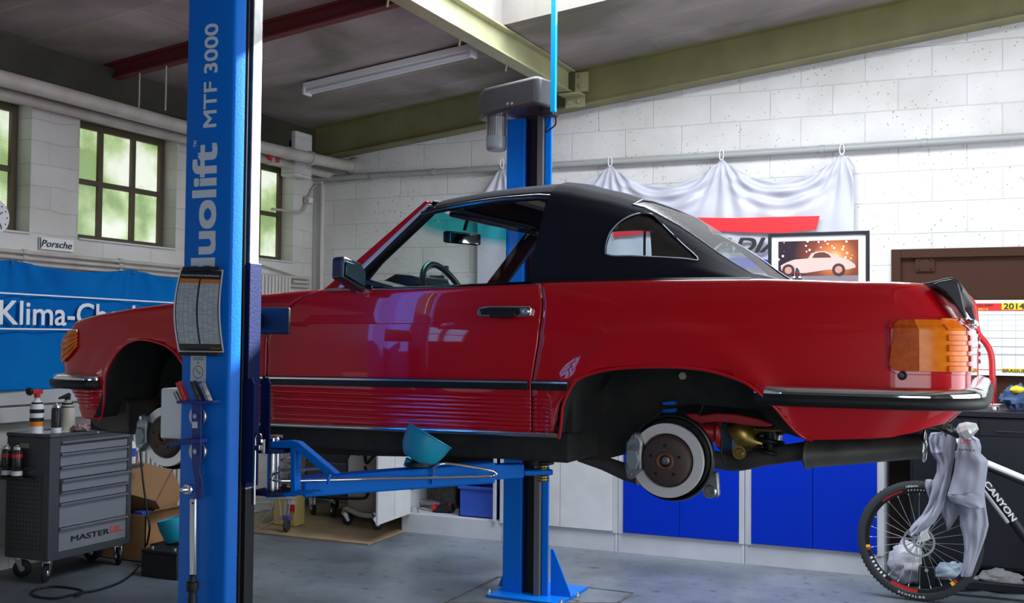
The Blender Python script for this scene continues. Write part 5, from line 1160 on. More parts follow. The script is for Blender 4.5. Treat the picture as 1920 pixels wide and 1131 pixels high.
B().box((cxa+.12, cya-.002, .86), (cxa+.20, cya-.0, .89)).build('small_label', mat('beige_label', (.30, .28, .22), .6), ct, smooth=0)
def caster(x, y, par, r=.058, swivel=0, ztop_=.14, m_w=None, zb=0):
    u = Vector((math.cos(swivel), math.sin(swivel), 0)); n_ = Vector((-u.y, u.x, 0)); c_ = Vector((x, y, r+zb))+u*.025
    b = B(); b.lathe([(0, -.016), (r*.55, -.016), (r*.8, -.014), (r, -.008), (r, .008), (r*.8, .014), (r*.55, .016), (0, .016)], c_, n_, 32); w = b.build('caster_wheel', m_w or g.pad, par)
    b = B(); b.lathe([(0, -.019), (r*.30, -.019), (r*.34, -.016), (r*.34, .016), (r*.30, .019), (0, .019)], c_, n_, 20); b.build('wheel_hub', g.steel, w)
    b = B()
    for s_ in (-1, 1):
        o_ = c_+n_*.021*s_; b.prism([o_-u*.010-Vector((0, 0, .01)), o_+u*.010-Vector((0, 0, .01)), Vector((x, y, 0))+n_*.021*s_+u*.022+Vector((0, 0, ztop_-.014)), Vector((x, y, 0))+n_*.021*s_-u*.022+Vector((0, 0, ztop_-.014))], n_*.003*s_)
    b.cyl((x, y, ztop_-.018), (x, y, ztop_), .028, 20); b.build('caster_fork', g.steel, par)
for x_, y_, sw_ in ((cxa+.06, cya+.06, .6), (cxb-.06, cya+.06, -1.2), (cxa+.06, cyb-.06, .3), (cxb-.06, cyb-.06, -.5)): caster(x_, y_, ct, swivel=sw_)
B().box((cxa+.02, cya-.09, .66), (cxb-.12, cya-.004, .675)).build('can_shelf', g.black, ct, smooth=0)
b = B(); b.tube([(cxa+.02, cya-.004, .74), (cxa+.02, cya-.09, .74), (cxb-.12, cya-.09, .74), (cxb-.12, cya-.004, .74)], .004, 6); b.build('can_rail', g.black, ct)
def bottle(pos, prof, m, name, label, cat, parts=(), group=None):
    t_ = thing(name, pos, label, cat, group); B().lathe(prof, pos, (0, 0, 1), 28).build('body', m, t_)
    for nm, pr, mm_ in parts: B().lathe(pr, pos, (0, 0, 1), 24).build(nm, mm_, t_)
    return t_
sprm = mat('black_can_paint', (.015, .015, .018), .3); scan = [(0, 0), (.031, 0), (.033, .003), (.033, .165), (.028, .178), (0, .180)]
for k, px in enumerate((13, 32)):
    q = at(px, 878, y=cya-.048)
    bottle((q.x, cya-.048, .676), scan, sprm, 'spray_can', ('left of the two dark spray cans on the cart side shelf', 'right of the two dark spray cans on the cart side shelf')[k], 'spray can',
           (('cap', [(.027, .178), (.024, .195), (.010, .20), (.008, .207), (0, .207)], g.steel), ('red_band', [(.0335, .125), (.0335, .150)], g.red), ('white_band', [(.0335, .01), (.0335, .04)], g.white)), 'spray cans on the cart side')
ztw = .9555
q = at(73, 797, x=-5.80)
t1 = bottle((-5.80, 5.30, ztw), [(0, 0), (.042, 0), (.044, .01), (.044, .17), (.03, .20), (.016, .215), (.016, .23), (0, .23)], g.white, 'pump_bottle', 'white spray bottle with red and black head on the tool cart', 'spray bottle',
       (('black_neck', [(.018, .20), (.035, .20), (.036, .16), (.0445, .155), (.0445, .13)], g.black), ('orange_label', [(.0448, .045), (.0448, .075)], g.txtor), ('black_label', [(.0447, .075), (.0447, .10)], g.black)))
b = B(); b.tube([(-5.80, 5.30, ztw+.23), (-5.80, 5.30, ztw+.27)], .02, 12); b.obox((-5.82, 5.25, ztw+.255), (.04, 0, 0), (0, .08, 0), (0, 0, .03)); b.build('spray_head', g.red, t1, bevel=.004)
b = B(); b.lathe([(0, 0), (.024, 0), (.028, .01), (.024, .02), (0, .02)], (-5.81, 5.235, ztw+.27), (0, 1, .2), 16); b.build('black_knob', g.black, t1)
bottle((-5.69, 5.36, ztw), [(0, 0), (.031, 0), (.032, .003), (.032, .15), (.028, .165), (0, .166)], sprm, 'spray_can', 'dark spray can standing between the two bottles on the cart', 'spray can',
       (('cap', [(.027, .165), (.022, .18), (.008, .185), (.007, .195), (0, .195)], g.steel), ('white_band', [(.0325, .0), (.0325, .035)], g.white)))
t2 = bottle((-5.73, 5.49, ztw), [(0, 0), (.046, 0), (.05, .01), (.05, .10), (.046, .15), (.03, .19), (.018, .20), (.018, .215), (0, .215)], g.tank, 'pump_bottle', 'stained beige spray bottle with black trigger head on the cart', 'spray bottle',
       (('black_collar', [(.020, .195), (.034, .188), (.036, .17), (.045, .16)], g.black),))
b = B(); b.tube([(-5.73, 5.49, ztw+.21), (-5.73, 5.49, ztw+.245)], .02, 12); b.tube([(-5.73, 5.50, ztw+.24), (-5.70, 5.42, ztw+.23), (-5.69, 5.38, ztw+.225)], [.016, .012, .007], 10); b.build('spray_head', g.black, t2)
def lump(c_, sx, sy, sz, seed, m, name, label, cat, rough=.25, parent=None, n=26):
    """crumpled closed shape resting on its base"""
    def fn(u, v):
        a = 2*PI*u; e = PI*v-PI/2; d = Vector((math.cos(e)*math.cos(a), math.cos(e)*math.sin(a), math.sin(e)))
        k = 1+rough*noise.noise(d*2.2+Vector((seed, 0, 0)))+rough*.6*noise.noise(d*6+Vector((0, seed, 0)))
        return Vector((c_[0]+d.x*sx*k, c_[1]+d.y*sy*k, max(c_[2], c_[2]+sz*(1+d.z*k)*.5)))
    o = B().grid(fn, n, n).build(name, m, parent, smooth=50, merge=.0005)
    return tag(o, label, cat) if parent is None else o
lump((-5.655, 5.55, ztw), .06, .07, .045, 3, mat('stained_rag', (.42, .38, .38), .9, var=(30, (.30, .05, .05), .08)), 'cleaning_rag', 'crumpled white and red rag on the tool cart top', 'rag', .5)
tag(B().prism([(-5.97, 5.25, ztw-.0), (-5.72, 5.25, ztw), (-5.66, 5.45, ztw), (-5.80, 5.56, ztw)], (0, 0, .0012)).build('paper_sheet', g.white), 'white paper lying under the bottles on the tool cart', 'paper')
q = at(253, 870, y=6.05); bottle((-5.72, 6.08, .68), [(0, 0), (.028, 0), (.03, .01), (.03, .12), (.02, .15), (.012, .16), (0, .16)], g.white, 'small_bottle', 'small white and blue bottle just behind the tool cart', 'bottle', (('blue_label', [(.0305, .05), (.0305, .11)], g.blueplast),))
# shelf bracket holding that bottle: back bench along the wall
ws = thing('window_shelf', (-6.1, 5.6, 1.0), 'white ledge board along the window wall behind the tool cart', 'shelf')
for py0, py1, dx in ((733, 762, .06), (766, 795, .09)):
    a, c_ = at(0, py0, x=XL+dx), at(0, py1, x=XL+dx); B().box((XL, 3.6, c_.z), (XL+dx, 6.42, a.z)).build('board', mat('grubby_white', (.50, .50, .50), .5, var=(2, (.38, .38, .38))), ws, bevel=.006)
B().box((cxa+.1, cyb, .655), (cxb-.03, cyb+.15, .678)).build('side_tray', g.dgrey, ct, bevel=.003)
# radiators
def radiator(x, y0, y1, z0, z1, label):
    r = thing('radiator', (x, (y0+y1)/2, z0), label, 'radiator'); n = int((y1-y0)/.05)
    b = B(); b.box((x-.05, y0, z0), (x-.03, y1, z0+.03)); b.box((x-.05, y0, z1-.03), (x-.03, y1, z1)); b.build('manifold', g.pipe, r)
    for i in range(n):
        yy = y0+(i+.5)*(y1-y0)/n; B().box((x-.055, yy-.016, z0), (x+.03, yy+.016, z1)).build('radiator_section', mat('radiator_cream', (.50, .49, .45), .45) if 'radiator_cream' not in bpy.data.materials else bpy.data.materials['radiator_cream'], r, bevel=.010, seg=3)
radiator(-6.13, 5.6, 7.3, .16, .93, 'long white sectioned radiator on the window wall behind the cart')
a, c_ = at(478, 515, x=-6.1), at(541, 518, x=-6.1); radiator(-6.09, a.y, c_.y, a.z-.55, a.z, 'small white radiator high on the wall under the third window')
b = B(); q = at(546, 527, x=-6.1); tag(B().cyl((-6.09, c_.y, q.z), (-6.09, c_.y+.05, q.z), .012, 10).build('radiator_valve', g.gold), 'small brass valve at the end of the small radiator', 'valve')
# cardboard boxes
cb1 = thing('cardboard_box', (-5.6, 6.3, 0), 'large open cardboard box on the floor behind the tool cart', 'cardboard box')
def openbox(x0, x1, y0, y1, z0, z1, m, name, par, th=.006, mtx=None):
    b = B(); b.box((x0, y0, z0), (x1, y1, z0+th)); b.box((x0, y0, z0), (x0+th, y1, z1)); b.box((x1-th, y0, z0), (x1, y1, z1)); b.box((x0, y0, z0), (x1, y0+th, z1)); b.box((x0, y1-th, z0), (x1, y1, z1))
    if mtx: bmesh.ops.transform(b.b, matrix=mtx, verts=b.b.verts)
    return b.build(name, m, par, smooth=0)
openbox(-5.92, -5.52, 6.02, 6.50, 0.001, .33, g.card, 'carton', cb1)
B().prism([(-5.52, 6.02, .33), (-5.52, 6.50, .33), (-5.44, 6.50, .37), (-5.44, 6.02, .37)], (.0, 0, .005)).build('flap', g.card, cb1, smooth=0)
cb2 = thing('cardboard_box', (-5.7, 6.3, .33), 'brown carton tipped over inside the larger open box', 'cardboard box')
mt = Matrix.Translation((-5.72, 6.26, .46)) @ Matrix.Rotation(math.radians(-38), 4, 'X') @ Matrix.Rotation(math.radians(20), 4, 'Z')
openbox(-.17, .17, -.17, .17, -.13, .13, mat('cardboard_light', (.36, .20, .10), .8), 'carton', cb2, mtx=mt)
for k, (x_, y_, z_) in enumerate(((-5.60, 6.08, .28), (-5.57, 6.14, .24))): tag(B().box((x_-.04, y_-.05, z_), (x_+.04, y_+.05, z_+.07)).build('small_package', g.blueplast if k == 0 else mat('blue_white_pack', (.2, .3, .6), .5), bevel=.006), ('dark blue package in the open cardboard box', 'blue and white package at the front edge of the open carton')[k], 'package')
bt_ = thing('car_battery', (-5.05, 5.85, 0), 'black car battery on the floor beside the blue post', 'battery')
B().box((-5.24, 5.68, 0), (-4.94, 5.86, .155)).build('case', g.pad, bt_, bevel=.006); B().box((-5.24, 5.68, .157), (-4.94, 5.86, .18)).build('lid', g.black, bt_, bevel=.004)
for x_ in (-5.19, -5.0): B().cyl((x_, 5.73, .18), (x_, 5.73, .195), .012, 14).build('terminal', g.steel, bt_)
q = at(338, 988, y=6.0); b = B(); b.lathe([(0, 0), (.09, 0), (.10, .02), (.118, .10), (.12, .16), (.114, .16), (.095, .02), (0, .015)], (q.x, 6.0, q.z-.09), (-.25, -.1, 1), 36); tag(b.build('plastic_bucket', g.teal), 'turquoise plastic bowl mostly hidden behind the blue post', 'bowl')
tag(B().box((q.x-.18, 5.9, 0), (q.x+.14, 6.2, q.z-.115)).build('black_crate', g.pad, bevel=.01), 'black crate under the turquoise bowl behind the post', 'crate')
cp = [at(262, 835, y=6.05), at(268, 900, y=6.0), at(276, 960, y=5.98)]
gl_ = [at(px, py, z=.008) for px, py in ((268, 1048), (252, 1072), (225, 1092), (185, 1106), (150, 1112), (100, 1122), (62, 1116), (66, 1106), (105, 1100), (150, 1106), (152, 1113), (140, 1119))]
tag(B().tube(spline(cp+[Vector((-5.42, 5.95, .25))]+gl_, 6), .007, 8).build('power_cable', g.black), 'black cable hanging down behind the cart and looped on the floor', 'cable')
tag(B().tube([(-6.04, 5.08, 0), (-6.04, 5.08, 1.0)], .014, 10).build('metal_pole', g.pipe), 'thin pale pole at the left edge beside the tool cart', 'pole')
tag(B().box((-6.19, 4.9, .001), (-6.06, 5.2, .96)).build('yellow_cabinet', mat('dark_yellow', (.25, .20, .04), .6), bevel=.01), 'narrow dull yellow cabinet at the left edge behind the pole', 'cabinet')

# ============================================================ FLOOR BEHIND THE LIFT
pw = [at(px, py, z=0) for px, py in ((470, 1000), (690, 1023), (770, 992))]
m = mat('oily_plywood', (.33, .235, .13), .7, var=(3, (.19, .13, .075)), bump=(30, .1))
tag(B().prism([(pw[0].x-.7, pw[0].y, .001), (pw[1].x, pw[1].y, .001), (pw[2].x+.02, 7.9, .001), (pw[2].x+.02, 8.9, .001), (pw[0].x-.3, 8.9, .001)], (0, 0, .012)).build('plywood_sheet', m, smooth=0), 'oil stained plywood sheet on the floor under the trolleys', 'board')
zp = .0135
# air conditioning machine (black)
am = thing('service_machine', (-5.1, 8.4, zp), 'black wheeled service machine standing under the car front', 'machine')
xa, xb_ = at(566, 930, y=8.15).x, at(738, 930, y=8.15).x
b = B(); b.prism([(xa, 8.15, .17), (xb_, 8.15, .17), (xb_, 8.22, .86), (xa, 8.22, .86)], (0, .5, 0)); b.build('housing', mat('machine_black', (.016, .017, .021), .4), am, bevel=.02)
B().box((xa+.08, 8.10, .20), (xb_-.45, 8.155, .50)).build('front_panel', g.dgrey, am, bevel=.01)
B().box((xa+.03, 8.3, .86), (xb_-.03, 8.62, 1.06)).build('control_head', g.dgrey, am, bevel=.03)
q0, q1 = at(586, 931, y=8.095), at(622, 931, y=8.095); text('kung', 'lettering', q0, (q1.x-q0.x, 0, 0), (0, 0, .055), mat('grey_text', (.09, .09, .10), .5), am)
for x_, y_ in ((xa+.06, 8.22), (at(622, 960, y=8.2).x, 8.2), (xa+.06, 8.58), (xb_-.08, 8.58)): caster(x_, y_+.0, am, r=.060, swivel=-.6, ztop_=.172, zb=.0135)
for k, px in enumerate((584, 590)):
    q = at(px, 940, y=8.04); b = B(); b.tube([(q.x, 8.04, q.z+.17), (q.x, 8.04, q.z+.03)], .006, 8); b.lathe([(0, 0), (.012, 0), (.014, .03), (.009, .05), (.012, .06), (0, .06)], (q.x, 8.04, q.z-.03), (0, 0, 1), 14); tag(b.build('hose_coupling', g.steel, am))
# tank trolley
tk = thing('oil_drainer', (-4.85, 8.0, zp), 'dirty white oil tank trolley beside the open cabinet', 'oil drainer')
tx = at(683, 930, y=8.0).x; b = B()
b.lathe([(0, .12), (.10, .13), (.135, .18), (.14, .22), (.14, .56), (.12, .60), (.05, .64), (0, .645)], (tx, 8.0, 0), (0, 0, 1), 36); b.build('tank', g.tank, tk)
b = B(); b.tube(spline([(tx-.16, 7.95, .13), (tx-.08, 7.88, .15), (tx+.05, 7.86, .12), (tx+.14, 7.9, .11)], 5), .022, 10); b.tube([(tx-.14, 8.1, .12), (tx+.14, 8.1, .12)], .02, 8); b.build('trolley_frame', g.tank, tk)
for x_, y_ in ((at(646, 980, y=7.90).x, 7.90), (at(700, 980, y=7.80).x, 7.82), (tx, 8.15)): caster(x_, y_, tk, r=.045, swivel=.8, ztop_=.125, zb=.0135)
b = B(); b.tube(spline([(tx-.12, 7.95, .60), (tx-.10, 7.92, .50), (tx-.02, 7.90, .55), (tx+.03, 7.9, .66)], 6), .014, 8); b.tube(spline([(tx+.06, 7.9, .66), (tx+.09, 7.88, .55), (tx+.16, 7.9, .62)], 6), .014, 8); b.tube(spline([(tx+.09, 7.86, .52), (tx+.14, 7.83, .40), (tx+.13, 7.83, .28), (tx+.02, 7.83, .255), (tx-.25, 7.9, .24)], 6), .013, 8); b.build('hose', g.black, tk)
# wire trolley and canister
wt = thing('wire_trolley', (-5.4, 7.4, zp), 'grey wire shopping trolley with one caster behind the near post', 'trolley')
def wl(pts, y, r=.004): return B().tube([at(a, c_, y=y) for a, c_ in pts], r, 6).build('wire_bar', g.gpipe, wt)
for pts in (((470, 934), (556, 936)), ((470, 944), (512, 944)), ((470, 955), (508, 955)), ((472, 968), (506, 962), (514, 935)), ((478, 988), (500, 965), (508, 938)), ((524, 934), (527, 975)), ((536, 934), (533, 970)), ((545, 934), (540, 965)), ((470, 1003), (530, 968))): wl(pts, 7.40, .006)
wl(((460, 940), (470, 934), (475, 900)), 7.45, .007); q = at(538, 978, y=7.40)
b = B(); b.lathe([(0, -.014), (.05, -.014), (.055, 0), (.05, .014), (0, .014)], (q.x, 7.40, zp+.056), (1, .25, 0), 28); b.build('trolley_wheel', g.tyre, wt)
b = B(); b.prism([(q.x-.03, 7.38, .11), (q.x+.03, 7.38, .11), (q.x+.035, 7.38, .15), (q.x-.035, 7.38, .15)], (0, .05, 0)); b.build('caster_fork', mat('purple_plastic', (.10, .07, .25), .5), wt, bevel=.004)
B().cyl((q.x-.01, 7.41, .15), (q.x-.01, 7.41, .32), .008, 8).build('caster_stem', g.gpipe, wt)
yc_ = thing('canister', (-5.3, 7.7, zp), 'dull yellow canister with red and white label behind the wire trolley', 'canister')
xa, xb_ = at(512, 960, y=7.62).x, at(554, 960, y=7.62).x
B().prism([(xa, 7.62, zp), (xb_, 7.62, zp), (xb_, 7.62, .27), (xb_-.03, 7.62, .33), (xa+.03, 7.62, .33), (xa, 7.62, .27)], (0, .14, 0)).build('body', g.yellow, yc_, bevel=.012)
B().box((xb_-.08, 7.612, .14), (xb_-.005, 7.618, .20)).build('red_label', g.red, yc_, smooth=0); B().box((xb_-.08, 7.612, .20), (xb_-.005, 7.618, .26)).build('white_label', g.white, yc_, smooth=0)
B().cyl((xa+.06, 7.69, .33), (xa+.06, 7.69, .355), .022, 16).build('cap', g.black, yc_)

# ============================================================ CABINETS ALONG THE BACK
CF, CBK, CT = 7.91, 8.50, 1.70
def cx(px): return at(px, 1000, y=CF).x
def cabinet(x0, x1, label, doors, name='cabinet', open_=False, ins=.045, zb_=.15):
    t_ = thing(name, ((x0+x1)/2, CF+.3, 0), label, 'cabinet')
    b = B(); b.box((x0, CF, 0), (x0+.02, CBK, CT)); b.box((x1-.02, CF, 0), (x1, CBK, CT)); b.box((x0+.02, CBK-.02, 0), (x1-.02, CBK, CT)); b.box((x0+.02, CF, CT-.03), (x1-.02, CBK-.02, CT))
    b.box((x0+.02, CF+.005, 0), (x1-.02, CF+.02, zb_)); b.box((x0+.02, CF+.02, zb_-.02), (x1-.02, CBK-.02, zb_)); b.box((x0+.02, CF+.02, .80), (x1-.02, CBK-.02, .82))
    b.build('carcass', g.cab, t_, smooth=0)
    b = B(); b.box((x0, CF-.004, zb_-.01), (x0+ins, CF, CT)); b.box((x1-ins, CF-.004, zb_-.01), (x1, CF, CT)); b.box((x0+ins, CF-.004, CT-.04), (x1-ins, CF, CT)); b.build('front_frame', g.cab, t_, smooth=0, bevel=.001)
    n = len(doors)
    for i, mm_ in enumerate(doors):
        a = x0+ins+(x1-x0-2*ins)*i/n+.002; c_ = x0+ins+(x1-x0-2*ins)*(i+1)/n-.002
        d = B().box((a, CF-.012, zb_+.004), (c_, CF+.004, CT-.045)).build('door', mm_, t_, smooth=0, bevel=.0015)
        hx = c_-.04 if i == 0 else a+.04; B().box((hx-.01, CF-.03, .95), (hx+.01, CF-.013, 1.07)).build('handle', g.steel, d, bevel=.003)
    return t_
X_ = [cx(753), cx(947), cx(1158.5), cx(1396.5), cx(1657.5)]
c1 = cabinet(X_[0], X_[1]-.002, 'grey white cabinet standing open with tools and a blue crate inside', [])
b = B(); b.box((X_[0]+.021, CBK-.03, .151), (X_[1]-.024, CBK-.021, CT-.031)); b.box((X_[0]+.0205, CF+.05, .33), (X_[0]+.025, CBK-.03, CT-.031)); b.box((X_[1]-.026, CF+.06, .151), (X_[1]-.0225, CBK-.03, CT-.031)); b.box((X_[0]+.03, CF+.03, .782), (X_[1]-.03, CBK-.03, .799)); b.build('interior_shade', mat('interior_shade', (.012, .013, .016), .8), c1, smooth=0)  # near-black sheets added inside the open cabinet to stand in for its shade
b = B(); b.box((X_[1]-.10, CF-.018, .155), (X_[1]-.075, CF-.005, CT-.05)); b.build('door_edge', g.cab, c1, smooth=0)
h_x = cx(766); fr_ = at(705, 985, z=.155)
dv = Vector((fr_.x-h_x, fr_.y-CF, 0)); b = B(); b.obox(Vector((h_x, CF-.006, .155)), dv, Vector((dv.y, -dv.x, 0)).normalized()*-.018, (0, 0, CT-.2)); dd_ = b.build('door', g.offwhite, c1, smooth=0, bevel=.002)
mdl = Vector((h_x, CF-.006, .16))+dv*.5; nrm_ = Vector((dv.y, -dv.x, 0)).normalized(); nrm_ = nrm_ if nrm_.y < 0 or nrm_.x > 0 else -nrm_
for s_ in (-.021, .004): B().obox(mdl+Vector((dv.y, -dv.x, 0)).normalized()*s_, dv*.012, Vector((dv.y, -dv.x, 0)).normalized()*.002, (0, 0, CT-.22)).build('door_rib', g.cab, dd_, smooth=0)
cabinet(X_[1]+.002, X_[2]-.002, 'white metal cabinet with closed doors between the lift post and blue doors', [g.offwhite, g.offwhite], ins=.04)
cabinet(X_[2]+.002, X_[3]-.002, 'grey framed cabinet with royal blue doors behind the brake disc', [g.cblue, g.cblue], ins=.04)
cabinet(X_[3]+.002, X_[4], 'grey framed cabinet with royal blue doors beside the bicycle', [g.cblue, g.cblue], ins=.045)
# crate and tools in the open cabinet
bc = thing('storage_crate', (-4.2, 8.1, .15), 'blue plastic crate on the floor of the open cabinet', 'crate')
xa, xb_ = at(861, 950, y=8.0).x, at(934, 950, y=8.0).x
openbox(xa, xb_, 8.0, 8.35, .151, .40, g.blueplast, 'tub', bc, .008); B().box((xa-.012, 7.988, .375), (xb_+.0, 7.999, .40)).build('rim', g.blueplast, bc, bevel=.003)
q = lambda px, py, y=8.1: at(px, py, y=y)
t_ = thing('drill', (-4.5, 8.1, .15), 'black and red power tool beside the blue crate in the open cabinet', 'power tool')
b = B(); b.tube([q(812, 968), q(826, 955), q(850, 952)], [.03, .04, .035], 14); b.tube([q(828, 955), q(833, 972)], .022, 10); b.build('housing', g.black, t_, bevel=.0)
B().cyl(q(812, 953), q(820, 951), .028, 14).build('red_collar', g.red, t_); B().cyl(q(842, 951), q(849, 951), .030, 14).build('red_collar', g.red, t_)
t_ = thing('grinder', (-4.6, 8.15, .2), 'silver power tool lying left of the black one in the cabinet', 'power tool')
b = B(); b.tube([q(782, 942, 8.2), q(806, 944, 8.2), q(826, 946, 8.2)], [.035, .032, .02], 14); b.build('housing', g.alum, t_); B().tube([q(790, 953, 8.15), q(815, 957, 8.15)], .012, 10).build('handle', g.steel, t_); B().cyl(q(788, 950, 8.2), q(788, 966, 8.2), .03, 12).build('foot', g.alum, t_)
tag(B().tube([q(770, 966, 8.0), q(772, 951, 8.0), q(781, 950, 8.0), q(785, 966, 8.0)], .007, 8).build('metal_clamp', g.steel), 'small bent metal clamp at the left front of the open cabinet', 'clamp')
tag(B().box((q(775, 930, 8.35).x, 8.30, .151), (q(858, 930, 8.35).x, 8.44, .36)).build('tool_case', mat('crumpled_bag', (.07, .07, .065), .6, var=(20, (.15, .15, .14)), bump=(25, .6)), bevel=.02), 'dark crumpled tool bag at the back of the open cabinet', 'bag')
for k, (a, c_) in enumerate((((858, 912), (892, 940)), ((872, 910), (906, 930)))): tag(B().tube([q(*a, 8.1), q(*c_, 8.2)], .005, 8).build('metal_rod', g.steel), ('steel rod sticking out of the blue crate, left one', 'steel rod sticking out of the blue crate, right one')[k], 'rod')
# framed picture and oil can on the cabinets
pf = thing('picture_frame', (-1.4, 8.2, CT), 'dark framed picture of a pale vintage car before an orange glow', 'picture')
PY = 8.15; tl, tr_, bl = at(1440, 438, y=PY), at(1630, 432, y=PY), at(1440, 600, y=PY)
zb_ = CT+.002; x0, x1, z1 = tl.x, tr_.x, (tl.z+tr_.z)/2
b = B(); fw = .025
for a, c_ in (((x0, zb_), (x0+fw, z1)), ((x1-fw, zb_), (x1, z1)), ((x0+fw, zb_), (x1-fw, zb_+fw)), ((x0+fw, z1-fw), (x1-fw, z1))): b.box((a[0], PY, a[1]), (c_[0], PY+.03, c_[1]))
b.build('frame', g.pad, pf, smooth=0, bevel=.003)
B().box((x0+fw, PY+.012, zb_+fw), (x1-fw, PY+.02, z1-fw)).build('mount', g.white, pf, smooth=0)
ax0, ax1, az1 = at(1459, 455, y=PY).x, at(1609, 447, y=PY).x, at(1535, 451, y=PY).z; az0 = zb_+.09
m, t, p = NT('night_photo_print'); v = axes(t, 'xz'); L = t.links
gc = ((ax0+ax1)/2+.12, az1-.13)
vm = t.nodes.new('ShaderNodeVectorMath'); vm.operation = 'DISTANCE'; vm.inputs[1].default_value = (gc[0], gc[1], 0); L.new(v, vm.inputs[0])
cr = t.nodes.new('ShaderNodeValToRGB'); e = cr.color_ramp.elements; e[0].position = 0; e[0].color = (.95, .62, .38, 1); e[1].position = .30; e[1].color = (.035, .022, .03, 1); x = e.new(.06); x.color = (.7, .22, .07, 1); x = e.new(.16); x.color = (.22, .06, .035, 1)
L.new(vm.outputs['Value'], cr.inputs[0])
vo = t.nodes.new('ShaderNodeTexVoronoi'); vo.inputs['Scale'].default_value = 26; L.new(v, vo.inputs['Vector']); lt = t.nodes.new('ShaderNodeMath'); lt.operation = 'LESS_THAN'; lt.inputs[1].default_value = .22; L.new(vo.outputs['Distance'], lt.inputs[0])
sp = t.nodes.new('ShaderNodeSeparateXYZ'); L.new(v, sp.inputs[0]); gt = t.nodes.new('ShaderNodeMath'); gt.operation = 'GREATER_THAN'; gt.inputs[1].default_value = az1-.16; L.new(sp.outputs['Y'], gt.inputs[0])
mu = t.nodes.new('ShaderNodeMath'); mu.operation = 'MULTIPLY'; L.new(lt.outputs[0], mu.inputs[0]); L.new(gt.outputs[0], mu.inputs[1])
mx = t.nodes.new('ShaderNodeMixRGB'); L.new(mu.outputs[0], mx.inputs[0]); L.new(cr.outputs[0], mx.inputs[1]); mx.inputs[2].default_value = (.95, .8, .75, 1)
L.new(mx.outputs[0], p.inputs['Base Color']); p.inputs['Roughness'].default_value = .25
art = B().box((ax0, PY+.009, az0), (ax1, PY+.012, az1)).build('print', m, pf, smooth=0)
aw, ah = ax1-ax0, .63*(ax1-ax0)
def A_(u, v): return Vector((ax0+aw*u, PY+.008, az1-ah*v))
B().prism([A_(0, .72), A_(1, .72), A_(1, 1.0), A_(0, 1.0)], (0, .0008, 0)).build('road', mat('print_road', (.22, .19, .22), .4), art, smooth=0)
cs = [(.04, .60), (.03, .50), (.10, .44), (.20, .38), (.38, .36), (.42, .26), (.50, .22), (.60, .22), (.68, .28), (.76, .34), (.88, .40), (.96, .50), (.97, .56), (.88, .60), (.62, .60), (.35, .66), (.12, .66)]
B().prism([A_(*q_) + Vector((0, -.001, 0)) for q_ in cs], (0, .0008, 0)).build('printed_car', mat('print_car', (.62, .45, .40), .4), art, smooth=0)
B().prism([A_(*q_) + Vector((0, -.002, 0)) for q_ in ((.43, .35), (.46, .27), (.52, .24), (.58, .24), (.64, .29), (.67, .35))], (0, .0008, 0)).build('printed_window', mat('print_dark', (.12, .04, .03), .4), art, smooth=0)
for u_0 in (.13, .76): 
    c_ = A_(u_0, .60)+Vector((0, -.002, 0)); B().cyl(c_, c_-Vector((0, .0008, 0)), .045, 24).build('printed_wheel', mat('print_tyre', (.07, .03, .03), .4), art); B().cyl(c_-Vector((0, .001, 0)), c_-Vector((0, .0018, 0)), .026, 20).build('printed_hubcap', mat('print_hub', (.5, .25, .2), .4), art)
B().box((x0+fw, PY+.003, zb_+fw), (x1-fw, PY+.005, z1-fw)).build('glazing', glass('picture_glass', (1, 1, 1), .04), pf, smooth=0)
oc = thing('oil_can', (-4.5, 8.15, CT), 'grey plastic oil can with handle standing on the cabinet top', 'oil can')
OY = 8.10
def O(px, py): return at(px, py, y=OY)
zo = CT+.002; pts = [O(793, 520), O(794, 506), O(800, 500), O(812, 498), O(826, 503), O(829, 506), O(838, 508), O(843, 520)]
b = B(); pb_ = [Vector((pts[0].x, OY, zo))] + [O(792, 528), O(796, 517), O(806, 514), O(824, 516), O(832, 508), O(838, 509), O(843, 520)] + [Vector((pts[-1].x, OY, zo))]
b.prism(pb_, (0, .10, 0)); b.build('body', g.oil, oc, bevel=.012, seg=3)
b = B(); b.tube(spline([O(796, 524), O(795, 508), O(801, 501), O(812, 499), O(824, 504), O(832, 509)], 5), .014, 10); o = b.build('can_handle', g.oil, oc); 
for v_ in o.data.vertices: v_.co.y += .05
q_ = O(832, 508); B().cyl((q_.x, OY+.05, q_.z-.005), (q_.x, OY+.05, q_.z+.045), .019, 18).build('screw_cap', g.black, oc)
B().box((O(806, 520).x, OY-.002, zo+.03), (O(833, 520).x, OY-.0005, O(820, 517).z)).build('label', g.pad, oc, smooth=0)

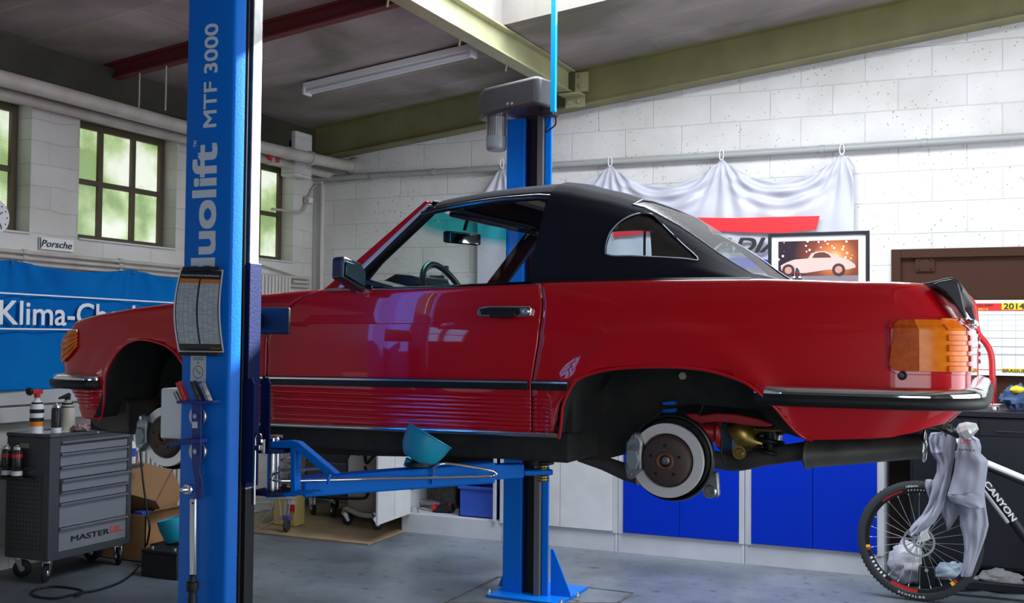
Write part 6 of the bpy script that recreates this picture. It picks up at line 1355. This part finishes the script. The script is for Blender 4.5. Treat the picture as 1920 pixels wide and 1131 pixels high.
# ============================================================ RIGHT SIDE: BENCH, CALENDAR, HOIST, BICYCLE
BY = 8.0; bx0, bx1 = at(1657.5, 900, y=BY).x+.01, .9; bz = at(1750, 768, y=BY).z
be = thing('work_bench', ((bx0+bx1)/2, 8.3, 0), 'long black metal workbench in front of the brown door', 'workbench')
B().box((bx0, BY-.02, bz-.04), (bx1, 8.9, bz)).build('bench_top', g.bench, be, bevel=.004)
B().box((bx0+.16, BY, .10), (bx1, 8.85, bz-.045)).build('bench_body', g.bench, be, smooth=0, bevel=.003)
B().box((bx0, BY+.35, 0), (bx0+.15, 8.85, bz-.045)).build('side_post', mat('dark_brown_wood', (.028, .017, .012), .7, var=(6, (.012, .008, .008))), be, smooth=0)
zl_ = at(1850, 818, y=BY).z
for k in range(3):
    a = bx0+.18+k*.42; d = B().box((a, BY-.012, zl_+.004), (a+.41, BY, bz-.06)).build('drawer', g.bench, be, smooth=0, bevel=.002); B().box((a+.1, BY-.022, zl_+.03), (a+.31, BY-.012, zl_+.04)).build('handle', g.pad, d, bevel=.002)
    B().box((a, BY-.010, .12), (a+.41, BY, zl_-.004)).build('door', g.bench, be, smooth=0, bevel=.002)
# calendar on the door
KY = YB-.035; k0, k1, k2 = at(1812, 703, y=KY), at(2010, 703, y=KY), at(1812, 563, y=KY)
cl = thing('wall_calendar', ((k0.x+k1.x)/2, KY, k0.z), 'large white yearly wall calendar with red bands on the brown door', 'calendar')
B().box((k0.x, KY, k0.z), (k1.x, KY+.012, k2.z)).build('sheet', g.paper, cl, smooth=0)
def K(px, py): return at(px, py, y=KY-.001)
def kb(px0, py0, px1, py1, name, m, off=.001): a, c_ = K(px0, py0), K(px1, py1); return B().box((a.x, KY-off-.001, c_.z), (c_.x, KY-off, a.z)).build(name, m, cl, smooth=0)
kb(1812, 569, 2010, 583, 'red_band', g.txtred); kb(1812, 692, 2010, 697, 'red_band', g.txtred); kb(1878, 568, 1925, 581, 'yellow_patch', g.txtyel, .002); kb(1878, 691, 1925, 699, 'yellow_patch', g.txtyel, .002)
def ktext(s_, px, py, px2, py2, m): a, b2, c_ = K(px, py), K(px2, py), K(px, py2); text(s_, 'lettering', (a.x, KY-.004, a.z), (b2.x-a.x, 0, 0), (0, 0, c_.z-a.z), m, cl, .001, bold=.02)
ktext('2014', 1882, 580, 1921, 569, g.txtblk); ktext('BRASILIEN', 1880, 698, 1932, 692, g.txtblk); ktext('CC-WM', 1830, 575, 1861, 571, g.txtblk); ktext('2014', 1834, 582, 1852, 578, g.txtyel)
glm = mat('calendar_grid_grey', (.35, .37, .42), .7)
for px in range(1826, 2000, 26): kb(px, 586, px+.8, 690, 'grid_line', glm)
for py in (590, 600, 610, 620, 634, 650, 665): kb(1815, py, 2005, py+.7, 'grid_line', glm)
q_ = K(1829, 664); B().lathe([(0, 0), (.018, 0), (.018, -.002), (0, -.002)], (q_.x, KY-.001, q_.z+.02), (0, 1, 0), 20).build('printed_badge', g.txtyel, cl); B().box((q_.x-.01, KY-.003, q_.z-.02), (q_.x+.01, KY-.001, q_.z+.005)).build('printed_badge', mat('badge_green', (.05, .35, .08), .5), cl)
# red hoist
HY = 8.25; ho = thing('hoist_arm', (at(1860, 765, y=HY).x, HY, bz), 'bent red tube frame standing on the black bench behind the car', 'hoist')
pth = [at(a, c_, y=HY) for a, c_ in ((1780, 550), (1804, 553), (1819, 562), (1827, 578), (1829, 598), (1834, 625), (1850, 646), (1859, 668), (1861, 712))]; pth.append(Vector((pth[-1].x, HY, bz+.01)))
b = B(); b.tube(spline(pth, 6), .021, 14); b.build('red_tube', g.red, ho, smooth=80)
q_ = pth[-1]; B().cyl((q_.x, HY, bz), (q_.x, HY, bz+.22), .026, 14).build('red_sleeve', g.dred, ho)
b = B(); b.tube([(q_.x-.05, HY-.02, bz+.035), (q_.x+.09, HY-.02, bz+.035)], .006, 8); b.lathe([(0, 0), (.045, 0), (.045, .02), (.03, .03), (0, .03)], (q_.x, HY, bz), (0, 0, 1), 20); b.build('base_clamp', g.steel, ho)
q_ = at(1907, 764, y=8.2); gv = lump((q_.x, 8.2, bz), .09, .07, .17, 8, mat('blue_grey_cloth', (.05, .09, .20), .8, bump=(20, .4)), 'work_gloves', 'blue and yellow work gloves heaped on the bench at the right', 'gloves', .35)
lump((q_.x, 8.14, bz+.12), .045, .03, .05, 9, g.txtyel, 'yellow_patch', '', '', .1, parent=gv)

# bicycle
HB = Vector(at(1724, 1012, y=7.3)); HB.z = .372; WR = .370
bk = thing('bicycle', (HB.x+.5, 7.3, 0), 'black and white mountain bike leaning by the bench, front wheel visible', 'bicycle')
def wheel(c_):
    b = B(); b.lathe([(WR-.048, -.014), (WR-.044, -.022), (WR-.02, -.026), (WR-.004, -.018), (WR, 0), (WR-.004, .018), (WR-.02, .026), (WR-.044, .022), (WR-.048, .014)], c_, (0, 1, 0), 96)
    for k in range(84):
        a = 2*PI*k/84; d = Vector((math.cos(a), 0, math.sin(a))); s_ = Vector((-d.z, 0, d.x))
        for yy in (-.017, .010): b.obox(c_+d*(WR-.008)+s_*(-.004)+Vector((0, yy, 0)), s_*.010, (0, .008, 0), d*.010)
    ty = b.build('tyre', g.tyre, bk, smooth=40)
    rm = B(); rm.lathe([(WR-.072, -.010), (WR-.070, -.012), (WR-.048, -.013), (WR-.046, 0), (WR-.048, .013), (WR-.070, .012), (WR-.074, 0), (WR-.072, -.010)], c_, (0, 1, 0), 96); rim = rm.build('rim', g.bench, bk, smooth=40)
    for a0, a1, r0, r1, m_ in ((108, 133, .060, .045, g.red), (238, 268, .068, .046, g.red), (203, 232, .066, .050, g.white), (84, 104, .060, .050, g.white), (189, 192, .072, .048, g.txtyel), (192, 195, .072, .048, g.red), (306, 310, .072, .048, g.txtyel), (310, 314, .072, .048, g.red)):
        if m_ is g.white: 
            segs = [(a0+k*(a1-a0)/6, a0+(k+.55)*(a1-a0)/6) for k in range(6)]
        else: segs = [(a0, a1)]
        for sa, sb in segs:
            def fn(u, v, sa=sa, sb=sb, r0=r0, r1=r1): a = math.radians(sa+(sb-sa)*u); r_ = WR-r0+(r0-r1)*v; return c_+Vector((math.cos(a)*r_, -.0140, math.sin(a)*r_))
            B().grid(fn, 6, 1).build('rim_decal', m_, rim, smooth=0)
    # tyre lettering
    for s_, ac, span, r_ in (('SCHWALBE', 262, 28, .026), ('URBAN', 97, 12, .030)):
        for k, ch_ in enumerate(s_):
            if ch_ == ' ': continue
            a = math.radians(ac+(k-(len(s_)-1)/2)*span/len(s_)) if ac > 180 else math.radians(ac-(k-(len(s_)-1)/2)*span/len(s_))
            d = Vector((math.cos(a), 0, math.sin(a))); tn = Vector((-d.z, 0, d.x)) if ac > 180 else Vector((d.z, 0, -d.x)); upv = -d if ac > 180 else d
            o_ = c_+d*(WR-r_)+Vector((0, -.0265, 0))-tn*.007-upv*.006
            text(ch_, 'lettering', o_, tn*.014, upv*.012, g.tsilver, ty, .0008, bold=.03)
    hb = B(); hb.cyl(c_-Vector((0, .05, 0)), c_+Vector((0, .05, 0)), .02, 18); hb.lathe([(0, 0), (.03, 0), (.03, .01), (0, .01)], c_+Vector((0, .035, 0)), (0, 1, 0), 18); hb.build('hub', g.bench, bk)
    for k in range(28):
        a = 2*PI*k/28; a2 = a+(.25 if k % 2 else -.25); sy = .035 if (k//2) % 2 else -.035
        o = B().tube([c_+Vector((math.cos(a2)*.025, sy, math.sin(a2)*.025)), c_+Vector((math.cos(a)*(WR-.07), 0, math.sin(a)*(WR-.07)))], .0013, 4).build('spoke', g.gpipe, bk, smooth=0)
        B().tube([c_+Vector((math.cos(a)*(WR-.088), 0, math.sin(a)*(WR-.088))), c_+Vector((math.cos(a)*(WR-.07), 0, math.sin(a)*(WR-.07)))], .003, 5).build('nipple', g.white, o, smooth=0)
wheel(HB)
# brake rotor with slanted arms
def rotor(c_, R0):
    cc = c_+Vector((0, -.045, 0)); b = B(); b.lathe([(R0-.014, 0), (R0, 0), (R0, .002), (R0-.014, .002), (R0-.014, 0)], cc, (0, 1, 0), 48)
    for k in range(12):
        a = 2*PI*k/12; b.obox(cc+Vector((math.cos(a)*.03, -.002, math.sin(a)*.03)), Vector((math.cos(a+.55), 0, math.sin(a+.55)))*(R0-.030), Vector((-math.sin(a), 0, math.cos(a)))*.006, (0, .002, 0))
    b.cyl(cc-Vector((0, .004, 0)), cc, .036, 20); b.build('brake_rotor', g.steel, bk)
rotor(HB, .095)
fh = at(1797, 845, y=7.3); ft = at(1805, 818, y=7.3)
for yy in (-.065, .065):
    o_ = HB+Vector((0, yy, 0)); tp_ = at(1781, 905, y=7.3)+Vector((0, yy, 0))
    B().tube([o_, o_.lerp(tp_, .3), tp_], [.013, .018, .020], 14).build('fork_leg', g.white, bk); 
    B().cyl(tp_, tp_.lerp(at(1794, 852, y=7.3)+Vector((0, yy, 0)), .9), .016, 12).build('fork_stanchion', g.bench, bk)
q_ = HB+Vector((0, -.075, 0)); B().lathe([(.006, 0), (.014, 0), (.014, .015), (.006, .015)], q_, (0, -1, 0), 18).build('axle_cap', g.white, bk)
b = B(); b.obox(HB+Vector((.02, -.08, .0)), (.05, 0, .03), (0, .02, 0), (-.02, 0, .04)); b.build('brake_caliper', g.white, bk, bevel=.006)
crn = at(1796, 852, y=7.3); B().tube([crn+Vector((0, -.075, 0)), crn+Vector((0, .075, 0))], .024, 12).build('fork_crown', g.white, bk)
htb = crn+Vector((.004, 0, .01)); htt = at(1801, 822, y=7.3)+Vector((0, 0, .0)); htt = htb+Vector((-.045, 0, .125)); B().tube([htb, htt], .027, 16).build('head_tube', g.bench, bk)
st_ = htt+Vector((.0, 0, .03)); B().tube([htt, st_, st_+Vector((-.07, 0, .01))], .018, 12).build('stem', g.black, bk)
hbp = st_+Vector((-.07, 0, .01)); hbb = B().tube(spline([hbp+Vector((.05, -.34, .02)), hbp+Vector((.01, -.14, .01)), hbp, hbp+Vector((.01, .14, .01)), hbp+Vector((.05, .34, .02))], 5), .014, 10).build('handlebar', g.black, bk)
for s_ in (-1, 1): B().tube([hbp+Vector((.035, s_*.25, .016)), hbp+Vector((.055, s_*.37, .02))], .018, 12).build('grip', g.black, hbb)
dt0 = at(1838, 896, y=7.3); dt1 = at(1985, 1095, y=7.3); bbk = at(1972, 1075, y=7.3)
dtc = at(1898, 975, y=7.3)
dtu = (dtc-dt0).normalized(); dtn = Vector((dtu.z, 0, -dtu.x)); dtn = dtn if dtn.x > 0 else -dtn
dtb = B().tube([htb+Vector((.02, 0, .02)), dt0, dtc], [.026, .034, .034], 18).build('down_tube', g.bench, bk)
B().tube([dt0-dtn*.022-Vector((0, .010, 0)), dtc-dtn*.022-Vector((0, .010, 0))], .020, 14).build('white_flash', mat('white_frame', (.60, .61, .63), .3), dtb); B().tube([dtc, bbk], [.031, .031], 18).build('down_tube_lower', g.bench, bk)
tt0 = at(1842, 866, y=7.3); tt1 = at(2010, 935, y=7.3); B().tube([htt.lerp(htb, .3), tt0, tt1], [.024, .022, .018], 16).build('top_tube', g.white, bk)
B().tube([tt0-Vector((0, 0, .024)), tt1-Vector((0, 0, .022))], .018, 14).build('top_tube_underside', g.bench, bk)
B().tube([bbk, tt1, tt1+(tt1-bbk)*.35], [.02, .018, .015], 14).build('seat_tube', g.bench, bk)
sd_ = tt1+(tt1-bbk)*.38; B().prism([sd_+Vector(v_) for v_ in ((-.10, -.07, 0), (.10, -.02, .01), (.10, .02, .01), (-.10, .07, 0))], (0, 0, .04)).build('saddle', g.black, bk, bevel=.015)
HR2 = Vector((HB.x+1.10, 7.3, .372)); wheel(HR2)
for yy in (-.06, .06): B().tube([bbk+Vector((0, yy*.5, 0)), HR2+Vector((0, yy, 0))], .012, 10).build('chain_stay', g.bench, bk); B().tube([tt1+Vector((0, yy*.4, 0)), HR2+Vector((0, yy, 0))], .010, 10).build('seat_stay', g.bench, bk)
cw = B(); cw.lathe([(.03, 0), (.09, 0), (.09, .004), (.03, .004), (.03, 0)], bbk-Vector((0, .05, 0)), (0, 1, 0), 32); cw.cyl(bbk-Vector((0, .06, 0)), bbk+Vector((0, .06, 0)), .022, 16); cw.tube([bbk-Vector((0, .06, 0)), bbk+Vector((.10, -.07, -.13))], .012, 8); cw.build('crankset', g.steel, bk)
# frame lettering along the down tube
uvec = (dtc-dt0).normalized(); nn_ = Vector((uvec.z, 0, -uvec.x)); nn_ = nn_ if nn_.x > 0 else -nn_
o_ = at(1849, 912, y=7.265); 
o_ = dt0+uvec*.035; o_.y = 7.262
text('CANYON', 'lettering', o_ - nn_*.004, uvec*.27, nn_*.036, g.white, bk, .001, bold=.03)
ll = thing('bicycle_lamp', at(1812, 803, y=7.0), 'clear shiny lamp on the bicycle handlebar under the car bumper', 'lamp')
a, c_ = at(1797, 812, y=7.02), at(1832, 800, y=7.0)
b = B(); b.tube([a, a.lerp(c_, .25), a.lerp(c_, .6), c_], [.030, .052, .048, .022], 10); b.build('lens', mat('clear_lamp', (.62, .62, .60), .12, .6, bump=(30, .5)), ll, smooth=20)
b = B(); b.tube([a+Vector((-.03, 0, .01)), a, a+Vector((.01, 0, -.01))], [.022, .034, .030], 12); b.tube([a+Vector((.0, 0, -.02)), hbp+Vector((.0, -.2, .01))], [.016, .016], 10); b.build('lamp_housing', g.black, ll)
# hoodie hung over the handlebar
hoo = thing('hooded_sweatshirt', (at(1800, 900, y=7.15).x, 7.15, .8), 'grey hooded sweatshirt hanging from the bicycle handlebar', 'sweatshirt')
def drape(rows, y, dep, name, seed, nf=9, fa=.10, closed_top=True):
    R = []; pts = []
    for i, (pl, pr, py) in enumerate(rows): pts.append((pl, pr, py))
    ex = []
    for k in range(len(pts)-1):
        for j in range(4):
            f_ = j/4; ex.append(tuple(pts[k][c]+(pts[k+1][c]-pts[k][c])*f_ for c in range(3)))
    ex.append(pts[-1]); N = 40; b = B()
    for i, (pl, pr, py) in enumerate(ex):
        l_, r_ = at(pl, py, y=y), at(pr, py, y=y); c_ = (l_+r_)/2; hw = (r_.x-l_.x)/2; sl = (r_.z-l_.z)/2
        row = []
        for k in range(N):
            a = 2*PI*k/N; f_ = 1+fa*math.sin(a*3+i*.22+seed)*.5+fa*2.6*noise.noise(Vector((math.cos(a)*2.2, math.sin(a)*2.2, i*.14+seed)))
            row.append(b.b.verts.new((c_.x+math.cos(a)*hw, y+math.sin(a)*dep*f_, c_.z+math.cos(a)*sl)))
        R.append(row)
    for A, C in zip(R, R[1:]):
        for k in range(N): b.b.faces.new((A[k], A[(k+1) % N], C[(k+1) % N], C[k]))
    b.b.faces.new(R[0][::-1]); b.b.faces.new(R[-1]); bmesh.ops.recalc_face_normals(b.b, faces=b.b.faces[:])
    return b.build(name, g.hoodie, hoo, smooth=80)
drape([(1799, 1820, 815), (1797, 1836, 824), (1795, 1840, 838), (1793, 1839, 850), (1791, 1853, 864), (1788, 1851, 885), (1783, 1848, 905), (1777, 1846, 925)], 7.13, .055, 'torso', 1, fa=.16)
b = drape([(1777, 1846, 923), (1776, 1846, 930), (1783, 1845, 941), (1812, 1846, 951)], 7.13, .05, 'hem', 2)
drape([(1768, 1790, 808), (1752, 1793, 815), (1742, 1793, 830), (1744, 1791, 848), (1757, 1789, 866), (1756, 1785, 886), (1748, 1783, 905), (1745, 1778, 925), (1740, 1772, 945), (1729, 1762, 965), (1712, 1752, 982), (1704, 1734, 994), (1706, 1716, 1003)], 7.17, .045, 'sleeve', 3, fa=.3)
drape([(1799, 1846, 925), (1799, 1848, 945), (1799, 1851, 965), (1800, 1854, 985), (1806, 1848, 1008), (1808, 1840, 1030), (1806, 1832, 1052), (1801, 1822, 1080)], 7.16, .035, 'sleeve', 5, fa=.3)
drape([(1752, 1800, 925), (1760, 1801, 945), (1763, 1799, 962), (1772, 1790, 978), (1776, 1779, 995)], 7.22, .02, 'back_flap', 7, fa=.5)
drape([(1735, 1756, 900), (1734, 1764, 912), (1738, 1766, 925), (1743, 1768, 938)], 7.20, .03, 'pocket_fold', 8, fa=.5)
drape([(1745, 1770, 812), (1741, 1772, 822), (1742, 1770, 835), (1746, 1768, 848)], 7.12, .04, 'hood', 9, fa=.4)
def htxt(s_, px, py, px2, py2, m, dy=7.035): a, b2, c_ = at(px, py, y=dy), at(px2, py+2, y=dy), at(px, py2, y=dy); text(s_, 'lettering', a, b2-a, c_-a, m, hoo, .001, bold=.015)
htxt('UNT', 1801, 832, 1822, 823, g.txtred); htxt('perfect-a', 1798, 846, 1828, 840, g.txtblk)
# bags and beam under the bench
lump((at(1703, 1040, y=7.75).x, 7.75, .001), .12, .12, .28, 12, g.bag, 'plastic_bag', 'pale plastic bag standing behind the bicycle wheel', 'bag', .22)
lump((at(1790, 1060, y=7.75).x, 7.75, .001), .13, .10, .17, 14, mat('blueish_bag', (.16, .21, .27), .5, bump=(14, .5)), 'plastic_bag', 'bluish crumpled bag lying behind the bicycle wheel', 'bag', .25)
lump((at(1876, 1065, y=7.8).x, 7.8, .001), .13, .09, .14, 17, mat('grey_bag', (.12, .12, .13), .6, bump=(14, .5)), 'plastic_bag', 'flat grey bag on the floor right of the bicycle wheel', 'bag', .25)
sb = thing('steel_bracket', (at(1740, 1080, y=7.55).x, 7.55, 0), 'black steel bar with upright foot on the floor behind the wheel', 'bracket')
q_ = at(1738, 1080, y=7.55); B().box((q_.x-.05, 7.52, .001), (q_.x+.05, 7.60, .17)).build('foot_plate', g.bench, sb, bevel=.004); B().box((q_.x+.05, 7.54, .05), (.75, 7.60, .10)).build('bar', g.bench, sb, bevel=.004); B().box((q_.x-.03, 7.54, .17), (q_.x+.02, 7.58, .34)).build('upright', g.bench, sb, bevel=.004)
q2_ = at(1737, 1070, y=7.51); B().lathe([(0, 0), (.012, 0), (.012, .008), (0, .008)], (q2_.x, 7.52, q2_.z), (0, -1, 0), 12).build('bolt', g.steel, sb)
q_ = at(1885, 1118, z=0); tag(B().box((q_.x, 7.0, .001), (q_.x+.5, 7.07, .05)).build('floor_bar', g.bench, bevel=.004), 'short black metal bar on the floor at the right edge', 'bar')
# recessed floor frame around the far post
cf_ = [at(px, py, z=0) for px, py in ((835, 1131), (935, 1082), (1186, 1112), (1160, 1131))]

b = B()
for p_, q_ in zip(cf_, cf_[1:]+cf_[:1]):
    d_ = (q_-p_); n_ = Vector((-d_.y, d_.x, 0)).normalized()*.012; b.obox(p_-n_, d_, n_*2, (0, 0, .002))
struct(b.build('trim_9', mat('dark_floor_joint', (.035, .032, .03), .7, var=(9, (.09, .08, .075))), smooth=0))
# unseen glowing window added behind the camera for blue reflections on the door
m = mat('added_window_glow', (.2, .25, .3), .3, emit=(.16, .48, 1.0), es=4.5)
b = B(); wx0, wx1, wz0_, wz1_ = -6.1, -5.2, 1.95, 3.3
for k in range(4): xx = wx0+(wx1-wx0)*k/3; b.box((xx-.025, YF+.001, wz0_), (xx+.025, YF+.05, wz1_))
for zz in (wz0_, (wz0_+wz1_)/2, wz1_): b.box((wx0-.03, YF+.001, zz-.025), (wx1+.03, YF+.048, zz+.025))
w = struct(b.build('window_5', g.wood, smooth=0))
for k in range(3):
    for j in range(2):
        xa_, za_ = wx0+(wx1-wx0)*k/3+.03, wz0_+(wz1_-wz0_)*j/2+.03
        B().box((xa_, YF+.002, za_), (xa_+(wx1-wx0)/3-.06, YF+.01, za_+(wz1_-wz0_)/2-.06)).build('pane', m, w, smooth=0)
